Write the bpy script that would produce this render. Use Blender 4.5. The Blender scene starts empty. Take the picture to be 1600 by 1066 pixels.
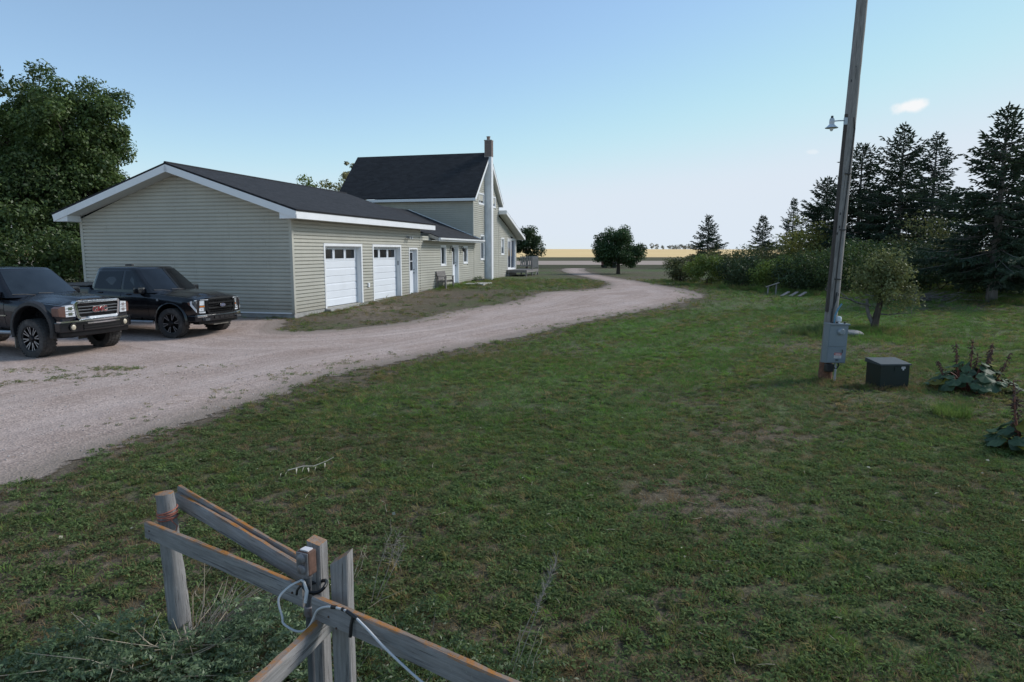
import bpy, bmesh, math, random
import numpy as np
from mathutils import Vector, Matrix, Euler

# ---------------------------------------------------------------- camera, sky, sun, exposure
scene = bpy.context.scene
COL = scene.collection
random.seed(7)
RNG = np.random.default_rng(11)
R = math.radians

H = 2.42                                     # eye height above the yard in front of the trucks
cam_data = bpy.data.cameras.new('camera')
cam_data.sensor_width = 36.0
cam_data.lens = 36.0 * 1067.0 / 1600.0
cam_data.clip_start = 0.05
cam_data.clip_end = 9000
cam = bpy.data.objects.new('camera', cam_data)
COL.objects.link(cam)
cam.location = (0, 0, H)
cam.rotation_euler = (R(90) - math.atan(140 / 1067.0), 0, 0)
scene.camera = cam

SUN_EL, SUN_AZ = 35.0, 68.0                  # azimuth clockwise from +Y
world = bpy.data.worlds.new('World')
scene.world = world
world.use_nodes = True
wn = world.node_tree.nodes
bg = wn['Background']
sky = wn.new('ShaderNodeTexSky')
sky.sky_type = 'NISHITA'
sky.sun_disc = False
sky.sun_elevation = R(SUN_EL)
sky.sun_rotation = R(SUN_AZ)
sky.altitude = 500
sky.air_density = 1.0
sky.dust_density = 0.15
sky.ozone_density = 2.5
# thin high haze: the glare towards the horizon saturates to a pale blue white
sep = wn.new('ShaderNodeSeparateColor'); com = wn.new('ShaderNodeCombineColor')
world.node_tree.links.new(sky.outputs[0], sep.inputs[0])
for i, cap in enumerate((4.28, 4.62, 5.25)):
    mn = wn.new('ShaderNodeMath'); mn.operation = 'SMOOTH_MIN'
    mn.inputs[1].default_value = cap; mn.inputs[2].default_value = 1.2
    world.node_tree.links.new(sep.outputs[i], mn.inputs[0]); 
    gn = wn.new('ShaderNodeMath'); gn.operation = 'MULTIPLY_ADD'; gn.inputs[1].default_value = 0.88; gn.inputs[2].default_value = (0.44, 0.62, 0.62)[i]
    world.node_tree.links.new(mn.outputs[0], gn.inputs[0]); world.node_tree.links.new(gn.outputs[0], com.inputs[i])
# one small cumulus and a faint wisp, far off to the right
wl = world.node_tree.links
tc = wn.new('ShaderNodeTexCoord'); sx = wn.new('ShaderNodeSeparateXYZ'); wl.new(tc.outputs['Generated'], sx.inputs[0])
def wm(op, a, b=0.0, clamp=False):
    m = wn.new('ShaderNodeMath'); m.operation = op; m.use_clamp = clamp
    for i, v in enumerate((a, b)):
        if hasattr(v, 'is_linked'): wl.new(v, m.inputs[i])
        else: m.inputs[i].default_value = v
    return m.outputs[0]
cu, cv = wm('DIVIDE', sx.outputs[0], sx.outputs[1]), wm('DIVIDE', sx.outputs[2], sx.outputs[1])
nz_ = wn.new('ShaderNodeTexNoise'); nz_.inputs['Scale'].default_value = 42; nz_.inputs['Detail'].default_value = 6; nz_.inputs['Roughness'].default_value = 0.55; wl.new(tc.outputs['Generated'], nz_.inputs['Vector'])
last = com.outputs[0]
for u0, v0, a_, b_, dens_, tilt_ in ((0.561, 0.2025, 0.036, 0.0125, 1.0, 0.10), (0.429, 0.1405, 0.012, 0.0045, 0.35, 0.0)):
    du = wm('DIVIDE', wm('SUBTRACT', cu, u0), a_); dv = wm('DIVIDE', wm('SUBTRACT', wm('SUBTRACT', cv, v0), wm('MULTIPLY', wm('SUBTRACT', cu, u0), tilt_)), b_)
    rr_ = wm('POWER', wm('ADD', wm('MULTIPLY', du, du), wm('MULTIPLY', dv, dv)), 0.5)
    f_ = wm('ADD', wm('SUBTRACT', 1.0, rr_), wm('MULTIPLY', wm('SUBTRACT', nz_.outputs['Fac'], 0.5), 1.6))
    mr_ = wn.new('ShaderNodeMapRange'); mr_.interpolation_type = 'SMOOTHSTEP'; wl.new(f_, mr_.inputs[0])
    for i, v in ((1, 0.05), (2, 0.65), (3, 0.0), (4, dens_)): mr_.inputs[i].default_value = v
    ahead = wm('GREATER_THAN', sx.outputs[1], 0.0); fac_ = wm('MULTIPLY', mr_.outputs[0], ahead)
    mx_ = wn.new('ShaderNodeMix'); mx_.data_type = 'RGBA'; wl.new(fac_, mx_.inputs['Factor']); wl.new(last, mx_.inputs[6]); mx_.inputs[7].default_value = (5.35, 5.45, 5.55, 1); last = mx_.outputs[2]
wl.new(last, bg.inputs[0])
bg.inputs[1].default_value = 0.086

sun_data = bpy.data.lights.new('sun', 'SUN')
sun_data.energy = 1.5
sun_data.angle = R(17)
sun_data.color = (1.0, 0.965, 0.92)
sun = bpy.data.objects.new('sun', sun_data)
COL.objects.link(sun)
sdir = Vector((math.sin(R(SUN_AZ)) * math.cos(R(SUN_EL)), math.cos(R(SUN_AZ)) * math.cos(R(SUN_EL)), math.sin(R(SUN_EL))))
sun.rotation_euler = (-sdir).to_track_quat('-Z', 'Y').to_euler()
sun.location = sdir * 60

scene.view_settings.view_transform = 'Standard'
scene.view_settings.look = 'None'
scene.view_settings.exposure = 1.0
scene.view_settings.gamma = 1.0
scene.cycles.use_denoising = True
scene.cycles.max_bounces = 8
scene.cycles.volume_bounces = 6
scene.cycles.transparent_max_bounces = 12

# ---------------------------------------------------------------- materials
MATS = {}
def ramp(nt, fac, stops):
    r = nt.nodes.new('ShaderNodeValToRGB')
    el = r.color_ramp.elements
    while len(el) > 1: el.remove(el[0])
    el[0].position = stops[0][0]; el[0].color = (*stops[0][1], 1)
    for p, c in stops[1:]:
        e = el.new(p); e.color = (*c, 1)
    nt.links.new(fac, r.inputs[0])
    return r.outputs[0]
def noise(nt, vec, scale, detail=4, rough=0.55, dist=0.0):
    n = nt.nodes.new('ShaderNodeTexNoise')
    n.inputs['Scale'].default_value = scale; n.inputs['Detail'].default_value = detail
    n.inputs['Roughness'].default_value = rough; n.inputs['Distortion'].default_value = dist
    if vec is not None: nt.links.new(vec, n.inputs['Vector'])
    return n.outputs['Fac']
def mapping(nt, vec, scale):
    m = nt.nodes.new('ShaderNodeMapping'); m.inputs['Scale'].default_value = scale
    nt.links.new(vec, m.inputs['Vector']); return m.outputs[0]
def mixc(nt, fac, a, b, mode='MIX'):
    m = nt.nodes.new('ShaderNodeMix'); m.data_type = 'RGBA'; m.blend_type = mode
    for s, v in ((m.inputs['Factor'], fac), (m.inputs[6], a), (m.inputs[7], b)):
        if hasattr(v, 'is_linked'): nt.links.new(v, s)
        elif isinstance(v, (int, float)): s.default_value = v
        else: s.default_value = (*v, 1)
    return m.outputs[2]
def maths(nt, op, a, b=None, c=None, clamp=False):
    m = nt.nodes.new('ShaderNodeMath'); m.operation = op; m.use_clamp = clamp
    for i, v in enumerate((a, b, c)):
        if v is None: continue
        if hasattr(v, 'is_linked'): nt.links.new(v, m.inputs[i])
        else: m.inputs[i].default_value = v
    return m.outputs[0]
def smooth(nt, val, lo, hi, a=0.0, b=1.0):
    m = nt.nodes.new('ShaderNodeMapRange'); m.interpolation_type = 'SMOOTHSTEP'
    nt.links.new(val, m.inputs[0])
    for i, v in zip((1, 2, 3, 4), (lo, hi, a, b)): m.inputs[i].default_value = v
    return m.outputs[0]
def new_mat(name):
    m = bpy.data.materials.new(name); m.use_nodes = True
    nt = m.node_tree
    return m, nt, nt.nodes['Principled BSDF']
def coord(nt, kind='Object'):
    return nt.nodes.new('ShaderNodeTexCoord').outputs[kind]
def wpos(nt):
    return nt.nodes.new('ShaderNodeNewGeometry').outputs['Position']
def bump(nt, p, h, strength, dist=0.01):
    b = nt.nodes.new('ShaderNodeBump'); b.inputs['Strength'].default_value = strength; b.inputs['Distance'].default_value = dist
    nt.links.new(h, b.inputs['Height']); nt.links.new(b.outputs[0], p.inputs['Normal'])
def pm(name, col, rough=0.6, metal=0.0, var=0.12, scale=6.0, bmp=0.0, bscale=60.0, spec=0.5, coat=0.0, stretch=(1, 1, 1), dirt=None, splash=0.0):
    if name in MATS: return MATS[name]
    m, nt, p = new_mat(name)
    v = mapping(nt, wpos(nt), stretch)
    n = noise(nt, v, scale, 6)
    lo = tuple(max(0, c * (1 - var)) for c in col); hi = tuple(min(1, c * (1 + var)) for c in col)
    c = ramp(nt, n, [(0.3, lo), (0.7, hi)])
    if dirt:
        d = smooth(nt, noise(nt, v, scale * 0.35, 8, 0.7), 0.5, 0.75, 0, dirt[1])
        c = mixc(nt, d, c, dirt[0])
    if splash:                                   # mud splashed up from the ground and rain streaks
        sz_ = nt.nodes.new('ShaderNodeSeparateXYZ'); nt.links.new(wpos(nt), sz_.inputs[0])
        k_ = maths(nt, 'ADD', sz_.outputs[2], maths(nt, 'MULTIPLY', noise(nt, wpos(nt), 3.0, 6, 0.7), -0.9))
        c = mixc(nt, smooth(nt, k_, -0.35, 0.55, splash, 0.0), c, (0.26, 0.22, 0.17))
        st_ = smooth(nt, noise(nt, mapping(nt, wpos(nt), (6, 6, 0.35)), 1.0, 5, 0.6), 0.5, 0.72, 0, 0.22)
        c = mixc(nt, st_, c, tuple(x * 0.72 for x in col))
    nt.links.new(c, p.inputs['Base Color'])
    rr = maths(nt, 'MULTIPLY_ADD', n, 0.25, rough - 0.12, True)
    nt.links.new(rr, p.inputs['Roughness'])
    p.inputs['Metallic'].default_value = metal
    p.inputs['Specular IOR Level'].default_value = spec
    p.inputs['Coat Weight'].default_value = coat
    p.inputs['Coat Roughness'].default_value = 0.08
    if bmp: bump(nt, p, noise(nt, v, bscale, 4), bmp)
    MATS[name] = m
    return m
def glass(name, col=(0.012, 0.016, 0.02), rough=0.06):
    if name in MATS: return MATS[name]
    m, nt, p = new_mat(name)
    n = noise(nt, wpos(nt), 3.0, 3)
    nt.links.new(ramp(nt, n, [(0.3, tuple(c * 0.7 for c in col)), (0.7, tuple(c * 1.3 for c in col))]), p.inputs['Base Color'])
    p.inputs['Roughness'].default_value = rough; p.inputs['Specular IOR Level'].default_value = 0.7
    MATS[name] = m
    return m
def leaf_mat(name, col, var=0.35, trans=0.3, hue=0.12):
    """foliage: per-leaf tint from the leaf's own colour attribute"""
    if name in MATS: return MATS[name]
    m, nt, p = new_mat(name)
    nt.nodes.remove(p)
    a = nt.nodes.new('ShaderNodeAttribute'); a.attribute_name = 'tint'
    lo = tuple(c * (1 - var) for c in col)
    hi = (min(1, col[0] * (1 + var + hue)), min(1, col[1] * (1 + var)), col[2] * (1 + var * 0.6))
    c = ramp(nt, a.outputs['Fac'], [(0.0, lo), (0.5, col), (1.0, hi)])
    d = nt.nodes.new('ShaderNodeBsdfDiffuse'); t = nt.nodes.new('ShaderNodeBsdfTranslucent')
    g = nt.nodes.new('ShaderNodeBsdfGlossy'); g.inputs['Roughness'].default_value = 0.45
    nt.links.new(c, d.inputs[0]); nt.links.new(c, t.inputs[0])
    x = nt.nodes.new('ShaderNodeMixShader'); x.inputs[0].default_value = trans
    nt.links.new(d.outputs[0], x.inputs[1]); nt.links.new(t.outputs[0], x.inputs[2])
    y = nt.nodes.new('ShaderNodeMixShader'); y.inputs[0].default_value = 0.03
    nt.links.new(x.outputs[0], y.inputs[1]); nt.links.new(g.outputs[0], y.inputs[2])
    nt.links.new(y.outputs[0], nt.nodes['Material Output'].inputs[0])
    MATS[name] = m
    return m
def wood_mat(name, c1, c2, lichen=0.0, rough=0.85):
    """weathered boards, grain along the board's own X axis; orange lichen on upward edges"""
    if name in MATS: return MATS[name]
    m, nt, p = new_mat(name)
    o = coord(nt)
    g = noise(nt, mapping(nt, o, (1.2, 28, 28)), 3.0, 8, 0.65, 0.4)
    b = noise(nt, mapping(nt, o, (1, 3, 3)), 4.0, 6, 0.7)
    f = maths(nt, 'MULTIPLY_ADD', b, 0.5, maths(nt, 'MULTIPLY', g, 0.6))
    c = ramp(nt, f, [(0.3, c1), (0.55, tuple((x + y) / 2 for x, y in zip(c1, c2))), (0.75, c2)])
    crack = smooth(nt, noise(nt, mapping(nt, o, (0.9, 30, 30)), 2.2, 6, 0.65), 0.57, 0.64)
    c = mixc(nt, maths(nt, 'MULTIPLY', crack, 0.6), c, tuple(x * 0.3 for x in c1))
    if lichen:
        geo = nt.nodes.new('ShaderNodeNewGeometry')
        s = nt.nodes.new('ShaderNodeSeparateXYZ'); nt.links.new(geo.outputs['Normal'], s.inputs[0])
        up = smooth(nt, s.outputs[2], 0.4, 0.8)
        ln = smooth(nt, noise(nt, geo.outputs['Position'], 9.0, 8, 0.75), 0.42, 0.6)
        c = mixc(nt, maths(nt, 'MULTIPLY', up, 0.6), c, (0.23, 0.15, 0.095))
        c = mixc(nt, maths(nt, 'MULTIPLY', maths(nt, 'MULTIPLY', up, ln), lichen), c, (0.40, 0.155, 0.025))
        sp = smooth(nt, noise(nt, geo.outputs['Position'], 60.0, 4, 0.6), 0.64, 0.7)
        c = mixc(nt, maths(nt, 'MULTIPLY', sp, 0.45), c, (0.35, 0.36, 0.32))
    nt.links.new(c, p.inputs['Base Color'])
    p.inputs['Roughness'].default_value = rough; p.inputs['Specular IOR Level'].default_value = 0.2
    bump(nt, p, maths(nt, 'SUBTRACT', g, crack), 0.6, 0.004)
    MATS[name] = m
    return m

SIDING = pm('vinyl_siding', (0.478, 0.465, 0.402), 0.5, var=0.07, scale=0.9, spec=0.35, splash=0.45)
WHITE = pm('white_trim', (0.80, 0.81, 0.82), 0.45, var=0.03, scale=2, dirt=((0.5, 0.48, 0.43), 0.2))
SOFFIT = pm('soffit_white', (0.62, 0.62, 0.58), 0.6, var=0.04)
DOORW = pm('door_white', (0.76, 0.79, 0.83), 0.4, var=0.03, scale=1.5, dirt=((0.55, 0.54, 0.5), 0.15))
CONC = pm('concrete', (0.34, 0.33, 0.31), 0.9, var=0.2, scale=5, bmp=0.3, bscale=80)
GLASS = glass('dark_pane', (0.010, 0.012, 0.015), 0.12); GLASS.node_tree.nodes['Principled BSDF'].inputs['Specular IOR Level'].default_value = 0.3
DARKM = pm('dark_metal', (0.02, 0.02, 0.022), 0.45, var=0.2)
GREYM = pm('grey_metal', (0.36, 0.39, 0.42), 0.4, 0.6, var=0.1)
FLUE = pm('galvanised_chase', (0.80, 0.82, 0.85), 0.42, 0.0, var=0.14, scale=3, stretch=(1, 1, 0.5))
BARK = pm('bark', (0.085, 0.068, 0.055), 0.95, var=0.4, scale=14, bmp=0.8, bscale=25, stretch=(1, 1, 0.25), spec=0.1)
BARKG = pm('grey_bark', (0.17, 0.155, 0.14), 0.95, var=0.35, scale=14, bmp=0.8, bscale=25, stretch=(1, 1, 0.25), spec=0.1)
OLDWOOD = wood_mat('old_wood', (0.14, 0.125, 0.115), (0.33, 0.31, 0.30))
FENCEW = wood_mat('fence_wood', (0.14, 0.132, 0.128), (0.36, 0.345, 0.335), lichen=0.9)
POLEW = wood_mat('pole_wood', (0.15, 0.137, 0.128), (0.36, 0.335, 0.32))
PALLET = wood_mat('pale_wood', (0.26, 0.25, 0.24), (0.45, 0.44, 0.42))

def shingle_mat(name, col):
    m, nt, p = new_mat(name)
    o = coord(nt)
    br = nt.nodes.new('ShaderNodeTexBrick')
    br.inputs['Scale'].default_value = 1.0
    br.inputs['Brick Width'].default_value = 0.32; br.inputs['Row Height'].default_value = 0.145
    br.inputs['Mortar Size'].default_value = 0.008; br.inputs['Mortar Smooth'].default_value = 0.3
    br.inputs['Color1'].default_value = (*[c * 0.5 for c in col], 1); br.inputs['Color2'].default_value = (*[c * 1.9 for c in col], 1)
    br.inputs['Mortar'].default_value = (*[c * 0.4 for c in col], 1)
    u = nt.nodes.new('ShaderNodeUVMap').outputs[0]
    nt.links.new(u, br.inputs['Vector'])
    n = noise(nt, u, 14, 6, 0.8); n2 = noise(nt, u, 0.6, 5)
    c = mixc(nt, 0.55, br.outputs['Color'], ramp(nt, n, [(0.35, tuple(c * 0.3 for c in col)), (0.65, tuple(c * 2.0 for c in col))]))
    c = mixc(nt, smooth(nt, n2, 0.35, 0.7, 0, 0.35), c, tuple(x * 1.4 for x in col))
    nt.links.new(c, p.inputs['Base Color'])
    p.inputs['Roughness'].default_value = 0.9; p.inputs['Specular IOR Level'].default_value = 0.25
    bump(nt, p, maths(nt, 'ADD', br.outputs['Fac'], maths(nt, 'MULTIPLY', n, -0.5)), 0.5, -0.01)
    return m
SHINGLE = shingle_mat('asphalt_shingles', (0.026, 0.0265, 0.029))

# ---------------------------------------------------------------- mesh helpers
class MB:
    def __init__(s): s.v = []; s.f = []
    def add(s, vs, fs):
        o = len(s.v); s.v += [tuple(p) for p in vs]; s.f += [tuple(i + o for i in f) for f in fs]; return s
    def box(s, x0, x1, y0, y1, z0, z1, M=None):
        vs = [(x, y, z) for z in (z0, z1) for y in (y0, y1) for x in (x0, x1)]
        if M is not None: vs = [M @ Vector(p) for p in vs]
        return s.add(vs, [(0, 2, 3, 1), (4, 5, 7, 6), (0, 1, 5, 4), (2, 6, 7, 3), (0, 4, 6, 2), (1, 3, 7, 5)])
    def prism(s, poly, axis, a0, a1):
        """poly: 2-D outline; extruded along axis between a0 and a1"""
        def P(p, a):
            return {'x': (a, p[0], p[1]), 'y': (p[0], a, p[1]), 'z': (p[0], p[1], a)}[axis]
        n = len(poly)
        vs = [P(p, a0) for p in poly] + [P(p, a1) for p in poly]
        return s.add(vs, [tuple(range(n))[::-1], tuple(range(n, 2 * n))] + [(i, (i + 1) % n, n + (i + 1) % n, n + i) for i in range(n)])
    def tube(s, path, radii, n=8, cap=True):
        path = [Vector(p) for p in path]
        if not hasattr(radii, '__len__'): radii = [radii] * len(path)
        o = len(s.v)
        t0 = (path[1] - path[0]).normalized()
        ref = Vector((0, 0, 1)) if abs(t0.z) < 0.9 else Vector((1, 0, 0))
        u = t0.cross(ref).normalized()
        for i, p in enumerate(path):
            t = (path[min(i + 1, len(path) - 1)] - path[max(i - 1, 0)]).normalized()
            u = (u - t * u.dot(t)).normalized(); w = t.cross(u)
            for k in range(n):
                a = 2 * math.pi * k / n
                q = p + (u * math.cos(a) + w * math.sin(a)) * radii[i]
                s.v.append(tuple(q))
        for i in range(len(path) - 1):
            for k in range(n):
                a = o + i * n + k; b = o + i * n + (k + 1) % n
                s.f.append((a, b, b + n, a + n))
        if cap:
            s.f.append(tuple(o + k for k in range(n))[::-1]); e = o + (len(path) - 1) * n
            s.f.append(tuple(e + k for k in range(n)))
        return s
    def lathe(s, prof, axis='z', n=24, centre=(0, 0, 0)):
        """prof: (radius, along-axis) pairs"""
        o = len(s.v); cx, cy, cz = centre
        for r, h in prof:
            for k in range(n):
                a = 2 * math.pi * k / n; c, d = r * math.cos(a), r * math.sin(a)
                s.v.append({'z': (cx + c, cy + d, cz + h), 'y': (cx + c, cy + h, cz + d), 'x': (cx + h, cy + c, cz + d)}[axis])
        for i in range(len(prof) - 1):
            for k in range(n):
                a = o + i * n + k; b = o + i * n + (k + 1) % n
                s.f.append((a, b, b + n, a + n))
        return s
    def build(s, name, mat, parent=None, smoothdeg=None, bevel=0.0, uv=None):
        me = bpy.data.meshes.new(name)
        me.from_pydata(s.v, [], s.f)
        bm = bmesh.new(); bm.from_mesh(me)
        bmesh.ops.recalc_face_normals(bm, faces=bm.faces[:])
        if bevel: bmesh.ops.bevel(bm, geom=bm.edges[:], offset=bevel, segments=2, affect='EDGES', profile=0.6, clamp_overlap=True)
        bm.to_mesh(me); bm.free()
        if smoothdeg is not None:
            me.polygons.foreach_set('use_smooth', [True] * len(me.polygons)); me.set_sharp_from_angle(angle=R(smoothdeg))
        if uv is not None:
            l = me.uv_layers.new(name='UVMap')
            for lp in me.loops: l.data[lp.index].uv = uv(me.vertices[lp.vertex_index].co)
        if mat: me.materials.append(mat)
        o = bpy.data.objects.new(name, me); COL.objects.link(o)
        if parent: o.parent = parent
        return o
def np_mesh(name, V, F, mat, parent=None, tint=None, smooth_=False):
    """V (n,3), F (m,k) arrays, k = 3 or 4; tint per face"""
    me = bpy.data.meshes.new(name)
    V = np.asarray(V, np.float32); F = np.asarray(F, np.int32); m, k = F.shape
    me.vertices.add(len(V)); me.vertices.foreach_set('co', V.ravel())
    me.loops.add(m * k); me.loops.foreach_set('vertex_index', F.ravel())
    me.polygons.add(m); me.polygons.foreach_set('loop_start', np.arange(0, m * k, k, dtype=np.int32))
    me.update(calc_edges=True)
    if tint is not None:
        a = me.attributes.new('tint', 'FLOAT', 'FACE'); a.data.foreach_set('value', np.asarray(tint, np.float32))
    if smooth_: me.polygons.foreach_set('use_smooth', np.ones(m, bool))
    if mat: me.materials.append(mat)
    o = bpy.data.objects.new(name, me); COL.objects.link(o)
    if parent: o.parent = parent
    return o
def tag(o, label=None, cat=None, group=None, kind=None):
    if label: o['label'] = label
    if cat: o['category'] = cat
    if group: o['group'] = group
    if kind: o['kind'] = kind
    return o
def empty(name, loc=(0, 0, 0), rz=0.0):
    o = bpy.data.objects.new(name, None); COL.objects.link(o)
    o.location = loc; o.rotation_euler = (0, 0, rz); o.empty_display_size = 0.3
    return o
def text_mesh(name, body, size, mat, parent, M, extrude=0.004, offset=0.0, sx=1.0):
    cu = bpy.data.curves.new(name, 'FONT'); cu.body = body; cu.size = size; cu.extrude = extrude; cu.offset = offset
    cu.align_x = 'CENTER'; cu.align_y = 'CENTER'
    t = bpy.data.objects.new(name, cu); COL.objects.link(t)
    dg = bpy.context.evaluated_depsgraph_get(); me = bpy.data.meshes.new_from_object(t.evaluated_get(dg))
    bpy.data.objects.remove(t)
    me.materials.clear(); me.materials.append(mat)
    o = bpy.data.objects.new(name, me); COL.objects.link(o); o.parent = parent
    o.matrix_local = M @ Matrix.Diagonal((sx, 1, 1, 1))
    return o

# ---------------------------------------------------------------- value noise and terrain
def vnoise(x, y, seed=0):
    xi = np.floor(x).astype(np.int64); yi = np.floor(y).astype(np.int64); fx = x - xi; fy = y - yi
    def h(a, b):
        n = (a * 374761393 + b * 668265263 + seed * 144665) & 0xffffffff
        n = ((n ^ (n >> 13)) * 1274126177) & 0xffffffff
        return ((n ^ (n >> 16)) & 0xffff) / 65535.0
    sx = fx * fx * (3 - 2 * fx); sy = fy * fy * (3 - 2 * fy)
    a = h(xi, yi) * (1 - sx) + h(xi + 1, yi) * sx; b = h(xi, yi + 1) * (1 - sx) + h(xi + 1, yi + 1) * sx
    return a * (1 - sy) + b * sy
def fbm(x, y, seed=0, oct_=4):
    s = 0; a = 0.5; t = 0
    for i in range(oct_):
        s = s + a * vnoise(x * 2 ** i, y * 2 ** i, seed + i); t += a; a *= 0.5
    return s / t
TY = [-60, 15, 19, 23.4, 27, 34, 41, 50, 200, 600, 900, 6000]
TZ = [0, 0, .02, .13, .22, .38, .5, .56, .6, 4.1, 3.6, 3.6]
def zg(x, y):
    x = np.asarray(x, float); y = np.asarray(y, float)
    z = np.interp(y, TY, TZ)
    near = np.clip(1 - np.hypot(x, y) / 60, 0, 1)
    z = z + (fbm(x * 0.35 + 40, y * 0.35, 3, 3) - 0.5) * 0.07 * near
    z = z + np.clip((y - 220) / 400, 0, 1) * np.clip((250 - x) / 700, -0.6, 1) * 0.9
    return z
def g(x, y, dz=0.0):
    return (x, y, float(zg(x, y)) + dz)

# driveway outline (metres in the yard)
RIGHT = [(-7.5, -2.0), (-5.6, 3.5), (-5.05, 6.5), (-4.97, 7.7), (-4.6, 9.2), (-4.3, 10.3), (-3.91, 11.36), (-3.61, 12.62), (-3.13, 13.73), (-2.3, 15.13), (-0.98, 17.23),
         (0.0, 18.71), (1.59, 21.1), (3.57, 23.74), (5.76, 26.65), (7.83, 29.82), (9.0, 32.05), (9.3, 35.11), (8.76, 39.02), (8.16, 43.68), (7.34, 49.14),
         (6.95, 59.06), (7.4, 69.2), (9.9, 87), (15.0, 117.4), (20, 150)]
LEFT = [(18, 152), (13.2, 118), (7.9, 86), (5.2, 72), (4.68, 59.06), (5.4, 47.2), (5.73, 42.88), (5.3, 39.02), (4.21, 36.4), (2.63, 35.11), (1.36, 33.85), (0.43, 30.74),
        (-0.53, 28.41), (-1.51, 26.88), (-2.6, 25.11), (-3.25, 23.02), (-4.09, 21.71), (-5.1, 20.81), (-6.27, 20.2), (-7.0, 20.6), (-7.4, 22.3),
        (-8.0, 23.35), (-12, 24.5), (-16.6, 25.5), (-19, 25), (-26, 22), (-26, 10), (-17, 2), (-14, -3)]
def catmull(pts, n=5):
    P = np.array(pts, float); out = []
    for i in range(len(P) - 1):
        p0, p1, p2, p3 = P[max(i - 1, 0)], P[i], P[i + 1], P[min(i + 2, len(P) - 1)]
        for t in np.linspace(0, 1, n, endpoint=False):
            out.append(0.5 * ((2 * p1) + (-p0 + p2) * t + (2 * p0 - 5 * p1 + 4 * p2 - p3) * t * t + (-p0 + 3 * p1 - 3 * p2 + p3) * t ** 3))
    out.append(P[-1]); return np.array(out)
DRIVE = np.vstack([catmull(RIGHT), catmull(LEFT)])
def sdist(x, y, poly=DRIVE):
    """signed distance to the driveway outline, positive inside"""
    x = np.asarray(x, float); y = np.asarray(y, float); sh = x.shape; x = x.ravel(); y = y.ravel()
    best = np.full(x.shape, 1e9); ins = np.zeros(x.shape, bool)
    A = poly; B = np.roll(poly, -1, 0)
    for (ax, ay), (bx, by) in zip(A, B):
        dx, dy = bx - ax, by - ay; L = dx * dx + dy * dy + 1e-12
        t = np.clip(((x - ax) * dx + (y - ay) * dy) / L, 0, 1)
        best = np.minimum(best, (x - ax - t * dx) ** 2 + (y - ay - t * dy) ** 2)
        c = ((ay > y) != (by > y)) & (x < (bx - ax) * (y - ay) / (by - ay + 1e-12) + ax)
        ins ^= c
    d = np.sqrt(best)
    return np.where(ins, d, -d).reshape(sh)
AZ = R(14.0)
D1 = np.array([math.sin(AZ), math.cos(AZ)]); N1 = np.array([math.cos(AZ), -math.sin(AZ)])
HC = np.array([-6.99, 25.43])                 # garage front wall, foot of the first overhead door
def house_local(x, y):
    return (x - HC[0]) * D1[0] + (y - HC[1]) * D1[1], -((x - HC[0]) * N1[0] + (y - HC[1]) * N1[1])
def dryness(x, y):
    """trodden and dried-out turf: by the garage doors, near the fence and along the drive"""
    a, b = house_local(x, y)
    d = np.clip(1 - np.abs(b + 1.6) / 3.0, 0, 1) * np.clip((a + 4) / 2, 0, 1) * np.clip((13 - a) / 4, 0, 1) * 1.2
    d = np.maximum(d, 0.85 * np.clip(1 - np.abs(sdist(x, y)) / 0.9, 0, 1))
    d = np.maximum(d, 0.7 * np.exp(-(((x + 3.2) / 2.2) ** 2 + ((y - 5.2) / 1.7) ** 2)))
    d = np.maximum(d, 1.0 * np.exp(-(((x - 2.1) / 0.9) ** 2 + ((y - 6.3) / 0.7) ** 2)))
    d = np.maximum(d, 0.95 * np.exp(-(((x - 3.6) / 0.9) ** 2 + ((y - 9.0) / 0.7) ** 2)))
    d = np.maximum(d, 0.8 * np.exp(-(((x - 8.5) / 2.4) ** 2 + ((y - 17.2) / 1.6) ** 2)))
    d = np.maximum(d, 0.4 * np.exp(-(((x - 0.8) / 1.6) ** 2 + ((y - 4.2) / 1.0) ** 2)))
    return np.clip(d, 0, 1)
def lush(x, y):
    """better watered green: the strip along the drive's bend and the right-hand lawn; plus painted mower stripes"""
    l = np.exp(-(((x - 4.0 - 0.25 * (y - 17)) / 2.8) ** 2 + ((y - 18) / 8.0) ** 2)) + 0.5 * np.exp(-(((x + 1.0) / 1.6) ** 2 + ((y - 11) / 2.5) ** 2))
    d = sdist(x, y)
    band = np.sin(d * 2 * math.pi / 2.1 + 0.6 * fbm(np.asarray(x) * 0.2, np.asarray(y) * 0.2, 39, 2)) * np.clip((np.asarray(y) - 8) / 4, 0, 1) * np.clip(-d / 1.5, 0, 1) * np.clip((40 - np.asarray(y)) / 10, 0, 1)  # mower stripes: light and dark lay of the blades also put into colour
    return np.clip(l + 0.6 * np.clip((x - 4.0 - 0.12 * y) / 5, 0, 1) + 0.22 * band, 0, 1)

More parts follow.
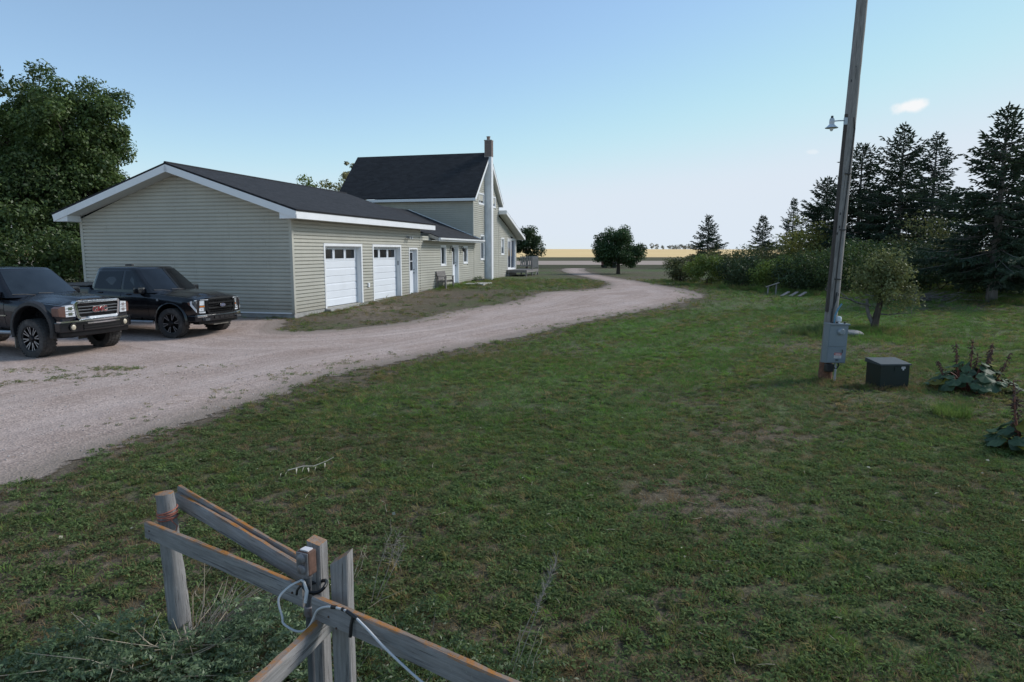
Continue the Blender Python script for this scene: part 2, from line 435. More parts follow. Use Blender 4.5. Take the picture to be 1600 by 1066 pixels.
# ---------------------------------------------------------------- ground
def turf_colour(nt, pos, dry, lsh):
    n1 = noise(nt, pos, 0.55, 5, 0.6); n2 = noise(nt, pos, 3.2, 5, 0.65); n3 = noise(nt, pos, 0.13, 3)
    f = maths(nt, 'ADD', maths(nt, 'MULTIPLY', n1, 0.45), maths(nt, 'MULTIPLY', n2, 0.55))
    f = maths(nt, 'ADD', f, maths(nt, 'MULTIPLY', maths(nt, 'SUBTRACT', n3, 0.5), 0.62))
    f = maths(nt, 'ADD', f, maths(nt, 'MULTIPLY', lsh, 0.16))
    f = maths(nt, 'SUBTRACT', f, maths(nt, 'MULTIPLY', dry, 0.24))
    return f
def make_ground_mat():
    m, nt, p = new_mat('turf_ground')
    pos = wpos(nt)
    ad = nt.nodes.new('ShaderNodeAttribute'); ad.attribute_name = 'dry'
    al = nt.nodes.new('ShaderNodeAttribute'); al.attribute_name = 'lush'
    f = turf_colour(nt, pos, ad.outputs['Fac'], al.outputs['Fac'])
    c = ramp(nt, f, [(0.14, (0.22, 0.178, 0.138)), (0.28, (0.145, 0.118, 0.088)), (0.40, (0.130, 0.112, 0.076)), (0.50, (0.118, 0.118, 0.066)), (0.6, (0.105, 0.130, 0.056)), (0.75, (0.098, 0.155, 0.050))])
    fine = noise(nt, pos, 26, 8, 0.8)
    c = mixc(nt, 1.0, c, ramp(nt, fine, [(0.32, (0.35, 0.36, 0.36)), (0.5, (0.95, 0.95, 0.95)), (0.68, (1.65, 1.6, 1.5))]), 'MULTIPLY')
    tuftn = noise(nt, pos, 7, 5, 0.7)
    c = mixc(nt, 1.0, c, ramp(nt, tuftn, [(0.35, (0.68, 0.68, 0.68)), (0.65, (1.25, 1.25, 1.22))]), 'MULTIPLY')
    nt.links.new(c, p.inputs['Base Color'])
    p.inputs['Roughness'].default_value = 0.95; p.inputs['Specular IOR Level'].default_value = 0.1
    bump(nt, p, noise(nt, pos, 30, 5, 0.7), 0.8, 0.03)
    return m
def sheet(name, ys, ss, off, mat, zadd=0.0, keep=None, attrs=None, label=None):
    """terrain-following sheet on a grid that widens with distance"""
    Y, S = np.meshgrid(ys, ss, indexing='ij')
    X = S * (np.abs(Y) + off); Z = zg(X, Y) + zadd
    V = np.stack([X, Y, Z], -1).reshape(-1, 3); ny, ns = Y.shape
    i = np.arange(ny * ns).reshape(ny, ns)
    F = np.stack([i[:-1, :-1], i[:-1, 1:], i[1:, 1:], i[1:, :-1]], -1).reshape(-1, 4)
    at = {k: fn(V[:, 0], V[:, 1]) for k, fn in (attrs or {}).items()}
    if keep is not None:
        k = keep(V, at); F = F[k[F].any(1)]
        used = np.zeros(len(V), bool); used[F] = True; idx = np.cumsum(used) - 1
        F = idx[F]; V = V[used]; at = {k: a[used] for k, a in at.items()}
    o = np_mesh(name, V, F, mat, smooth_=True)
    for k, a in at.items():
        q = o.data.attributes.new(k, 'FLOAT', 'POINT'); q.data.foreach_set('value', a.astype(np.float32))
    tag(o, kind='structure')
    return o
near_y = np.concatenate([np.linspace(-20, 2, 12), np.arange(2.25, 30, 0.25), np.arange(30, 70, 0.8), np.linspace(70, 800, 150), np.geomspace(820, 5000, 12)])
ground = sheet('ground', near_y, np.concatenate([np.linspace(-3.5, -1.15, 12), np.linspace(-1.1, 1.1, 150), np.linspace(1.15, 3.5, 12)]), 4.0,
               make_ground_mat(), attrs={'dry': dryness, 'lush': lush})

def make_gravel_mat():
    m, nt, p = new_mat('gravel')
    pos = wpos(nt)
    e = nt.nodes.new('ShaderNodeAttribute'); e.attribute_name = 'edge'
    edge = e.outputs['Fac']
    n1 = noise(nt, pos, 0.5, 5, 0.6); n2 = noise(nt, pos, 6, 6, 0.7); st = nt.nodes.new('ShaderNodeTexVoronoi')
    st.inputs['Scale'].default_value = 34; nt.links.new(pos, st.inputs['Vector'])
    c = ramp(nt, n1, [(0.3, (0.365, 0.278, 0.235)), (0.5, (0.425, 0.332, 0.287)), (0.7, (0.475, 0.38, 0.338))])
    c = mixc(nt, 1.0, c, ramp(nt, n2, [(0.25, (0.82, 0.81, 0.80)), (0.75, (1.13, 1.13, 1.13))]), 'MULTIPLY')
    sc = nt.nodes.new('ShaderNodeSeparateColor'); nt.links.new(st.outputs['Color'], sc.inputs[0])
    c = mixc(nt, 1.0, c, ramp(nt, sc.outputs[0], [(0.0, (0.76, 0.76, 0.77)), (0.5, (1, 1, 1)), (1.0, (1.22, 1.21, 1.2))]), 'MULTIPLY')
    # wheel tracks: packed, cleaner stone between looser, dustier strips
    w = nt.nodes.new('ShaderNodeMath'); w.operation = 'SINE'
    nt.links.new(maths(nt, 'MULTIPLY_ADD', edge, 3.4, maths(nt, 'MULTIPLY', n1, 3.0)), w.inputs[0])
    c = mixc(nt, smooth(nt, w.outputs[0], -0.6, 1.0, 0, 0.28), c, (0.52, 0.425, 0.385))
    cx_ = nt.nodes.new('ShaderNodeCombineXYZ'); nt.links.new(maths(nt, 'MULTIPLY', edge, 2.6), cx_.inputs[0])
    sp_ = nt.nodes.new('ShaderNodeSeparateXYZ'); nt.links.new(pos, sp_.inputs[0]); nt.links.new(maths(nt, 'MULTIPLY', sp_.outputs[1], 0.10), cx_.inputs[1])
    stk = noise(nt, cx_.outputs[0], 1.6, 5, 0.6)
    c = mixc(nt, 1.0, c, ramp(nt, stk, [(0.3, (0.87, 0.865, 0.86)), (0.7, (1.10, 1.10, 1.105))]), 'MULTIPLY')
    dirt = smooth(nt, maths(nt, 'ADD', edge, maths(nt, 'MULTIPLY', n2, -1.1)), -0.5, 0.5, 0.65, 0.0)
    c = mixc(nt, dirt, c, (0.16, 0.135, 0.10))
    nt.links.new(c, p.inputs['Base Color'])
    p.inputs['Roughness'].default_value = 0.95; p.inputs['Specular IOR Level'].default_value = 0.15
    bump(nt, p, maths(nt, 'ADD', st.outputs['Distance'], n2), 0.7, 0.012)
    n3 = noise(nt, pos, 2.3, 6, 0.72)
    a = smooth(nt, maths(nt, 'MULTIPLY_ADD', maths(nt, 'SUBTRACT', n3, 0.5), 1.15, edge), -0.05, 0.12)
    nt.links.new(a, p.inputs['Alpha'])
    return m
dy = np.concatenate([np.arange(-2, 30, 0.2), np.arange(30, 60, 0.5), np.geomspace(60, 160, 40)])
driveway = sheet('driveway', dy, np.linspace(-1.45, 0.42, 220), 4.0, make_gravel_mat(), zadd=0.014,
                 keep=lambda V, at: at['edge'] > -0.35, attrs={'edge': sdist})

# far fields: bands of crop and stubble
def field_mat(name, c1, c2, sc=0.06, st=(1, 4, 1)):
    m, nt, p = new_mat(name)
    pos = mapping(nt, wpos(nt), st)
    c = ramp(nt, noise(nt, pos, sc, 6, 0.65), [(0.3, c1), (0.7, c2)])
    nt.links.new(c, p.inputs['Base Color']); p.inputs['Roughness'].default_value = 1; p.inputs['Specular IOR Level'].default_value = 0.05
    return m
fs = np.linspace(-1.6, 1.6, 90)
sheet('rough_pasture', np.linspace(76, 93, 8), fs, 4.0, field_mat('pasture', (0.05, 0.055, 0.03), (0.11, 0.10, 0.06), 0.3), zadd=0.03, keep=lambda V, at: sdist(V[:, 0], V[:, 1]) < 0.4)
sheet('stubble_field', np.linspace(93, 131, 10), fs, 4.0, field_mat('stubble', (0.38, 0.30, 0.245), (0.46, 0.37, 0.31), 0.08), zadd=0.05)
sheet('green_crop_field', np.linspace(131, 205, 10), fs, 4.0, field_mat('green_crop', (0.085, 0.085, 0.05), (0.13, 0.115, 0.07), 0.04), zadd=0.05)
sheet('golden_grain_field', np.linspace(205, 760, 40), fs, 4.0, field_mat('grain', (0.78, 0.54, 0.26), (0.90, 0.66, 0.34), 0.012), zadd=0.06)
# ---------------------------------------------------------------- buildings (frame: x along the front wall, y into the building, z up)
HROT = math.atan2(D1[1], D1[0])
BOARD = 0.127
def cut(intervals, holes):
    out = intervals
    for h0, h1 in holes:
        nxt = []
        for a, b in out:
            if h1 <= a or h0 >= b: nxt.append((a, b)); continue
            if h0 > a: nxt.append((a, h0))
            if h1 < b: nxt.append((h1, b))
        out = nxt
    return [(a, b) for a, b in out if b - a > 0.02]
def siding(wall, span, z0, z1, holes, frame, mat=SIDING, joints=0.0):
    """lap boards on a wall: span(z) -> (s0, s1); frame(s, d, z) -> point, d outward"""
    n = int(math.ceil((z1 - z0) / BOARD - 0.05))
    for i in range(n):
        b = z0 + i * BOARD; t = min(b + BOARD, z1)
        sb, st = span(b), span(t - 1e-4)
        if sb[1] - sb[0] < 0.05: continue
        hs = [(h[0], h[1]) for h in holes if h[3] > b + 0.04 and h[2] < t - 0.04]
        mid = (max(sb[0], st[0]), min(sb[1], st[1]))
        pieces = []
        for p0, p1 in cut([sb], hs):
            xs_ = [p0]
            if joints:                            # panels come in lengths; joints step along every second course
                x_ = sb[0] + joints * (0.25 + 0.38 * ((i // 2) % 3)) - joints
                while x_ < p1:
                    if x_ > p0 + 0.3 and x_ < p1 - 0.3: xs_.append(x_)
                    x_ += joints
            xs_.append(p1)
            pieces += [(u0, u1 - (0.006 if k_ < len(xs_) - 2 else 0.0)) for k_, (u0, u1) in enumerate(zip(xs_[:-1], xs_[1:]))]
        for s0, s1 in pieces:
            e0 = st[0] if abs(s0 - sb[0]) < 1e-6 else s0
            e1 = st[1] if abs(s1 - sb[1]) < 1e-6 else s1
            if e1 < e0: e0 = e1 = (e0 + e1) / 2
            hgt = t - b; q = hgt / BOARD
            pr = [(0.0, 0.0), (0.044, 0.0), (0.042, 0.084 * q), (0.002, 0.096 * q), (0.001, hgt)]
            lo = []; hi = []
            for d, h in pr:
                u = h / hgt
                lo.append(frame(s0 + (e0 - s0) * u, d, b + h)); hi.append(frame(s1 + (e1 - s1) * u, d, b + h))
            mb = MB(); k = 5
            mb.add(lo + hi, [tuple(range(k)), tuple(range(2 * k - 1, k - 1, -1))] + [(j, j + k, (j + 1) % k + k, (j + 1) % k) for j in range(k)])
            mb.build('siding_board', mat, wall)
def wall_core(name, parent, outline, holes, frame, thick=0.10, mat=None):
    """wall behind the boards: rectangles around the openings, gable tip as a prism; outline = (s0, s1, z0, z1)"""
    s0, s1, z0, z1 = outline
    ss = sorted({s0, s1, *[min(max(h[i], s0), s1) for h in holes for i in (0, 1)]}); zs = sorted({z0, z1, *[min(max(h[i], z0), z1) for h in holes for i in (2, 3)]})
    mb = MB()
    for a, b in zip(ss[:-1], ss[1:]):
        for c, d in zip(zs[:-1], zs[1:]):
            m = ((a + b) / 2, (c + d) / 2)
            if any(h[0] < m[0] < h[1] and h[2] < m[1] < h[3] for h in holes): continue
            P = [frame(s, -e, z) for z in (c, d) for e in (0, thick) for s in (a, b)]
            mb.add(P, [(0, 2, 3, 1), (4, 5, 7, 6), (0, 1, 5, 4), (2, 6, 7, 3), (0, 4, 6, 2), (1, 3, 7, 5)])
    return mb.build(name, mat or SIDING, parent)
def tri_core(wall_parent, pts, frame, thick=0.10):
    mb = MB(); n = len(pts)
    V = [frame(s, 0, z) for s, z in pts] + [frame(s, -thick, z) for s, z in pts]
    mb.add(V, [tuple(range(n)), tuple(range(2 * n - 1, n - 1, -1))] + [(i, (i + 1) % n, n + (i + 1) % n, n + i) for i in range(n)])
    return mb.build('gable_infill', SIDING, wall_parent)
def front(s, d, z): return (s, -d, z)                   # faces the drive
def endw(a): return lambda s, d, z: (a - d, s, z)       # faces the camera end
def farw(a): return lambda s, d, z: (a + d, s, z)
def backw(b): return lambda s, d, z: (s, b + d, z)
def casing(parent, h, w=0.09, d0=0.0, d1=0.055, sill=True, frame=front, name='trim', mat=WHITE):
    """four boards round an opening h = (s0, s1, z0, z1) laid outside it"""
    s0, s1, z0, z1 = h
    for (a, b, c, d) in ((s0 - w, s0, z0 - (w if sill else 0), z1), (s1, s1 + w, z0 - (w if sill else 0), z1), (s0 - w, s1 + w, z1, z1 + w)) + (((s0, s1, z0 - w, z0),) if sill else ()):
        mb = MB(); P = [frame(s, e, z) for z in (c, d) for e in (d0, d1) for s in (a, b)]
        mb.add(P, [(0, 2, 3, 1), (4, 5, 7, 6), (0, 1, 5, 4), (2, 6, 7, 3), (0, 4, 6, 2), (1, 3, 7, 5)]); mb.build(name, mat, parent)
def fbox(name, mat, parent, h, d0, d1, frame=front, bevel=0.0):
    s0, s1, z0, z1 = h; mb = MB(); P = [frame(s, e, z) for z in (z0, z1) for e in (d0, d1) for s in (s0, s1)]
    mb.add(P, [(0, 2, 3, 1), (4, 5, 7, 6), (0, 1, 5, 4), (2, 6, 7, 3), (0, 4, 6, 2), (1, 3, 7, 5)])
    return mb.build(name, mat, parent, bevel=bevel)
def window(parent, h, frame=front, slider=False, curtain=None):
    """sash window in opening h: glass set back, frame, casing, meeting rail"""
    s0, s1, z0, z1 = h; f = 0.045
    w = fbox('window', glass('window_glass'), parent, (s0 + f, s1 - f, z0 + f, z1 - f), -0.06, -0.045, frame)
    for q in ((s0, s0 + f, z0, z1), (s1 - f, s1, z0, z1), (s0 + f, s1 - f, z0, z0 + f), (s0 + f, s1 - f, z1 - f, z1)):
        fbox('frame', WHITE, w, q, -0.08, 0.012, frame)
    if slider: fbox('meeting_rail', WHITE, w, ((s0 + s1) / 2 - 0.025, (s0 + s1) / 2 + 0.025, z0 + f, z1 - f), -0.05, -0.01, frame)
    if curtain: fbox('curtain', pm('curtain', (0.55, 0.55, 0.55), 0.9), w, (s0 + f, s0 + f + (s1 - s0) * 0.9 - 2 * f, z0 + (z1 - z0) * curtain, z1 - f), -0.0445, -0.0425, frame)
    casing(w, h, frame=frame)
    return w
def roof_slab(name, parent, quad, thick=0.06, uvo=0.0):
    """quad: eave near, eave far, ridge far, ridge near; shingle UVs in metres"""
    q = [Vector(p) for p in quad]; nrm = (q[1] - q[0]).cross(q[3] - q[0]).normalized()
    if nrm.z < 0: nrm = -nrm
    ex = (q[1] - q[0]).normalized(); ey = nrm.cross(ex)
    if ey.z < 0: ey = -ey
    mb = MB(); mb.add([p for p in q] + [p - nrm * thick for p in q], [(0, 1, 2, 3), (7, 6, 5, 4)] + [(i, (i + 1) % 4, 4 + (i + 1) % 4, 4 + i) for i in range(4)])
    return mb.build(name, SHINGLE, parent, uv=lambda c: ((Vector(c) - q[0]).dot(ex) + uvo, (Vector(c) - q[0]).dot(ey)))
def bar(name, mat, parent, p, q, up, h, t, side=0.0):
    """board from p to q, its height h hanging below the line along up, thickness t"""
    p, q = Vector(p), Vector(q); x = (q - p).normalized(); z = Vector(up); z = (z - x * z.dot(x)).normalized(); y = z.cross(x)
    mb = MB(); V = []
    for a in (p, q):
        for dz in (0, -h):
            for dy_ in (side, side + t): V.append(a + z * dz + y * dy_)
    mb.add(V, [(0, 1, 3, 2), (4, 6, 7, 5), (0, 4, 5, 1), (2, 3, 7, 6), (0, 2, 6, 4), (1, 5, 7, 3)])
    return mb.build(name, mat, parent)

# --- garage
garage = empty('garage', (HC[0], HC[1], 0), HROT)
tag(garage, 'long low sage siding garage with dark shingle gable roof and two white doors', 'garage')
GA0, GA1, GD, GZ, GT = -2.06, 9.62, 8.62, 0.30, 3.62
door1 = (0.10, 3.02, GZ + 0.02, 2.62); door2 = (4.20, 7.06, GZ + 0.02, 2.62); pdoor = (8.19, 9.13, GZ + 0.06, 2.52)
holes = [door1, door2, pdoor]
MB().box(GA0 - 0.012, GA1 + 0.012, -0.012, GD + 0.012, -0.4, GZ - 0.0).build('foundation', CONC, garage)
W = 0.10
def pad(h, w=W): return (h[0] - w, h[1] + w, h[2] - 0.3, h[3] + w)
fw = wall_core('wall', garage, (GA0, GA1, GZ, GT), holes, front)
siding(fw, lambda z: (GA0 + 0.06, GA1 - 0.04), GZ + 0.03, GT, [pad(h) for h in holes], front, joints=3.7)
RB, RZ = 4.31, 5.22                                     # ridge line above the gable wall
def gspan(z): 
    k = max(0.0, (z - GT) / (RZ - GT))
    return (0.06 + k * (RB - 0.06), GD - 0.06 - k * (GD - 0.06 - RB))
gw = wall_core('gable_wall', garage, (0.10, GD, GZ, GT), [], endw(GA0))
tri_core(gw, [(0.0, GT), (GD, GT), (RB, RZ)], endw(GA0))
siding(gw, gspan, GZ + 0.03, RZ - 0.05, [], endw(GA0), joints=3.7)
for nm, fr in (('rear_wall', backw(GD)),): wall_core(nm, garage, (GA0 + 0.1, GA1, GZ, GT), [], fr)
ew = wall_core('inner_wall', garage, (0.1, GD - 0.1, GZ, GT), [], farw(GA1)); tri_core(ew, [(0.0, GT), (GD, GT), (RB, RZ)], farw(GA1))
# corner posts and base trim
for nm, x0, x1, y0, y1 in (('corner_post', GA0 - 0.052, GA0 + 0.06, -0.052, 0.06), ('corner_post', GA0 - 0.052, GA0 + 0.06, GD - 0.06, GD + 0.052), ('corner_post', GA1 - 0.05, GA1 + 0.02, -0.052, 0.0)):
    MB().box(x0, x1, y0, y1, GZ, GT).build(nm, SIDING, garage)
MB().box(GA0 - 0.05, GA0 - 0.0, 0.06, GD - 0.06, GZ - 0.02, GZ + 0.03).build('starter_strip', WHITE, garage)
# roof
OA0, OA1, OB, EZ, PZ = -2.68, 10.32, 0.60, 3.79, 5.43
rf = roof_slab('roof', garage, [(OA0 - 0.03, -OB - 0.04, EZ), (OA1, -OB - 0.04, EZ), (OA1, RB, PZ), (OA0 - 0.03, RB, PZ)])
roof_slab('roof_slope', rf, [(OA0 - 0.03, 2 * RB + OB + 0.04, EZ), (OA1, 2 * RB + OB + 0.04, EZ), (OA1, RB, PZ), (OA0 - 0.03, RB, PZ)])
MB().tube([(OA0 - 0.03, RB, PZ - 0.005), (OA1, RB, PZ - 0.005)], 0.05, 6).build('ridge_cap', SHINGLE, rf, uv=lambda c: (c.x, c.y + c.z))
FH = 0.24
for y, s in ((-OB, -1), (2 * RB + OB, 1)):
    MB().box(OA0, OA1, min(y, y + s * -0.025), max(y, y + s * -0.025), EZ - 0.055 - FH, EZ - 0.055).build('fascia', WHITE, rf)
    yy = (y + 0.03, -0.02) if s < 0 else (GD + 0.02, y - 0.03)
    MB().box(OA0 + 0.03, OA1 - 0.02, yy[0], yy[1], EZ - 0.055 - FH + 0.01, EZ - 0.055 - FH + 0.025).build('soffit', SOFFIT, rf)
    for a in (OA0, OA1 - 0.03):
        bar('rake_board', WHITE, rf, (a, y + s * 0.02, EZ - 0.065), (a, RB, PZ - 0.065), (0, 0, 1), 0.23, 0.03 if s < 0 else -0.03, 0.0)
    # boxed eave end and sloping soffit of the rake
    MB().prism([(y, EZ - 0.055 - FH), (y - s * 0.62, EZ - 0.055 - FH), (y - s * 0.62, EZ - 0.03), (y, EZ - 0.16)], 'x', OA0 - 0.004, OA0 + 0.02).build('eave_return', WHITE, rf)
    yc = 0.012 if s < 0 else GD - 0.012
    MB().box(OA0 + 0.021, GA0 - 0.053, yc - 0.008, yc + 0.008, EZ - 0.055 - FH, EZ - 0.09).build('eave_cheek', WHITE, rf)
    V = [(OA0 + 0.02, y - s * 0.6, EZ + 0.6 * 0.334 - 0.30), (GA0, y - s * 0.6, EZ + 0.6 * 0.334 - 0.30), (GA0, RB, PZ - 0.30), (OA0 + 0.02, RB, PZ - 0.30)]
    MB().add(V + [(p[0], p[1], p[2] + 0.015) for p in V], [(0, 1, 2, 3), (7, 6, 5, 4), (0, 1, 5, 4), (1, 2, 6, 5), (2, 3, 7, 6), (3, 0, 4, 7)]).build('rake_soffit', SOFFIT, rf)
# overhead doors
def overhead(h, label):
    s0, s1, z0, z1 = h; root = empty('overhead_door'); root.parent = garage; root['label'] = label
    n = 4; ph = (z1 - z0) / n; r = -0.16
    for i in range(n):
        a, b = z0 + i * ph, z0 + (i + 1) * ph
        mb = MB()
        if i == n - 1:
            pw = (s1 - s0) / 4.0; ws = [(s0 + 0.06 + k * pw * 1.04, s0 + 0.06 + k * pw * 1.04 + pw * 0.76) for k in range(3)]
            ws = [(s0 + 0.10 + k * (s1 - s0 - 0.2) / 3 + 0.06, s0 + 0.10 + (k + 1) * (s1 - s0 - 0.2) / 3 - 0.10) for k in range(3)]
            wz = (a + 0.10, b - 0.12)
            xs = [s0] + [v for w in ws for v in w] + [s1]
            for k in range(len(xs) - 1):
                for c, d in ((a + 0.006, wz[0]), wz, (wz[1], b)):
                    if k % 2 == 1 and (c, d) == wz: continue
                    P = [front(s, e, z) for z in (c, d) for e in (r - 0.045, r) for s in (xs[k], xs[k + 1])]
                    mb.add(P, [(0, 2, 3, 1), (4, 5, 7, 6), (0, 1, 5, 4), (2, 6, 7, 3), (0, 4, 6, 2), (1, 3, 7, 5)])
            mb.build('section', DOORW, root)
            for w in ws:
                fbox('pane', GLASS, root, (w[0], w[1], wz[0], wz[1]), r - 0.03, r - 0.02)
                casing(root, (w[0], w[1], wz[0], wz[1]), 0.03, r, r + 0.012, True, front, 'pane_frame', DOORW)
        else:
            # ribbed steel section: two shallow bands with a groove between
            pr = [(r - 0.045, a + 0.006), (r - 0.012, a + 0.006), (r, a + 0.02), (r, (a + b) / 2 - 0.035), (r - 0.014, (a + b) / 2 - 0.02), (r - 0.014, (a + b) / 2 + 0.02), (r, (a + b) / 2 + 0.035), (r, b - 0.014), (r - 0.012, b), (r - 0.045, b)]
            k = len(pr); V = [front(s0, d, z) for d, z in pr] + [front(s1, d, z) for d, z in pr]
            mb.add(V, [tuple(range(k)), tuple(range(2 * k - 1, k - 1, -1))] + [(j, (j + 1) % k, (j + 1) % k + k, j + k) for j in range(k)])
            mb.build('section', DOORW, root)
    fbox('bottom_seal', DARKM, root, (s0, s1, z0 - 0.018, z0 + 0.006), r - 0.04, r - 0.004)
    for q in ((s0 - 0.0, s0 + 0.035, z0, z1), (s1 - 0.035, s1, z0, z1)): fbox('jamb', WHITE, root, q, r + 0.004, 0.0)
    fbox('jamb', WHITE, root, (s0 + 0.035, s1 - 0.035, z1 - 0.035, z1), r + 0.004, 0.0)
    casing(root, (s0, s1, z0 - 0.01, z1), 0.10, 0.0, 0.056, False)
    return root
overhead(door1, 'white overhead door nearer the corner with three dark panes')
od2 = overhead(door2, 'white overhead door beside the narrow walk door')
kp = fbox('keypad', pm('keypad_grey', (0.30, 0.31, 0.33), 0.5), garage, (7.02, 7.055, 1.78, 1.98), -0.10, -0.02); 
# walk door
def walk_door(parent, h, panes, label, handle_right=True, frame=front):
    s0, s1, z0, z1 = h; root = empty('door'); root.parent = parent; root['label'] = label
    r = -0.12; fl = 0.04
    gl = [(s0 + 0.17, s1 - 0.17, a, b) for a, b in panes] if panes else []
    xs = [s0 + fl, s0 + 0.17, s1 - 0.17, s1 - fl]; zs = sorted({z0 + 0.02, z1 - fl, *[v for p in panes for v in p]})
    mb = MB()
    for i in range(3):
        for c, d in zip(zs[:-1], zs[1:]):
            if i == 1 and (c, d) in [tuple(p) for p in panes]: continue
            P = [frame(s, e, z) for z in (c, d) for e in (r - 0.04, r) for s in (xs[i], xs[i + 1])]
            mb.add(P, [(0, 2, 3, 1), (4, 5, 7, 6), (0, 1, 5, 4), (2, 6, 7, 3), (0, 4, 6, 2), (1, 3, 7, 5)])
    mb.build('door_leaf', DOORW, root)
    for q in gl:
        fbox('pane', GLASS, root, q, r - 0.03, r - 0.018, frame); casing(root, q, 0.03, r, r + 0.012, True, frame, 'pane_frame', DOORW)
    for q in ((s0, s0 + fl, z0, z1), (s1 - fl, s1, z0, z1), (s0 + fl, s1 - fl, z1 - fl, z1)): fbox('jamb', WHITE, root, q, r - 0.05, 0.0, frame)
    fbox('threshold', GREYM, root, (s0, s1, z0 - 0.02, z0 + 0.02), r - 0.05, 0.03, frame)
    hx = s1 - 0.11 if handle_right else s0 + 0.11
    for zz, rr in ((z0 + 1.0, 0.032), (z0 + 1.17, 0.024)):
        P = frame(hx, r, zz); Q = frame(hx, r + 0.06, zz)
        MB().tube([P, frame(hx, r + 0.03, zz), Q], [rr * 0.6, rr * 0.5, rr], 10).build('handle', DARKM, root, 40)
    casing(root, (s0, s1, z0 - 0.02, z1), 0.075, 0.0, 0.056, False, frame)
    return root
walk_door(garage, pdoor, [(1.48, 1.92), (1.96, 2.36)], 'white walk door with two stacked panes')
MB().box(8.0, 9.35, -0.42, -0.03, GZ - 0.22, GZ + 0.0).build('door_step', CONC, garage, bevel=0.01)
MB().box(0.0, 3.15, -0.25, -0.013, GZ - 0.32, GZ - 0.02).build('apron', CONC, garage, bevel=0.01)
MB().box(4.1, 7.2, -0.25, -0.013, GZ - 0.32, GZ - 0.02).build('apron', CONC, garage, bevel=0.01)
ob = fbox('outlet_cover', WHITE, garage, (3.55, 3.68, 0.92, 1.10), 0.03, 0.095, bevel=0.012)
# twin flood light
fl = fbox('flood_light', GREYM, garage, (7.86, 7.98, 3.06, 3.18), 0.015, 0.055, bevel=0.01)
for s in (-0.11, 0.11):
    MB().tube([front(7.92, 0.05, 3.12), front(7.92 + s * 0.8, 0.12, 3.12), front(7.92 + s, 0.16, 3.10)], 0.014, 8).build('arm', DARKM, fl)
    MB().lathe([(0.03, 0.0), (0.045, -0.05), (0.07, -0.14), (0.065, -0.14), (0.0, -0.12)], 'y', 14, (7.92 + s * 1.1, -0.13, 3.07)).build('lamp_head', GREYM, fl, 40)

# --- farmhouse with its link to the garage
house = empty('farmhouse', (HC[0], HC[1], 0), HROT)
tag(house, 'two storey sage siding farmhouse with steep black roof, tall chimney chase and low link', 'house')
LA0, HA0, HA1, AA1 = GA1 + 0.03, 18.73, 24.80, 30.10   # link start, main block, addition end
HD, HT, HR, HRZ = 9.0, 5.70, 21.77, 8.92
hz = 0.58
w1 = (12.70, 13.40, 1.70, 2.68); w2 = (16.68, 17.38, 1.76, 2.66); hdoor = (14.62, 15.60, 0.60, 2.70)
w3 = (20.32, 21.02, 1.93, 3.42); uw = (19.95, 21.05, 5.52, 6.10); uw2 = (23.1, 23.9, 5.50, 6.10)
w4 = (25.55, 26.25, 2.24, 3.32); pat = (27.42, 29.75, 1.10, 3.30)
allh = [w1, w2, hdoor, w3, uw, uw2, w4, pat]
MB().box(LA0, AA1 - 0.012, -0.010, 5.0, -0.4, 0.50).build('foundation', CONC, house)
MB().box(HA0, HA1, 5.002, HD, -0.4, 0.50).build('foundation', CONC, house)
lw = wall_core('wall', house, (LA0, HA0, 0.50, 3.20), [w1, w2, hdoor], front)
siding(lw, lambda z: (LA0, HA0), 0.46, 3.16, [(h[0] - 0.09, h[1] + 0.09, h[2] - (0.3 if h is hdoor else 0.09), h[3] + 0.09) for h in (w1, w2, hdoor)], front)
mw = wall_core('wall', house, (HA0 + 0.002, HA1, 0.50, HT), [w3, uw, uw2], front)
tri_core(mw, [(HA0, HT), (HA1, HT), (HR, HRZ - 0.10)], front)
def hspan(z):
    k = max(0.0, (z - HT) / (HRZ - 0.1 - HT)); return (HA0 + 0.05 + k * (HR - HA0 - 0.05), HA1 - 0.05 - k * (HA1 - 0.05 - HR))
siding(mw, hspan, 0.50, 8.55, [(h[0] - 0.09, h[1] + 0.09, h[2] - 0.09, h[3] + 0.09) for h in (w3, uw, uw2)] + [(21.36, 21.83, 0.3, 9.0)], front)
aw = wall_core('wall', house, (HA1 + 0.002, AA1, 0.50, 3.30), [w4, pat], front)
tri_core(aw, [(HA1 + 0.002, 3.302), (AA1, 3.302), (AA1, 3.50), (HA1 + 0.002, 4.94)], front)
siding(aw, lambda z: (HA1, AA1 - 0.05 - max(0.0, (z - 3.5) / 1.44) * (AA1 - 0.05 - HA1)), 0.50, 4.85, [(h[0] - 0.09, h[1] + 0.09, h[2] - 0.09, h[3] + 0.09) for h in (w4, pat)], front)
sw = wall_core('side_wall', house, (0.102, HD, 0.50, HT), [], endw(HA0))
siding(sw, lambda z: (0.05, HD), 3.0, HT, [], endw(HA0))
wall_core('rear_wall', house, (HA0 + 0.1, HA1 - 0.1, 0.5, HT), [], backw(HD))
rw = wall_core('side_wall', house, (0.102, HD, 0.5, HT), [], farw(HA1))
ow = wall_core('end_wall', house, (0.102, 5.0, 0.5, 3.48), [], farw(AA1))
for x0, x1, z0, z1 in ((HA0 - 0.052, HA0 + 0.05, 3.3, HT), (HA1 - 0.05, HA1 + 0.052, 4.98, HT), (AA1 - 0.05, AA1 + 0.052, 0.5, 3.45)):
    MB().box(x0, x1, -0.052, 0.05, z0, z1).build('corner_post', SIDING, house)
for h in (w1, w2, w3): window(house, h)
window(house, uw, slider=True); window(house, uw2, slider=True); window(house, w4, curtain=0.45)
walk_door(house, hdoor, [(1.66, 2.56)], 'white house door with tall pane and lanterns either side')
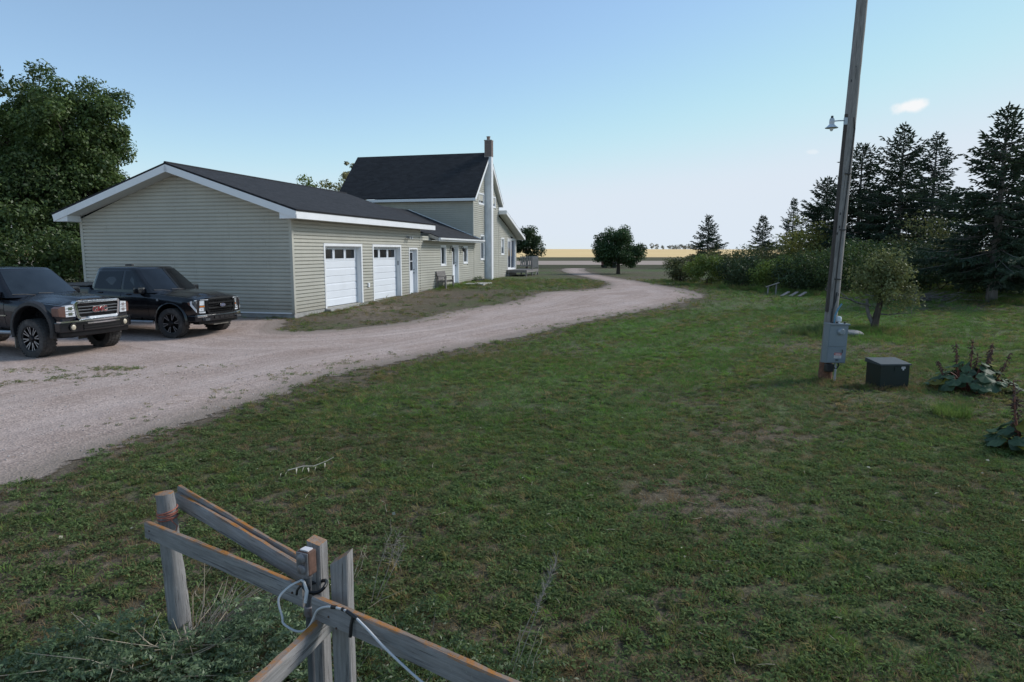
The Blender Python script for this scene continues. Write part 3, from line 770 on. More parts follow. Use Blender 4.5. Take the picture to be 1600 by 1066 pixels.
# patio door
pd = empty('patio_door'); pd.parent = house
BLUEG = glass('patio_glass', (0.012, 0.022, 0.045), 0.08)
s0, s1, z0, z1 = pat
fbox('pane', BLUEG, pd, (s0 + 0.12, s0 + 1.02, z0 + 0.12, z1 - 0.12), -0.05, -0.035); fbox('pane', BLUEG, pd, (s0 + 1.16, s1 - 0.06, z0 + 0.06, z1 - 0.06), -0.10, -0.085)
for q in ((s0, s0 + 0.12, z0, z1), (s0 + 1.02, s0 + 1.16, z0, z1), (s1 - 0.06, s1, z0, z1), (s0 + 0.12, s0 + 1.02, z0, z0 + 0.12), (s0 + 0.12, s0 + 1.02, z1 - 0.12, z1), (s0 + 1.16, s1 - 0.06, z0, z0 + 0.06), (s0 + 1.16, s1 - 0.06, z1 - 0.06, z1)):
    fbox('frame', WHITE, pd, q, -0.11, 0.0)
casing(pd, pat, 0.09)
# lanterns beside the house door, small light above patio door
for s, z in ((14.25, 2.62), (16.20, 2.62)):
    l = fbox('wall_lantern', DARKM, house, (s - 0.05, s + 0.05, z - 0.06, z + 0.08), 0.015, 0.05, bevel=0.008)
    MB().tube([front(s, 0.04, z + 0.03), front(s, 0.12, z + 0.10), front(s, 0.18, z + 0.04)], 0.012, 8).build('arm', DARKM, l)
    MB().lathe([(0.0, 0.08), (0.06, 0.05), (0.085, 0.02), (0.075, -0.12), (0.05, -0.16), (0.0, -0.17)], 'z', 8, (s, -0.18, z - 0.05)).build('lamp_body', DARKM, l)
    MB().lathe([(0.079, 0.012), (0.072, -0.1)], 'z', 8, (s, -0.18, z - 0.055)).build('lamp_glass', glass('lamp_glass', (0.4, 0.38, 0.33), 0.15), l)
fbox('porch_light', DARKM, house, (28.4, 28.58, 3.44, 3.54), 0.015, 0.16, bevel=0.02)
# link roof: shed running up to the house wall
LE, LZ = 0.55, 3.17
sl = 0.39
lr = roof_slab('roof', house, [(11.0, -LE, LZ), (19.18, -LE, LZ), (HA0 - 0.02, -0.04, LZ + sl * (LE - 0.04)), (11.0, -0.04, LZ + sl * (LE - 0.04))], 0.05)
lr['label'] = 'low dark shingle roof over the link'
roof_slab('roof_slope', lr, [(10.0, -0.04, LZ + sl * (LE - 0.04)), (HA0 - 0.02, -0.04, LZ + sl * (LE - 0.04)), (HA0 - 0.02, 4.3, LZ + sl * (LE + 4.3)), (10.0, 4.3, LZ + sl * (LE + 4.3))], 0.05)
MB().prism([(HA0 - 0.0, -0.04), (19.18, -LE), (19.18, -0.04)], 'z', 3.0, 3.02).build('soffit', SOFFIT, lr)
MB().box(10.95, 19.2, -LE + 0.0, -LE + 0.02, LZ - 0.22, LZ - 0.055).build('fascia', WHITE, lr)
MB().prism([(-LE - 0.11, LZ - 0.04), (-LE - 0.10, LZ - 0.13), (-LE - 0.06, LZ - 0.15), (-LE - 0.003, LZ - 0.15), (-LE - 0.003, LZ - 0.04)], 'x', 10.95, 19.22).build('gutter', WHITE, lr)
MB().box(10.0, HA0, -LE + 0.025, -0.022, LZ - 0.21, LZ - 0.195).build('soffit', SOFFIT, lr)
bar('rake_board', pm('aged_trim', (0.42, 0.40, 0.36), 0.7), lr, (10.97, -LE, LZ - 0.045), (10.97, 0.0, LZ + sl * LE - 0.045), (0, 0, 1), 0.16, 0.03)
bar('flashing', WHITE, lr, (HA0 - 0.035, -0.5, LZ + 0.05 + sl * 0.05), (HA0 - 0.035, 4.3, LZ + sl * (LE + 4.3) + 0.05), (0, 0, 1), 0.06, 0.014)
# main roof
HO, HF, HB = 0.42, 0.30, HD + 0.3
HE = HT - 0.02
pit = (HRZ - HE - 0.10) / (HR - HA0 + HO)
for k, (xe, s) in enumerate(((HA0 - HO, 1), (HA1 + HO, -1))):
    q = [(xe, -HF, HE + 0.10), (xe, HB, HE + 0.10), (HR, HB, HRZ), (HR, -HF, HRZ)]
    o = roof_slab('roof' if k == 0 else 'roof_slope', house if k == 0 else mr, q, 0.06)
    if k == 0: mr = o; mr['label'] = 'steep black shingle main roof'
    MB().box(min(xe, xe + s * 0.025), max(xe, xe + s * 0.025), -HF + 0.02, HB - 0.02, HE - 0.13, HE + 0.035).build('fascia', WHITE, mr)
    MB().box(min(xe + s * 0.03, xe + s * (HO - 0.03)), max(xe + s * 0.03, xe + s * (HO - 0.03)), -HF + 0.03, HB - 0.03, HE - 0.12, HE - 0.105).build('soffit', SOFFIT, mr)
    for y in (-HF, HB - 0.03):
        bar('rake_board', WHITE, mr, (xe, y, HE + 0.03), (HR, y, HRZ - 0.07), (0, 0, 1), 0.20, 0.03 if s < 0 else -0.03, -0.03 if s < 0 else 0.03)
    V = [(xe + s * 0.1, -HF + 0.03, HE - 0.07), (xe + s * 0.1, 0.0, HE - 0.07), (HR, 0.0, HRZ - 0.24), (HR, -HF + 0.03, HRZ - 0.24)]
    MB().add(V + [(p[0], p[1], p[2] + 0.012) for p in V], [(0, 1, 2, 3), (7, 6, 5, 4), (0, 1, 5, 4), (1, 2, 6, 5), (2, 3, 7, 6), (3, 0, 4, 7)]).build('rake_soffit', SOFFIT, mr)
# addition roof
AO = 0.62
a0, za0, a1, za1 = HA1 - 0.02, 5.30, AA1 + 0.62, 3.56
ar = roof_slab('roof', house, [(a1, -AO, za1), (a1, 5.4, za1), (a0, 5.4, za0), (a0, -AO, za0)], 0.06)
ar['label'] = 'dark shingle roof over the rear addition'
bar('rake_board', WHITE, ar, (a0, -AO, za0 - 0.065), (a1, -AO, za1 - 0.065), (0, 0, 1), 0.20, 0.03, -0.03)
MB().box(a0 - 0.03, a0 - 0.004, -AO, -0.06, za0 - 0.26, za0 + 0.01).build('rake_end', WHITE, ar)
MB().box(a1 - 0.005, a1 + 0.02, -AO, 5.4, za1 - 0.24, za1 - 0.06).build('fascia', WHITE, ar)
V = [(a0, -AO + 0.032, za0 - 0.2), (a0, 0.0, za0 - 0.2), (a1 - 0.01, 0.0, za1 - 0.2), (a1 - 0.01, -AO + 0.032, za1 - 0.2)]
MB().add(V + [(p[0], p[1], p[2] + 0.012) for p in V], [(0, 1, 2, 3), (7, 6, 5, 4), (0, 1, 5, 4), (1, 2, 6, 5), (2, 3, 7, 6), (3, 0, 4, 7)]).build('rake_soffit', SOFFIT, ar)
# chimney: sheet-metal chase up the gable, brick stack above
ch = MB().box(21.40, 21.80, -0.46, -0.001, 0.40, 8.62).build('chimney', FLUE, house)
for z in np.arange(1.6, 8.5, 1.2): MB().box(21.394, 21.806, -0.466, -0.001, z, z + 0.035).build('seam', FLUE, ch)
MB().box(21.79, 21.815, -0.475, -0.002, 0.42, 8.60).build('corner_trim', WHITE, ch)
MB().box(21.385, 21.415, -0.02, -0.0005, 0.42, 8.0).build('corner_trim', WHITE, ch)
MB().box(21.385, 21.795, -0.475, -0.455, 0.45, 8.61).build('face_panel', WHITE, ch)
BRICK = pm('chimney_brick', (0.20, 0.155, 0.14), 0.9, var=0.3, scale=14, bmp=0.3)
MORTAR = pm('mortar', (0.36, 0.33, 0.30), 0.95)
core = MB().box(21.385, 21.815, -0.475, 0.0, 8.60, 9.62).build('stack', MORTAR, ch)
bh = 0.075
for i in range(13):
    z = 8.61 + i * (bh + 0.003)
    off = 0.5 * (i % 2)
    for k in range(3):
        u0 = max(0.0, (k - off) * 0.215); u1 = min(0.445, (k + 1 - off) * 0.215 - 0.012)
        if u1 - u0 < 0.03: continue
        fbox('brick', BRICK, core, (21.378 + u0, 21.378 + u1, z, z + bh - 0.01), 0.465, 0.484)
        v0 = -0.475 + u0; v1 = min(-0.475 + u1, 0.0)
        MB().box(21.374, 21.392, v0, v1, z, z + bh - 0.01).build('brick', BRICK, core)
MB().box(21.36, 21.84, -0.50, 0.02, 9.62, 9.68).build('cap', CONC, ch, bevel=0.008)
MB().lathe([(0.11, 9.68), (0.11, 9.88), (0.135, 9.88), (0.135, 9.92), (0.09, 9.92), (0.09, 9.70)], 'z', 16, (21.6, -0.22, 0)).build('flue_pipe', pm('clay', (0.30, 0.22, 0.18), 0.8), ch, 40)
MB().box(12.0, 12.02, -0.05, -0.02, 0.5, 0.52).build('hose_bib', DARKM, house)

# deck at the far end of the house
deck = empty('deck', (HC[0], HC[1], 0), HROT)
tag(deck, 'weathered wooden deck with railing below the patio door at house end', 'deck')
def plank_local(name, mat, parent, p, q, w, t, up=(0, 0, 1)):
    """straight board from p to q, w wide (across), t thick; own X runs along the grain"""
    p, q = Vector(p), Vector(q); x = (q - p); L = x.length; x.normalize(); z = Vector(up); z = (z - x * z.dot(x)).normalized(); y = z.cross(x)
    o = MB().box(0, L, -w / 2, w / 2, -t / 2, t / 2).build(name, mat, parent)
    o.matrix_local = Matrix(((x.x, y.x, z.x, p.x), (x.y, y.y, z.y, p.y), (x.z, y.z, z.z, p.z), (0, 0, 0, 1)))
    return o
DA0, DA1, DB = 27.0, 31.3, 1.55
for i in range(11):
    y = -0.06 - (i + 0.5) * 0.14
    plank_local('deck_board', OLDWOOD, deck, (DA0, y, 1.02), (DA1, y, 1.02), 0.132, 0.035)
for x, y in ((DA0 + 0.1, -DB), (29.1, -DB), (DA1 - 0.1, -DB), (DA0 + 0.1, -0.2), (DA1 - 0.1, -0.2)):
    plank_local('post', OLDWOOD, deck, (x, y, 0.3), (x, y, 1.98 if (x > 29 and y < -1) else 0.999), 0.10, 0.10, (1, 0, 0))
plank_local('joist', OLDWOOD, deck, (DA0, -DB - 0.03, 0.92), (DA1, -DB - 0.03, 0.92), 0.035, 0.16)
plank_local('joist', OLDWOOD, deck, (DA0 + 0.02, -DB, 0.92), (DA0 + 0.02, -0.1, 0.92), 0.035, 0.16)
for x in (DA1 - 0.05,):
    for z in (1.28, 1.92): plank_local('rail', PALLET, deck, (x, -DB, z), (x, -0.05, z), 0.09, 0.04)
    for y in np.arange(-DB + 0.12, -0.1, 0.14): plank_local('baluster', PALLET, deck, (x - 0.04, y, 1.2), (x - 0.04, y, 2.05), 0.09, 0.02, (1, 0, 0))
for z in (1.28, 1.92): plank_local('rail', PALLET, deck, (29.1, -DB, z), (DA1, -DB, z), 0.04, 0.09)
for x in np.arange(29.2, DA1 - 0.05, 0.15): plank_local('baluster', PALLET, deck, (x, -DB - 0.03, 1.15), (x, -DB - 0.03, 2.02 + 0.06 * random.random()), 0.02, 0.09, (0, 1, 0))
plank_local('brace', OLDWOOD, deck, (30.0, -DB - 0.06, 0.5), (31.2, -DB - 0.06, 1.0), 0.03, 0.09)
for k in range(3): plank_local('step', PALLET, deck, (DA1 + 0.1 + k * 0.26, -1.4, 0.86 - k * 0.14), (DA1 + 0.1 + k * 0.26, -0.4, 0.86 - k * 0.14), 0.24, 0.035)

# bench against the link wall, concrete pad before the house door
bench = empty('bench', (HC[0], HC[1], 0), HROT)
tag(bench, 'weathered slatted wooden bench against siding between walk door and house door', 'bench')
bz = float(zg(*(HC + D1 * 12.4 + N1 * 0.6))) + 0.0
B0, B1 = 11.75, 13.05
for x in (B0, B1 - 0.06):
    plank_local('leg', OLDWOOD, bench, (x + 0.03, -0.62, bz - 0.02), (x + 0.03, -0.58, bz + 0.62), 0.07, 0.09, (1, 0, 0))
    plank_local('leg', OLDWOOD, bench, (x + 0.03, -0.10, bz - 0.02), (x + 0.03, -0.16, bz + 0.42), 0.07, 0.09, (1, 0, 0))
    plank_local('upright', OLDWOOD, bench, (x + 0.03, -0.20, bz + 0.38), (x + 0.03, -0.06, bz + 0.92), 0.05, 0.07, (1, 0, 0))
    plank_local('arm_rest', OLDWOOD, bench, (x + 0.03, -0.66, bz + 0.64), (x + 0.03, -0.10, bz + 0.66), 0.10, 0.03)
    plank_local('stretcher', OLDWOOD, bench, (x + 0.03, -0.6, bz + 0.38), (x + 0.03, -0.14, bz + 0.36), 0.045, 0.08)
for i in range(4): plank_local('seat_slat', OLDWOOD, bench, (B0 - 0.02, -0.56 + i * 0.115, bz + 0.435 - i * 0.012), (B1 + 0.02, -0.56 + i * 0.115, bz + 0.435 - i * 0.012), 0.10, 0.024)
for i in range(4): plank_local('back_slat', OLDWOOD, bench, (B0 - 0.02, -0.20 + i * 0.032, bz + 0.52 + i * 0.118), (B1 + 0.02, -0.20 + i * 0.032, bz + 0.52 + i * 0.118), 0.024, 0.105)
pp = HC + D1 * 15.9 + N1 * 1.15
pad_o = MB().box(-1.05, 1.05, -0.62, 0.62, -0.08, 0.075).build('concrete_pad', pm('pale_concrete', (0.42, 0.40, 0.37), 0.9, var=0.15, bmp=0.2), None, bevel=0.012)
pad_o.location = g(pp[0], pp[1]); pad_o.rotation_euler = (0, 0, HROT + 0.03)
tag(pad_o, 'pale flat concrete pad lying in grass before the white house door', 'slab')
bx_ = HC + D1 * 18.6 + N1 * 0.35
planter = empty('flower_box', g(bx_[0], bx_[1]), HROT)
tag(planter, 'small dark flower box with low plants against wall left of the chimney', 'planter')
for q in ((-0.9, 0.9, -0.15, -0.12), (-0.9, 0.9, 0.12, 0.15), (-0.9, -0.87, -0.12, 0.12), (0.87, 0.9, -0.12, 0.12)): MB().box(q[0], q[1], q[2], q[3], -0.03, 0.16).build('side', DARKM, planter)
MB().box(-0.86, 0.86, -0.115, 0.115, 0.0, 0.12).build('soil', pm('soil', (0.04, 0.03, 0.022), 0.95), planter)
#@@PART3
# ---------------------------------------------------------------- pickup trucks (local: x forward from the front axle, y left, z up)
PAINT = pm('black_paint', (0.006, 0.0065, 0.009), 0.22, var=0.3, scale=3, spec=0.4, coat=0.55, dirt=((0.04, 0.038, 0.036), 0.30))
PAINT2 = pm('dusty_black_paint', (0.010, 0.011, 0.015), 0.26, var=0.3, scale=3, spec=0.35, coat=0.35, dirt=((0.05, 0.047, 0.044), 0.4))
PLASTIC = pm('black_plastic', (0.016, 0.016, 0.018), 0.55, var=0.25, scale=8, dirt=((0.06, 0.055, 0.05), 0.3))
RUBBER = pm('tyre_rubber', (0.045, 0.043, 0.042), 0.85, var=0.3, scale=12, dirt=((0.15, 0.135, 0.12), 0.7))
GLOSSB = pm('gloss_black_trim', (0.005, 0.005, 0.006), 0.4, var=0.2, spec=0.3)
CHROME = pm('chrome', (0.75, 0.76, 0.78), 0.12, 1.0, var=0.05)
RIMB = pm('black_alloy', (0.018, 0.018, 0.02), 0.35, 0.6, var=0.2)
RIMM = pm('machined_alloy', (0.40, 0.41, 0.42), 0.35, 0.8, var=0.1)
RIMG = pm('grey_alloy', (0.26, 0.26, 0.27), 0.4, 0.6, var=0.15)
LENS = glass('lamp_lens', (0.62, 0.64, 0.66), 0.1)
LENSD = glass('lamp_dark', (0.08, 0.085, 0.09), 0.1)
AMBER = glass('amber_lens', (0.55, 0.16, 0.02), 0.15)
ORANGE = glass('amber_reflector', (0.15, 0.075, 0.058), 0.2)
CARGLASS = glass('car_glass', (0.008, 0.010, 0.013), 0.03); CARGLASS.node_tree.nodes['Principled BSDF'].inputs['Specular IOR Level'].default_value = 0.38
SHIELD = glass('windshield_glass', (0.012, 0.016, 0.020), 0.03)
UNDER = pm('underbody', (0.012, 0.011, 0.011), 0.9)
DUST = pm('dusty_metal', (0.22, 0.20, 0.17), 0.7, 0.2, var=0.25)
REDT = pm('red_enamel', (0.20, 0.02, 0.025), 0.3)
BLUEB = pm('blue_enamel', (0.03, 0.06, 0.16), 0.25)

def interp(tab, x):
    xs = [t[0] for t in tab]; return [float(np.interp(x, xs[::-1] if xs[0] > xs[-1] else xs, [t[k] for t in tab][::-1] if xs[0] > xs[-1] else [t[k] for t in tab])) for k in range(1, len(tab[0]))]
def smooth_pts(mb, deg=38): return mb
def loft(sections, cap=True):
    mb = MB(); n = len(sections[0])
    for s in sections: mb.v += [tuple(p) for p in s]
    for i in range(len(sections) - 1):
        for k in range(n):
            a = i * n + k; b = i * n + (k + 1) % n; mb.f.append((a, b, b + n, a + n))
    if cap: mb.f.append(tuple(range(n))[::-1]); e = (len(sections) - 1) * n; mb.f.append(tuple(e + k for k in range(n)))
    return mb
def boolean_cut(o, cutters):
    for c in cutters:
        m = o.modifiers.new('cut', 'BOOLEAN'); m.operation = 'DIFFERENCE'; m.object = c; m.solver = 'EXACT'
    dg = bpy.context.evaluated_depsgraph_get(); me = bpy.data.meshes.new_from_object(o.evaluated_get(dg))
    o.modifiers.clear(); o.data = me
    for c in cutters: bpy.data.objects.remove(c)
    me.polygons.foreach_set('use_smooth', [True] * len(me.polygons)); me.set_sharp_from_angle(angle=R(32))
def make_wheel(parent, x, y, rad, width, side, steer, spokes, rim_r, style):
    """wheel stood on the ground at (x, y); side +1 left, -1 right; outer face looks away from the truck"""
    root = empty('wheel', (x, y, rad - 0.012)); root.parent = parent; root.rotation_euler = (0, 0, steer)
    h = width / 2; s = side
    prof = [(rim_r - 0.02, -h * 0.8), (rim_r + 0.01, -h * 0.95), (rad * 0.86, -h), (rad * 0.955, -h * 0.92), (rad * 0.985, -h * 0.72), (rad * 0.99, 0), (rad * 0.985, h * 0.72), (rad * 0.955, h * 0.92), (rad * 0.86, h), (rim_r + 0.01, h * 0.95), (rim_r - 0.02, h * 0.8)]
    t = MB().lathe(prof, 'y', 40); nb = 34
    for k in range(nb):                         # tread lugs
        for row, (y0, y1, ph) in enumerate(((-h * 1.0, -h * 0.62, 0), (-h * 0.52, -h * 0.06, 0.5), (h * 0.06, h * 0.52, 0.25), (h * 0.62, h * 1.0, 0.5))):
            a = 2 * math.pi * (k + ph) / nb; w = math.pi / nb * 0.62
            V = []
            for yy in (y0, y1):
                for da in (-w, w):
                    for rr in (rad * 0.95 if abs(yy) > h * 0.9 else rad * 0.975, rad * (0.992 if abs(yy) > h * 0.9 else 1.008)):
                        sk = 0.35 * w * (1 if yy == y0 else -1)
                        V.append((rr * math.cos(a + da + sk), yy, rr * math.sin(a + da + sk)))
            t.add(V, [(0, 1, 3, 2), (4, 6, 7, 5), (0, 4, 5, 1), (2, 3, 7, 6), (0, 2, 6, 4), (1, 5, 7, 3)])
    t.build('tyre', RUBBER, root, 30)
    rm = MB().lathe([(rim_r, -h * 0.8), (rim_r, s * h * 0.0), (rim_r * 0.96, s * h * 0.3), (rim_r * 0.97, s * h * 0.75), (rim_r, s * h * 0.9), (rim_r + 0.012, s * h * 0.96), (rim_r + 0.014, s * h * 0.8)], 'y', 36).build('rim', RIMB, root, 40)
    MB().lathe([(0.0, s * h * 0.10), (rim_r * 0.97, s * h * 0.12), (rim_r * 0.97, s * h * 0.05), (0.0, s * h * 0.02)], 'y', 24).build('brake_disc', UNDER, root)
    fy = s * h * 0.72
    for k in range(spokes):
        a = 2 * math.pi * k / spokes + 0.2
        for da in (-0.13, 0.13):
            c, d = math.cos(a), math.sin(a)
            tmp = MB(); r0, r1 = 0.05, rim_r * 0.985
            e0, e1 = da * 0.25, da
            V = []
            for rr, ee, ww, yy in ((r0, e0, 0.022, fy), (r1, e1, 0.020, fy + s * h * 0.08)):
                for sg in (-1, 1):
                    for dy2 in (0, -s * 0.05):
                        ang = a + ee; px = rr * math.cos(ang) - sg * ww * math.sin(ang); pz = rr * math.sin(ang) + sg * ww * math.cos(ang)
                        V.append((px, yy + dy2, pz))
            tmp.add(V, [(0, 1, 3, 2), (4, 6, 7, 5), (0, 4, 5, 1), (2, 3, 7, 6), (0, 2, 6, 4), (1, 5, 7, 3)])
            sp = tmp.build('spoke', RIMB, rm)
            V2 = []
            for rr, ee, ww, yy in ((r0 + 0.05, e0 * 1.3, 0.007, fy + s * 0.002), (r1, e1, 0.011, fy + s * h * 0.08 + s * 0.002)):
                for sg in (-1, 1):
                    for dy2 in (0, s * 0.004):
                        ang = a + ee + (0.02 if da > 0 else -0.02); px = rr * math.cos(ang) - sg * ww * math.sin(ang); pz = rr * math.sin(ang) + sg * ww * math.cos(ang)
                        V2.append((px, yy + dy2, pz))
            if style != 'plain': MB().add(V2, [(0, 1, 3, 2), (4, 6, 7, 5), (0, 4, 5, 1), (2, 3, 7, 6), (0, 2, 6, 4), (1, 5, 7, 3)]).build('spoke_edge', RIMM if style == 'milled' else RIMG, rm)
    MB().lathe([(0.0, fy + s * 0.03), (0.05, fy + s * 0.028), (0.065, fy + s * 0.012), (0.07, fy - s * 0.05)], 'y', 18).build('hub_cap', RIMB, rm, 40)
    return root

def pickup(name, loc, rz, P):
    root = empty(name, loc, rz); pa = P['paint']
    WB, HW, ZB = P['wb'], P['hw'], P['zb']
    tab = P['tab']                               # x, z shoulder, z top centre, half width at bottom, mid, shoulder
    def section(x):
        zs, zt, wb, wm, ws, zb = interp(tab, x)
        zm = zb + (zs - zb) * 0.55
        half = [(0.0, zb), (wb - 0.08, zb), (wb, zb + 0.05), (wb + (wm - wb) * 0.6, zb + (zm - zb) * 0.45), (wm, zm), (wm, zm + (zs - zm) * 0.55), (ws + 0.012, zs - 0.05), (ws - 0.03, zs - 0.008), (ws - 0.10, zs + 0.004), (ws * 0.62, zs + (zt - zs) * 0.78), (ws * 0.3, zs + (zt - zs) * 0.96), (0.0, zt)]
        ring = half + [(-y, z) for y, z in half[-2:0:-1]]
        return [(x, y, z) for y, z in ring]
    xs = sorted({t[0] for t in tab} | set(np.linspace(tab[0][0], tab[-1][0], 42).tolist()), reverse=True)
    body = loft([section(x) for x in xs]).build('body', pa, root)
    cutters = []
    for ax in (0.0, -WB):
        for s in (-1, 1):
            c = MB().lathe([(0.0, s * 0.52), (P['arch'], s * 0.52), (P['arch'], s * 1.3), (0.0, s * 1.3)], 'y', 40, (ax, 0, P['rad'] + P['archz'])).build('cutter', None)
            c.parent = root; cutters.append(c)
            c2 = MB().box(ax - P['arch'], ax + P['arch'], min(s * 0.53, s * 1.28), max(s * 0.53, s * 1.28), -0.3, P['rad'] + P['archz']).build('cutter', None); c2.parent = root; cutters.append(c2)
    bpy.context.view_layer.update()
    boolean_cut(body, cutters)
    # side surface for doors, handles, mouldings
    def side(x, t, s, off=0.004):
        ring = section(x); pts = ring[2:8]; f = t * (len(pts) - 1); i = min(int(f), len(pts) - 2); u = f - i
        y = pts[i][1] * (1 - u) + pts[i + 1][1] * u; z = pts[i][2] * (1 - u) + pts[i + 1][2] * u
        return (x, s * (y + off), z)
    def side_patch(nm, mat, x0, x1, t0, t1, s, off, n=6, parent=None):
        mb = MB(); X = np.linspace(x0, x1, n); T = np.linspace(t0, t1, 9)
        for o_ in (off, off - 0.03):
            for x in X:
                for t in T: mb.v.append(side(x, t, s, o_))
        m = len(T); N = n * m
        for i in range(n - 1):
            for j in range(m - 1):
                a = i * m + j; mb.f.append((a, a + m, a + m + 1, a + 1)); mb.f.append((N + a, N + a + 1, N + a + m + 1, N + a + m))
        rim = [i * m for i in range(n)] + [(n - 1) * m + j for j in range(1, m)] + [i * m + m - 1 for i in range(n - 2, -1, -1)] + [j for j in range(m - 2, 0, -1)]
        for a, b in zip(rim, rim[1:] + rim[:1]): mb.f.append((a, b, b + N, a + N))
        return mb.build(nm, mat, parent or root, 35)
    for s in (-1, 1):
        for (x0, x1) in P['doors']:
            d = side_patch('door', pa, x0 - 0.006, x1 + 0.006, 0.06, 0.97, s, 0.007)
            hx = x1 + 0.14; a = side(hx, 0.80, s, 0.012); b = side(hx + 0.19, 0.80, s, 0.012)
            MB().tube([(a[0], a[1], a[2]), ((a[0] + b[0]) / 2, a[1] + s * 0.03, a[2]), (b[0], b[1], b[2])], [0.016, 0.02, 0.016], 8).build('handle', P.get('handle', pa), d, 40)
    # cab
    G = P['cab']
    def cab_ring(t):
        xf = G['xf0'] + (G['xf1'] - G['xf0']) * t; xr = G['xr0'] + (G['xr1'] - G['xr0']) * t
        w = G['w0'] + (G['w1'] - G['w0']) * t ** 1.25; z = G['z0'] + (G['z1'] - G['z0']) * t; bow = 0.16 * (1 - 0.35 * t)
        pts = []
        for y in np.linspace(-w + 0.05, w - 0.05, 11): pts.append((xf - bow * (y / w) ** 2, y, z))
        x1 = xf - bow
        for x in np.linspace(x1 - 0.07, xr + 0.07, 9): pts.append((x, w, z))
        for y in np.linspace(w - 0.05, -w + 0.05, 7): pts.append((xr - 0.03 * (1 - (y / w) ** 2), y, z))
        for x in np.linspace(xr + 0.07, x1 - 0.07, 9): pts.append((x, -w, z))
        return pts
    rings = [cab_ring(t) for t in (0.0, 0.25, 0.5, 0.75, 0.88, 0.94)]
    top = cab_ring(1.0); cx = sum(p[0] for p in top) / len(top)
    for k, dz in ((0.992, -0.022), (0.965, -0.002), (0.91, 0.014), (0.6, 0.034), (0.25, 0.044)):
        rings.append([(cx + (p[0] - cx) * k, p[1] * k, p[2] + dz) for p in top])
    cab = loft(rings).build('cab', pa, root, 40)
    def cab_side(x, t, s, off):
        w = G['w0'] + (G['w1'] - G['w0']) * t ** 1.25; z = G['z0'] + (G['z1'] - G['z0']) * t
        return (x, s * (w + off), z)
    def pane(nm, pts, off=0.004, th=0.02):
        mb = MB(); n = len(pts); mb.add([p[0] for p in pts] + [p[1] for p in pts], [tuple(range(n)), tuple(range(2 * n - 1, n - 1, -1))] + [(i, (i + 1) % n, (i + 1) % n + n, i + n) for i in range(n)])
        return mb.build(nm, CARGLASS, cab, 30)
    for s in (-1, 1):
        for poly in P['windows']:
            # dense outline, so the pane follows the tumblehome
            D = []
            for (a, b), (c, d) in zip(poly, poly[1:] + poly[:1]):
                for u in (0, 0.34, 0.67): D.append((a + (c - a) * u, b + (d - b) * u))
            pane('side_window', [(cab_side(x, t, s, 0.005), cab_side(x, t, s, -0.02)) for x, t in D])
    mb = MB(); ny, nt_ = 13, 7; T = np.linspace(0.10, 0.93, nt_)
    for off in (0.006, -0.015):
        for t in T:
            xf = G['xf0'] + (G['xf1'] - G['xf0']) * t; w = G['w0'] + (G['w1'] - G['w0']) * t ** 1.25; z = G['z0'] + (G['z1'] - G['z0']) * t; bow = 0.16 * (1 - 0.35 * t)
            for y in np.linspace(-w + 0.09, w - 0.09, ny): mb.v.append((xf - bow * (y / w) ** 2 + off, y, z + off * 0.7))
    N = ny * nt_
    for i in range(nt_ - 1):
        for j in range(ny - 1):
            a = i * ny + j; mb.f.append((a, a + 1, a + ny + 1, a + ny)); mb.f.append((N + a, N + a + ny, N + a + ny + 1, N + a + 1))
    rim = list(range(ny)) + [i * ny + ny - 1 for i in range(1, nt_)] + [(nt_ - 1) * ny + j for j in range(ny - 2, -1, -1)] + [i * ny for i in range(nt_ - 2, 0, -1)]
    for a, b in zip(rim, rim[1:] + rim[:1]): mb.f.append((a, b, b + N, a + N))
    mb.build('windshield', P.get('wsglass', CARGLASS), cab, 40)
    for yy in (-0.35, 0.30):                      # wipers
        xa = G['xf0'] - 0.16 * (yy / G['w0']) ** 2
        MB().tube([(xa + 0.03, yy, G['z0'] + 0.03), (xa + 0.005, yy - 0.3, G['z0'] + 0.075), (xa - 0.04, yy - 0.6, G['z0'] + 0.085)], 0.009, 6).build('wiper', PLASTIC, cab)
    # hood panel
    hx0, hx1 = P['hood']; mb = MB(); X = np.linspace(hx0, hx1, 12); Yn = np.linspace(-1, 1, 17)
    for off in (0.0, -0.03):
        for x in X:
            zs, zt, wb, wm, ws, zb = interp(tab, x); w = ws - 0.10
            for v in Yn:
                a = abs(v); zz = zs + (zt - zs) * (1 - a ** 2.2) + 0.012
                if P['dome'] and 0.32 < a < 0.62: zz += P['dome'] * math.sin((a - 0.32) / 0.30 * math.pi) * 0.5
                if P['dome'] and a <= 0.5: zz += P['dome'] * 0.5 * min(1, (0.5 - a) / 0.08)
                edge = min(1, (x - hx1) / 0.05 + 0.2) if x < hx1 + 0.05 else min(1, (hx0 - x) / 0.06 + 0.25)
                mb.v.append((x, v * w, zz - 0.02 * (1 - max(0, min(1, edge))) + off))
    m = len(Yn); N = len(X) * m
    for i in range(len(X) - 1):
        for j in range(m - 1):
            a = i * m + j; mb.f.append((a, a + 1, a + m + 1, a + m)); mb.f.append((N + a, N + a + m, N + a + m + 1, N + a + 1))
    rim = [j for j in range(m)] + [i * m + m - 1 for i in range(1, len(X))] + [(len(X) - 1) * m + j for j in range(m - 2, -1, -1)] + [i * m for i in range(len(X) - 2, 0, -1)]
    for a, b in zip(rim, rim[1:] + rim[:1]): mb.f.append((a, b, b + N, a + N))
    mb.build('hood', pa, root, 30)
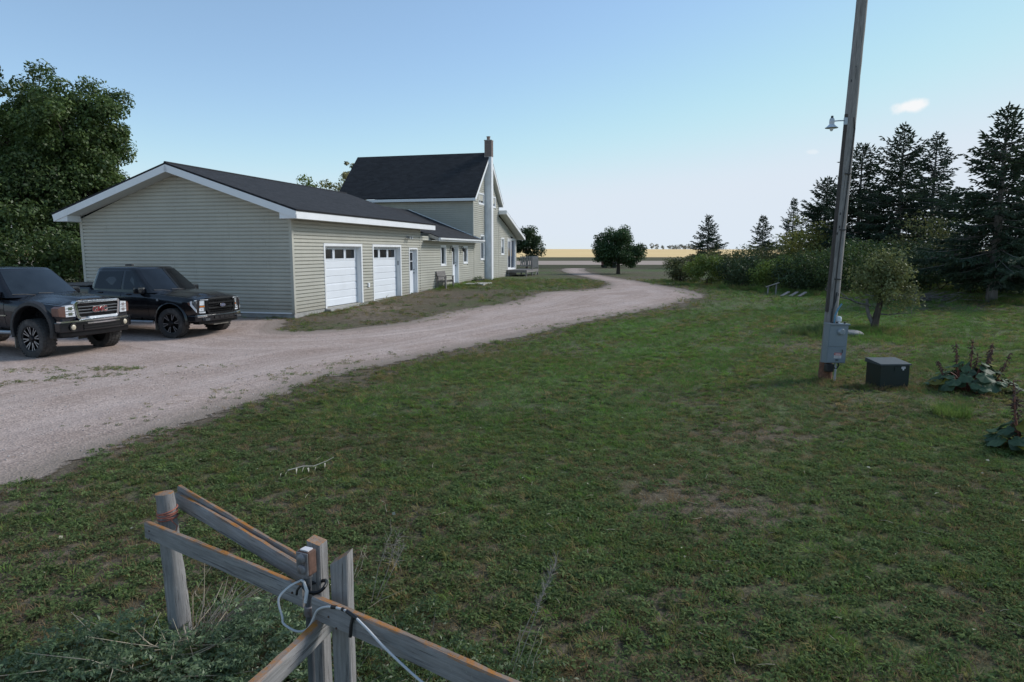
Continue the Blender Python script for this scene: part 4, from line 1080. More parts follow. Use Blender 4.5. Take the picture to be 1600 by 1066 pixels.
    # mirrors
    for s in (-1, 1):
        mx, mz = P['mirror']
        m_ = MB().box(mx - 0.09, mx + 0.09, s * (HW + 0.06) - 0.12, s * (HW + 0.06) + 0.12, mz - 0.09, mz + 0.09).build('mirror', pa, root, 40, bevel=0.04)
        MB().box(mx - 0.10, mx - 0.088, s * (HW + 0.06) - 0.10, s * (HW + 0.06) + 0.10, mz - 0.07, mz + 0.09).build('mirror_glass', CARGLASS, m_)
        MB().tube([(mx, s * (HW - 0.12), mz - 0.09), (mx, s * (HW + 0.02), mz - 0.06)], 0.03, 8).build('mirror_arm', PLASTIC, m_)
    # running boards, mud flaps, bed lid, tailgate, underbody
    zr = ZB - 0.06
    for s in (-1, 1):
        MB().tube([(-0.62, s * (HW - 0.06), zr), (-0.75, s * (HW + 0.0), zr), (-WB + 0.75, s * (HW + 0.0), zr), (-WB + 0.62, s * (HW - 0.06), zr)], 0.045, 10).build('running_board', P['board'], root, 40)
        for k in range(2): MB().tube([(-1.1 - k * 1.4, s * (HW - 0.3), zr + 0.06), (-1.1 - k * 1.4, s * (HW - 0.01), zr)], 0.02, 6).build('board_bracket', UNDER, root)
        if P['flaps']:
            for ax in (0.0, -WB): MB().box(ax - P['arch'] - 0.035, ax - P['arch'] - 0.015, min(s * (HW - 0.30), s * (HW - 0.01)), max(s * (HW - 0.30), s * (HW - 0.01)), 0.20, ZB + 0.12).build('mud_flap', DUST, root)
    MB().box(-WB - 0.75, 0.55, -0.52, 0.52, ZB - 0.10, ZB + 0.04).build('chassis', UNDER, root)
    for ax in (0.0, -WB): MB().tube([(ax, -HW + 0.2, P['rad']), (ax, 0, P['rad'] - 0.02), (ax, HW - 0.2, P['rad'])], [0.05, 0.09, 0.05], 10).build('axle', UNDER, root)
    MB().box(-WB - 1.16, P['bedx'], -HW + 0.10, HW - 0.10, P['bedz'] - 0.01, P['bedz'] + 0.025).build('bed_cover', PLASTIC, root, bevel=0.008)
    MB().box(-WB - 1.26, -WB - 1.12, -HW + 0.1, HW - 0.1, ZB + 0.02, ZB + 0.22).build('rear_bumper', PLASTIC, root, bevel=0.03)
    for s in (-1, 1): MB().box(-WB - 1.215, -WB - 1.19, min(s * (HW - 0.16), s * (HW - 0.05)), max(s * (HW - 0.16), s * (HW - 0.05)), 0.85, P['bedz'] - 0.08).build('tail_light', REDT, root)
    # wheels and arch lips
    for ax in (0.0, -WB):
        for s in (-1, 1):
            make_wheel(root, ax, s * (P['track'] / 2), P['rad'], P['tw'], s, P['steer'] if ax == 0 else 0.0, P['spokes'], P['rim'], P['style'])
            mb = MB(); r0, r1 = P['arch'] - 0.01, P['arch'] + P['lip']; zc = P['rad'] + P['archz']; nseg = 18; A0, A1 = R(P['lipa'][0]), R(P['lipa'][1])
            for k in range(nseg + 1):
                a = A0 + (A1 - A0) * k / nseg; c, d = math.cos(a), math.sin(a)
                yb, yo = HW - 0.10, HW + P['lipo']
                for rr, yy in ((r0, yb), (r0, yo - 0.015), (r0 + 0.015, yo), (r1 - 0.02, yo - 0.012), (r1, HW - 0.03), (r1, yb)): mb.v.append((ax + rr * c, s * yy, zc + rr * d))
            for k in range(nseg):
                for j in range(6):
                    a = k * 6 + j; b = k * 6 + (j + 1) % 6; mb.f.append((a, b, b + 6, a + 6))
            mb.f.append(tuple(range(6))); mb.f.append(tuple(nseg * 6 + j for j in range(6)))
            fl_ = mb.build('fender_flare', PLASTIC if P['lip'] > 0.08 else pa, root, 40)
            if P['lip'] > 0.08:
                for k in range(7):
                    a = A0 + (A1 - A0) * (k + 0.5) / 7; rr = (r0 + r1) / 2
                    MB().lathe([(0.0, s * 0.006), (0.012, s * 0.004), (0.014, -s * 0.01)], 'y', 8, (ax + rr * math.cos(a), s * (HW + P['lipo'] - 0.006), zc + rr * math.sin(a))).build('bolt', DARKM, fl_)
    return root
def fplate(name, mat, parent, pts, x, depth, bevel=0.0, smoothdeg=None, slope=0.0, sweep=0.0):
    """plate facing forward: outline pts in (y, z), front at x; leans back with height and sweeps back towards the sides"""
    n = len(pts); V = []
    for d in (0.0, -depth):
        for y, z in pts: V.append((x + d - slope * (z - pts[0][1]) - sweep * y * y, y, z))
    mb = MB().add(V, [tuple(range(n)), tuple(range(2 * n - 1, n - 1, -1))] + [(i, (i + 1) % n, (i + 1) % n + n, i + n) for i in range(n)])
    return mb.build(name, mat, parent, smoothdeg, bevel=bevel)
def frame_ring(name, mat, parent, outer, inner, x, depth, sweep=0.0):
    n = len(outer); V = []
    for d in (0.0, -depth):
        for y, z in outer: V.append((x + d - sweep * y * y, y, z))
        for y, z in inner: V.append((x + d - sweep * y * y, y, z))
    F = []
    for i in range(n):
        j = (i + 1) % n
        F += [(i, j, n + j, n + i), (2 * n + i, 3 * n + i, 3 * n + j, 2 * n + j), (i, 2 * n + i, 2 * n + j, j), (n + i, n + j, 3 * n + j, 3 * n + i)]
    return MB().add(V, F).build(name, mat, parent, bevel=0.004)
def hbar(name, mat, parent, y0, y1, z, h, x, t, sweep=0.0, n=9, bevel=0.0):
    """bar across the front following its sweep"""
    mb = MB(); Y = np.linspace(y0, y1, n)
    for y in Y:
        xx = x - sweep * y * y
        for dz, dx in ((-h / 2, -t), (-h / 2, 0), (h / 2, 0), (h / 2, -t)): mb.v.append((xx + dx, y, z + dz))
    for i in range(n - 1):
        for k in range(4):
            a = i * 4 + k; b = i * 4 + (k + 1) % 4; mb.f.append((a, b, b + 4, a + 4))
    mb.f.append((0, 1, 2, 3)); mb.f.append(tuple((n - 1) * 4 + k for k in range(4)))
    return mb.build(name, mat, parent, bevel=bevel)
FACE = Matrix(((0, 0, 1, 0), (1, 0, 0, 0), (0, 1, 0, 0), (0, 0, 0, 1)))        # text plane turned to face forward

# --- newer crew-cab pickup by the gable wall
NTAB = [(0.80, 1.05, 1.10, 0.84, 0.90, 0.84, 0.46), (0.72, 1.08, 1.15, 0.88, 0.95, 0.89, 0.48), (0.50, 1.12, 1.205, 0.92, 0.99, 0.93, 0.52), (0.0, 1.16, 1.24, 0.94, 1.005, 0.95, 0.50), (-0.55, 1.20, 1.28, 0.94, 1.0, 0.955, 0.49),
        (-0.62, 1.21, 1.26, 0.94, 1.0, 0.955, 0.49), (-1.5, 1.25, 1.27, 0.94, 1.0, 0.955, 0.49), (-2.72, 1.30, 1.31, 0.94, 1.0, 0.955, 0.49), (-2.76, 1.37, 1.37, 0.94, 1.0, 0.96, 0.50), (-4.80, 1.39, 1.39, 0.92, 0.99, 0.95, 0.56), (-4.88, 1.38, 1.38, 0.90, 0.97, 0.93, 0.58)]
newp = dict(kind='dark', paint=PAINT, wb=3.68, hw=1.0, zb=0.49, tab=NTAB, rad=0.415, archz=0.05, arch=0.49, lip=0.05, lipo=0.012, lipa=(-8, 188), doors=[(-0.72, -1.62), (-1.64, -2.60)],
            cab=dict(xf0=-0.46, xf1=-1.24, xr0=-2.78, xr1=-2.62, w0=0.935, w1=0.74, z0=1.23, z1=1.92),
            windows=[[(-0.98, 0.13), (-1.60, 0.13), (-1.60, 0.86), (-1.36, 0.86)], [(-1.68, 0.13), (-2.62, 0.15), (-2.52, 0.84), (-1.68, 0.86)]],
            hood=(0.72, -0.50), dome=0.035, mirror=(-0.92, 1.30), board=GREYM, flaps=True, bedx=-2.86, bedz=1.39, track=1.74, tw=0.29, steer=0.0, spokes=6, rim=0.272, style='grey')
nz = float(zg(-9.0, 19.6))
T2 = pickup('pickup_truck', (-9.13, 19.66, nz), R(-15.5), newp)
tag(T2, 'newer black crew cab pickup with black mesh grille parked beside the garage gable', 'pickup')
sw_ = 0.16
gr = frame_ring('grille', GLOSSB, T2, [(-0.60, 0.78), (-0.50, 0.64), (0.50, 0.64), (0.60, 0.78), (0.60, 1.00), (0.50, 1.09), (-0.50, 1.09), (-0.60, 1.00)], [(-0.53, 0.79), (-0.46, 0.69), (0.46, 0.69), (0.53, 0.79), (0.53, 0.98), (0.45, 1.045), (-0.45, 1.045), (-0.53, 0.98)], 0.91, 0.11, sw_)
fplate('grille_back', UNDER, gr, [(-0.54, 0.68), (0.54, 0.68), (0.54, 1.05), (-0.54, 1.05)], 0.835, 0.03)
for z in (0.73, 0.78, 0.83, 0.88, 0.93, 0.98, 1.02): hbar('mesh_bar', GLOSSB, gr, -0.5, 0.5, z, 0.016, 0.892, 0.03, sw_)
for y in np.arange(-0.48, 0.49, 0.06): MB().box(0.845 - sw_ * y * y, 0.872 - sw_ * y * y, y - 0.007, y + 0.007, 0.69, 1.045).build('mesh_bar', GLOSSB, gr)
for z in (0.80, 0.94): hbar('grille_bar', GLOSSB, gr, -0.52, 0.52, z, 0.04, 0.915, 0.03, sw_, bevel=0.006)
mb = MB(); o_ = [(0.115 * math.cos(a), 0.87 + 0.046 * math.sin(a)) for a in np.linspace(0, 2 * math.pi, 25)[:-1]]
bd = fplate('badge', CHROME, gr, o_, 0.932, 0.03)
fplate('badge_field', BLUEB, bd, [(y * 0.9, 0.87 + (z - 0.87) * 0.84) for y, z in o_], 0.935, 0.01)
text_mesh('badge_script', 'Ford', 0.078, CHROME, bd, Matrix.Translation((0.937, 0, 0.872)) @ FACE, 0.002, 0.001)
for s in (-1, 1):
    # headlamp: clear block wrapping the corner, bright C-shaped light pipe, amber strip
    def hp(y, z): return (0.905 - sw_ * y * y - max(0, abs(y) - 0.78) ** 2 * 3.0, y * s, z)
    def lamp(nm, mat, pts, off, dep, par):
        V = [(hp(y, z)[0] + off, s * y, z) for y, z in pts] + [(hp(y, z)[0] + off - dep, s * y, z) for y, z in pts]; n = len(pts)
        return MB().add(V, [tuple(range(n)), tuple(range(2 * n - 1, n - 1, -1))] + [(i, (i + 1) % n, (i + 1) % n + n, i + n) for i in range(n)]).build(nm, mat, par)
    hl = lamp('headlight', LENSD, [(0.62, 0.69), (0.78, 0.69), (0.86, 0.74), (0.925, 0.90), (0.925, 1.02), (0.78, 1.045), (0.62, 1.045)], 0.0, 0.10, T2)
    lamp('light_pipe', LENS, [(0.80, 0.70), (0.855, 0.735), (0.925, 0.90), (0.925, 1.02), (0.88, 1.03), (0.875, 0.90)], 0.006, 0.03, hl)
    lamp('light_pipe', LENS, [(0.62, 0.685), (0.79, 0.685), (0.84, 0.715), (0.83, 0.74), (0.78, 0.72), (0.62, 0.72)], 0.006, 0.03, hl)
    lamp('light_pipe', LENS, [(0.52, 1.035), (0.90, 1.03), (0.89, 1.05), (0.52, 1.06)], 0.012, 0.03, hl)
    lamp('turn_lens', AMBER, [(0.64, 0.85), (0.85, 0.85), (0.86, 0.885), (0.64, 0.885)], 0.006, 0.02, hl)
    lamp('projector', LENS, [(0.65, 0.90), (0.85, 0.90), (0.86, 1.02), (0.65, 1.02)], 0.004, 0.02, hl)
    lamp('projector', LENS, [(0.67, 0.74), (0.79, 0.74), (0.84, 0.835), (0.67, 0.835)], 0.004, 0.02, hl)
    def wrap(nm, mat, pts, off):
        V = [(x, s * (interp(NTAB, x)[3] + o_), z) for o_ in (off, off - 0.05) for x, z in pts]; n = len(pts)
        return MB().add(V, [tuple(range(n)), tuple(range(2 * n - 1, n - 1, -1))] + [(i, (i + 1) % n, (i + 1) % n + n, i + n) for i in range(n)]).build(nm, mat, hl)
    wrap('side_lens', LENSD, [(0.795, 0.74), (0.795, 1.03), (0.70, 1.03), (0.58, 1.0), (0.66, 0.90)], 0.010)
    wrap('light_pipe', LENS, [(0.795, 0.72), (0.795, 0.80), (0.70, 0.95), (0.70, 1.03), (0.655, 1.02), (0.66, 0.91)], 0.016)
    wrap('side_marker', ORANGE, [(0.65, 0.90), (0.65, 1.0), (0.585, 0.99), (0.61, 0.93)], 0.015)
    lamp('side_reflector', ORANGE, [(0.928, 0.88), (0.955, 0.90), (0.955, 1.0), (0.928, 1.02)], -0.015, 0.07, hl)
bp = hbar('bumper', PAINT, T2, -0.96, 0.96, 0.545, 0.17, 0.97, 0.26, 0.20, 13, bevel=0.02)
hbar('bumper_top', PAINT, bp, -0.94, 0.94, 0.645, 0.03, 0.95, 0.2, 0.20, 13)
hbar('lower_valance', GLOSSB, bp, -0.80, 0.80, 0.42, 0.09, 0.90, 0.2, 0.20, 9)
hbar('skid_plate', DUST, bp, -0.30, 0.30, 0.36, 0.06, 0.86, 0.2, 0.1, 5)
for s in (-1, 1):
    hbar('bumper_insert', CHROME, bp, s * 0.62, s * 0.90, 0.605, 0.06, 0.985, 0.04, 0.20, 5, bevel=0.008)
    MB().box(0.86, 0.952, s * 0.66 - 0.09, s * 0.66 + 0.09, 0.48, 0.54).build('fog_lamp', LENSD, bp)
for y in (-0.3, -0.1, 0.1, 0.3): MB().box(0.95, 0.975 - 0.2 * y * y, y - 0.08, y + 0.08, 0.51, 0.58).build('bumper_slot', UNDER, bp)
MB().box(-2.35, -2.1, -0.04, 0.04, 1.945, 2.0).build('roof_antenna', PLASTIC, T2, bevel=0.01)
MB().box(-0.42, -0.36, -1.008, -1.0, 1.02, 1.08).build('side_vent', GREYM, T2)

# --- lifted older pickup in front of it
OTAB = [(0.78, 1.16, 1.26, 0.86, 0.92, 0.88, 0.72), (0.68, 1.19, 1.30, 0.89, 0.95, 0.91, 0.70), (0.40, 1.22, 1.34, 0.92, 0.975, 0.93, 0.66), (0.0, 1.25, 1.365, 0.94, 0.985, 0.94, 0.64), (-0.62, 1.29, 1.39, 0.94, 0.985, 0.945, 0.62),
        (-0.70, 1.30, 1.36, 0.94, 0.985, 0.945, 0.62), (-2.80, 1.36, 1.38, 0.94, 0.985, 0.945, 0.62), (-2.84, 1.42, 1.42, 0.94, 0.985, 0.95, 0.63), (-4.78, 1.43, 1.43, 0.92, 0.98, 0.94, 0.68), (-4.86, 1.42, 1.42, 0.9, 0.96, 0.92, 0.70)]
oldp = dict(kind='paint', paint=PAINT2, wb=3.64, hw=0.985, zb=0.62, tab=OTAB, rad=0.445, archz=0.20, arch=0.545, lip=0.095, lipo=0.05, lipa=(-18, 198), doors=[(-0.80, -1.72), (-1.74, -2.66)],
            cab=dict(xf0=-0.50, xf1=-1.22, xr0=-2.84, xr1=-2.64, w0=0.93, w1=0.72, z0=1.34, z1=1.99),
            windows=[[(-1.00, 0.12), (-1.68, 0.12), (-1.68, 0.86), (-1.34, 0.86)], [(-1.78, 0.12), (-2.66, 0.14), (-2.52, 0.84), (-1.78, 0.86)]],
            hood=(0.70, -0.56), dome=0.045, mirror=(-1.0, 1.42), board=GREYM, flaps=True, bedx=-2.9, bedz=1.43, track=1.80, tw=0.33, steer=R(-6), spokes=8, rim=0.285, style='milled', handle=CHROME, wsglass=SHIELD)
oz_ = float(zg(-10.65, 16.3))
T1 = pickup('pickup_truck', (-10.62, 16.36, oz_), R(-15.5), oldp)
tag(T1, 'lifted black pickup with chrome framed grille, red lettering and big mud tyres', 'pickup')
sw_ = 0.10
outer = [(-0.58, 0.90), (-0.52, 0.84), (0.52, 0.84), (0.58, 0.90), (0.63, 1.22), (0.58, 1.27), (-0.58, 1.27), (-0.63, 1.22)]
inner = [(-0.52, 0.93), (-0.48, 0.90), (0.48, 0.90), (0.52, 0.93), (0.57, 1.19), (0.53, 1.215), (-0.53, 1.215), (-0.57, 1.19)]
gr = frame_ring('grille', CHROME, T1, outer, inner, 0.89, 0.12, sw_)
fplate('grille_back', UNDER, gr, [(-0.55, 0.91), (0.55, 0.91), (0.57, 1.20), (-0.57, 1.20)], 0.815, 0.03)
for z in (0.985, 1.055, 1.125): hbar('grille_bar', DARKM, gr, -0.55, 0.55, z, 0.030, 0.885, 0.05, sw_, bevel=0.005); hbar('bar_edge', GREYM, gr, -0.54, 0.54, z + 0.015, 0.007, 0.889, 0.02, sw_)
for z in np.arange(0.94, 1.19, 0.022): hbar('mesh_bar', UNDER, gr, -0.54, 0.54, z, 0.008, 0.855, 0.02, sw_)
text_mesh('letters_edge', 'GMC', 0.165, CHROME, gr, Matrix.Translation((0.896, 0, 1.055)) @ FACE, 0.008, 0.013, 1.12)
text_mesh('letters', 'GMC', 0.165, REDT, gr, Matrix.Translation((0.903, 0, 1.055)) @ FACE, 0.006, 0.002, 1.12)
hbar('light_bar', LENS, gr, -0.32, 0.50, 0.885, 0.045, 0.93, 0.05, sw_, bevel=0.006)
for s in (-1, 1):
    def lamp(nm, mat, pts, off, dep, par):
        def xx(y): return 0.885 - 0.085 * y * y - max(0, y - 0.80) ** 2 * 1.6
        V = [(xx(y) + off, s * y, z) for y, z in pts] + [(xx(y) + off - dep, s * y, z) for y, z in pts]; n = len(pts)
        return MB().add(V, [tuple(range(n)), tuple(range(2 * n - 1, n - 1, -1))] + [(i, (i + 1) % n, (i + 1) % n + n, i + n) for i in range(n)]).build(nm, mat, par)
    hl = lamp('headlight', LENS, [(0.62, 0.93), (0.842, 0.93), (0.845, 1.18), (0.655, 1.20)], 0.0, 0.10, T1)
    for z in (1.0, 1.06, 1.12): lamp('lamp_divider', CHROME, [(0.65, z - 0.006), (0.835, z - 0.006), (0.835, z + 0.006), (0.65, z + 0.006)], 0.008, 0.02, hl)
    lamp('lamp_bulb', CHROME, [(0.69, 1.08), (0.78, 1.08), (0.78, 1.15), (0.69, 1.15)], 0.004, 0.02, hl); lamp('lamp_bulb', CHROME, [(0.69, 0.96), (0.78, 0.96), (0.78, 1.03), (0.69, 1.03)], 0.004, 0.02, hl)
    lamp('side_lamp', ORANGE, [(0.846, 0.93), (0.90, 0.935), (0.965, 0.95), (0.972, 1.13), (0.92, 1.165), (0.849, 1.17)], 0.004, 0.20, hl)
bp = hbar('bumper', PAINT, T1, -0.99, 0.99, 0.70, 0.24, 0.97, 0.20, 0.17, 15, bevel=0.03)
hbar('bumper_trim', CHROME, bp, -0.985, 0.985, 0.822, 0.032, 0.99, 0.12, 0.17, 15)
hbar('valance', GLOSSB, bp, -0.93, 0.93, 0.53, 0.12, 0.92, 0.2, 0.17, 13, bevel=0.02)
ai = hbar('air_intake', UNDER, bp, -0.50, 0.50, 0.67, 0.13, 0.985, 0.04, 0.17, 7)
for z in (0.65, 0.71): hbar('intake_bar', GLOSSB, bp, -0.50, 0.50, z, 0.022, 0.997, 0.02, 0.17, 7)
hbar('intake_trim', CHROME, bp, -0.42, 0.50, 0.762, 0.032, 1.0, 0.04, 0.17, 7)
for s in (-1, 1):
    xx = 0.97 - 0.17 * 0.72 ** 2
    fo = MB().lathe([(0.0, -0.02), (0.085, -0.02), (0.10, 0.012), (0.075, 0.016), (0.07, -0.01)], 'x', 20, (xx, s * 0.72, 0.69)).build('fog_surround', UNDER, bp, 40)
    MB().lathe([(0.0, 0.022), (0.045, 0.018), (0.062, 0.004)], 'x', 18, (xx, s * 0.72, 0.69)).build('fog_lamp', pm('fog_lens', (0.50, 0.44, 0.33), 0.3), fo, 40)
    MB().box(-3.0, -0.75, min(s * 0.99, s * 1.0), max(s * 0.99, s * 1.0), 0.93, 0.955).build('side_moulding', CHROME, T1)
#@@PART4
# ---------------------------------------------------------------- trees and shrubs
def leaf_quads(P, N, size, rng, tint, aspect=0.55, up=None):
    """diamond leaves at points P, facing roughly N"""
    n = len(P)
    N = N + rng.normal(0, 0.7, (n, 3)); N /= np.linalg.norm(N, axis=1, keepdims=True) + 1e-9
    A = rng.normal(0, 1, (n, 3)); A -= N * (A * N).sum(1, keepdims=True); A /= np.linalg.norm(A, axis=1, keepdims=True) + 1e-9
    B = np.cross(N, A); s = (size * (0.45 + 1.1 * rng.random(n) ** 1.3))[:, None]
    V = np.stack([P - A * s * 0.5, P + B * s * aspect * 0.5 + N * s * 0.08, P + A * s * 0.5 - N * s * 0.08, P - B * s * aspect * 0.5 + N * s * 0.08], 1).reshape(-1, 3)
    return V, np.arange(4 * n).reshape(n, 4)
def limb(mb, a, b, r0, r1, rng, wob=0.08, n=5):
    a, b = np.array(a, float), np.array(b, float); L = np.linalg.norm(b - a)
    pts = [tuple(a + (b - a) * t + (rng.normal(0, wob * L * 0.35, 3) if 0 < t < 1 else 0)) for t in np.linspace(0, 1, n)]
    mb.tube(pts, list(np.linspace(r0, r1, n)), 6); return pts
def broadleaf(name, x, y, height, rad, trunk_h, trunk_r, nclump, per, size, mat, bark, seed, label, cat='tree', group=None, squash=1.0, lobes=None, low=0.12, clump=0.34, stems=1, lean=(0, 0), depth=None, hollow=0.25):
    """trunk and limbs, crown of leaf clumps; rad = horizontal radius; lobes = list of (dx, dy, dz, r) ellipsoids in crown units"""
    rng = np.random.default_rng(seed); root = empty(name, g(x, y)); tag(root, label, cat, group)
    cz0 = height * low; ch = height - cz0
    C = []
    lobes = lobes or [(0, 0, 0.5, 1.0)]
    tries = 0
    while len(C) < nclump and tries < nclump * 40:
        tries += 1
        lo = lobes[rng.integers(len(lobes))]
        v = rng.normal(0, 1, 3); v /= np.linalg.norm(v); r = (hollow + (1 - hollow) * rng.random()) ** 0.55
        p = np.array([lo[0], lo[1], 0]) * rad + v * r * np.array([rad * lo[3], (depth or rad) * lo[3], ch * 0.5 * squash * lo[3]]); p[2] += cz0 + ch * lo[2]
        if p[2] < cz0 * 0.9 or p[2] > height: continue
        C.append(p)
    C = np.array(C)
    nn = (np.linalg.norm((C[:, None] - C[None]) / np.array([rad, rad, max(rad, ch * 0.5)]), axis=2) < 0.42).sum(1)
    if len(C) > 60: C = C[nn >= np.quantile(nn, 0.10)]
    cr = rad * clump * rng.uniform(0.55, 1.15, len(C))
    w = cr ** 2; cnt = np.maximum(8, (w / w.sum() * nclump * per).astype(int))
    Ps, Ns, Ts = [], [], []
    for c, r, k in zip(C, cr, cnt):
        v = rng.normal(0, 1, (k, 3)); v /= np.linalg.norm(v, axis=1, keepdims=True)
        rr = r * (0.2 + 0.95 * rng.random(k) ** 0.65 + 0.25 * np.abs(rng.normal(0, 0.5, k)) * rng.random(k))[:, None]
        Ps.append(c + v * rr * np.array([1, 1, 0.75])); Ns.append(v * 0.8 + np.array([0, 0, 0.6])); Ts.append(np.clip(rng.normal(0.5, 0.17) + rng.normal(0, 0.16, k), 0, 1))
    P = np.concatenate(Ps); keep = P[:, 2] > 0.04; P = P[keep]; N = np.concatenate(Ns)[keep]; T = np.concatenate(Ts)[keep]
    V, F = leaf_quads(P, N, size, rng, T)
    np_mesh('crown', V, F, mat, root, T)
    mb = MB()
    if stems == 1:
        tp = (lean[0], lean[1], trunk_h); mid = (lean[0] * 0.4, lean[1] * 0.4, trunk_h * 0.5)
        mb.tube([(0, 0, -0.15), (0.0, 0.0, 0.05), mid, tp], [trunk_r * 1.5, trunk_r * 1.15, trunk_r, trunk_r * 0.85], 10)
        top = limb(mb, tp, (lean[0] * 1.5, lean[1] * 1.5, cz0 + ch * 0.75), trunk_r * 0.8, trunk_r * 0.15, rng)
        for i in rng.choice(len(C), min(len(C), 22), replace=False):
            t = np.clip((C[i][2] - trunk_h) / max(0.1, cz0 + ch * 0.75 - trunk_h) * 0.6, 0, 0.85); k = int(t * 4)
            limb(mb, top[k], C[i], trunk_r * 0.42 * (1 - 0.5 * t), trunk_r * 0.06, rng, 0.12)
    else:
        for s in range(stems):
            a = rng.uniform(0, 2 * math.pi); b0 = np.array([math.cos(a), math.sin(a), 0]) * rng.uniform(0.05, 0.35) * rad; b0[2] = -0.1
            i = rng.integers(len(C)); limb(mb, b0, C[i], trunk_r, trunk_r * 0.25, rng, 0.1)
    mb.build('trunk' if stems == 1 else 'stems', bark, root, 60)
    return root
def spruce(name, x, y, height, rad, seed, label, group, mat, bare=0.06, dens=1.0, trunk_r=None, droop=0.25, taper=0.8):
    """whorls of drooping branches, each with hanging side sprays, tips turned up"""
    rng = np.random.default_rng(seed); root = empty(name, g(x, y)); tag(root, label, 'tree', group)
    tr = trunk_r or height * 0.018
    mb = MB(); mb.tube([(0, 0, -0.1), (0, 0, 0.1), (0, 0, height * 0.3), (0, 0, height * 0.7), (0, 0, height)], [tr * 1.4, tr * 1.1, tr * 0.85, tr * 0.45, 0.012], 9)
    nbr = int(height * 30 * dens); Ps, As, Ls, Ws, Ts = [], [], [], [], []
    for i in range(nbr):
        u = ((i + rng.random()) / nbr) ** 1.08; z = height * (bare + (1 - bare) * u)
        L = (rad * (1 - u) ** taper * (1.0 if u > 0.12 else 0.78 + 1.8 * u)) * rng.uniform(0.42, 1.38) * (1 + 0.22 * math.sin(u * 23 + seed)) + 0.10
        a = i * 2.39996 + rng.normal(0, 0.35); dx, dy = math.cos(a), math.sin(a); lift = -0.12 + 0.75 * u ** 1.5 + rng.normal(0, 0.07); dr = droop * (1.1 - u)
        npt = 6; pts = []; zo = rng.normal(0, 0.06)
        for j in range(npt):
            t = j / (npt - 1); pts.append(np.array([dx * L * t, dy * L * t, z + zo + L * (lift * t - dr * t * t + 0.20 * t ** 4)]))
        if L > 0.5: mb.tube([tuple(p) for p in pts], list(np.linspace(0.026 * min(1.2, L), 0.005, npt)), 4, cap=False)
        tint = np.clip(rng.normal(0.45, 0.17), 0, 1); lat = np.array([-dy, dx, 0.0]); ns = max(3, int(L / 0.13))
        for q in range(ns):
            t = 0.18 + 0.82 * (q + rng.random()) / ns; f = t * (npt - 1); j = min(int(f), npt - 2); p = pts[j] + (pts[j + 1] - pts[j]) * (f - j)
            ax = pts[j + 1] - pts[j]; ax /= np.linalg.norm(ax) + 1e-9
            for sgn in (-1, 1):
                ln = min(0.75, 0.14 + 0.42 * L * (1 - 0.75 * t)) * rng.uniform(0.5, 1.2)
                d = ax * rng.uniform(0.7, 1.1) + lat * sgn * rng.uniform(0.5, 1.0) + np.array([0, 0, -0.15 - 0.3 * rng.random()]); d /= np.linalg.norm(d)
                m_ = max(1, int(ln / 0.16))
                for e in range(m_):                      # twig with hanging needle sprays
                    pe = p + d * ln * (e / m_); de = d + np.array([rng.normal(0, 0.25), rng.normal(0, 0.25), -0.45 * rng.random()]); de /= np.linalg.norm(de)
                    Ps.append(pe); As.append(de); Ls.append(rng.uniform(0.15, 0.30)); Ws.append(0.024 + 0.026 * rng.random()); Ts.append(np.clip(tint + rng.normal(0, 0.12) + 0.12 * t, 0, 1))
        Ps.append(pts[-2]); As.append((pts[-1] - pts[-2]) / (np.linalg.norm(pts[-1] - pts[-2]) + 1e-9)); Ls.append(0.26 + 0.1 * L); Ws.append(0.04); Ts.append(min(1, tint + 0.2))
    for k in range(16):
        a = rng.uniform(0, 6.28); w_ = 0.15 + 0.05 * k; Ps.append(np.array([0, 0, height - 0.10 - 0.06 * k])); d = np.array([math.cos(a) * w_, math.sin(a) * w_, 0.7]); As.append(d / np.linalg.norm(d)); Ls.append(0.16 + 0.012 * k); Ws.append(0.03); Ts.append(0.5)
    P = np.array(Ps); A = np.array(As); L = np.array(Ls)[:, None]; W = np.array(Ws)[:, None]; n = len(P)
    ref = rng.normal(0, 1, (n, 3)); B = np.cross(A, ref); B /= np.linalg.norm(B, axis=1, keepdims=True) + 1e-9; Cc = np.cross(A, B)
    V = []; 
    def card(B_):
        return np.stack([P, P + A * L * 0.45 + B_ * W, P + A * L, P + A * L * 0.45 - B_ * W], 1).reshape(-1, 3)
    V = np.concatenate([card(B), card(Cc)]); F = np.arange(len(V)).reshape(-1, 4); T = np.concatenate([np.array(Ts)] * 2)
    np_mesh('crown', V, F, mat, root, T); mb.build('trunk', BARKG, root, 60)
    return root

L_DARK = leaf_mat('leaf_dark', (0.072, 0.112, 0.036), 0.45)
L_MID = leaf_mat('leaf_mid', (0.087, 0.134, 0.040), 0.45)
L_LONE = leaf_mat('leaf_lone', (0.058, 0.108, 0.040), 0.4)
L_YEL = leaf_mat('leaf_yellow', (0.194, 0.201, 0.051), 0.4)
L_LIME = leaf_mat('leaf_lime', (0.158, 0.217, 0.048), 0.4)
L_OLIVE = leaf_mat('leaf_olive', (0.121, 0.137, 0.055), 0.45)
L_GREY = leaf_mat('leaf_grey', (0.149, 0.166, 0.102), 0.35)
L_PALE = leaf_mat('leaf_pale', (0.312, 0.299, 0.156), 0.4)
L_HEDGE = leaf_mat('leaf_hedge', (0.053, 0.085, 0.035), 0.45)
L_APPLE = leaf_mat('leaf_apple', (0.175, 0.195, 0.075), 0.4)
L_FAR_HAZE = leaf_mat('leaf_far_haze', (0.34, 0.35, 0.31), 0.2)  # distance haze painted into the leaf colour of the horizon trees
NEEDLE = leaf_mat('spruce_needle', (0.047, 0.073, 0.043), 0.5, 0.08)
NEEDLE2 = leaf_mat('spruce_needle_blue', (0.075, 0.107, 0.079), 0.5, 0.08)

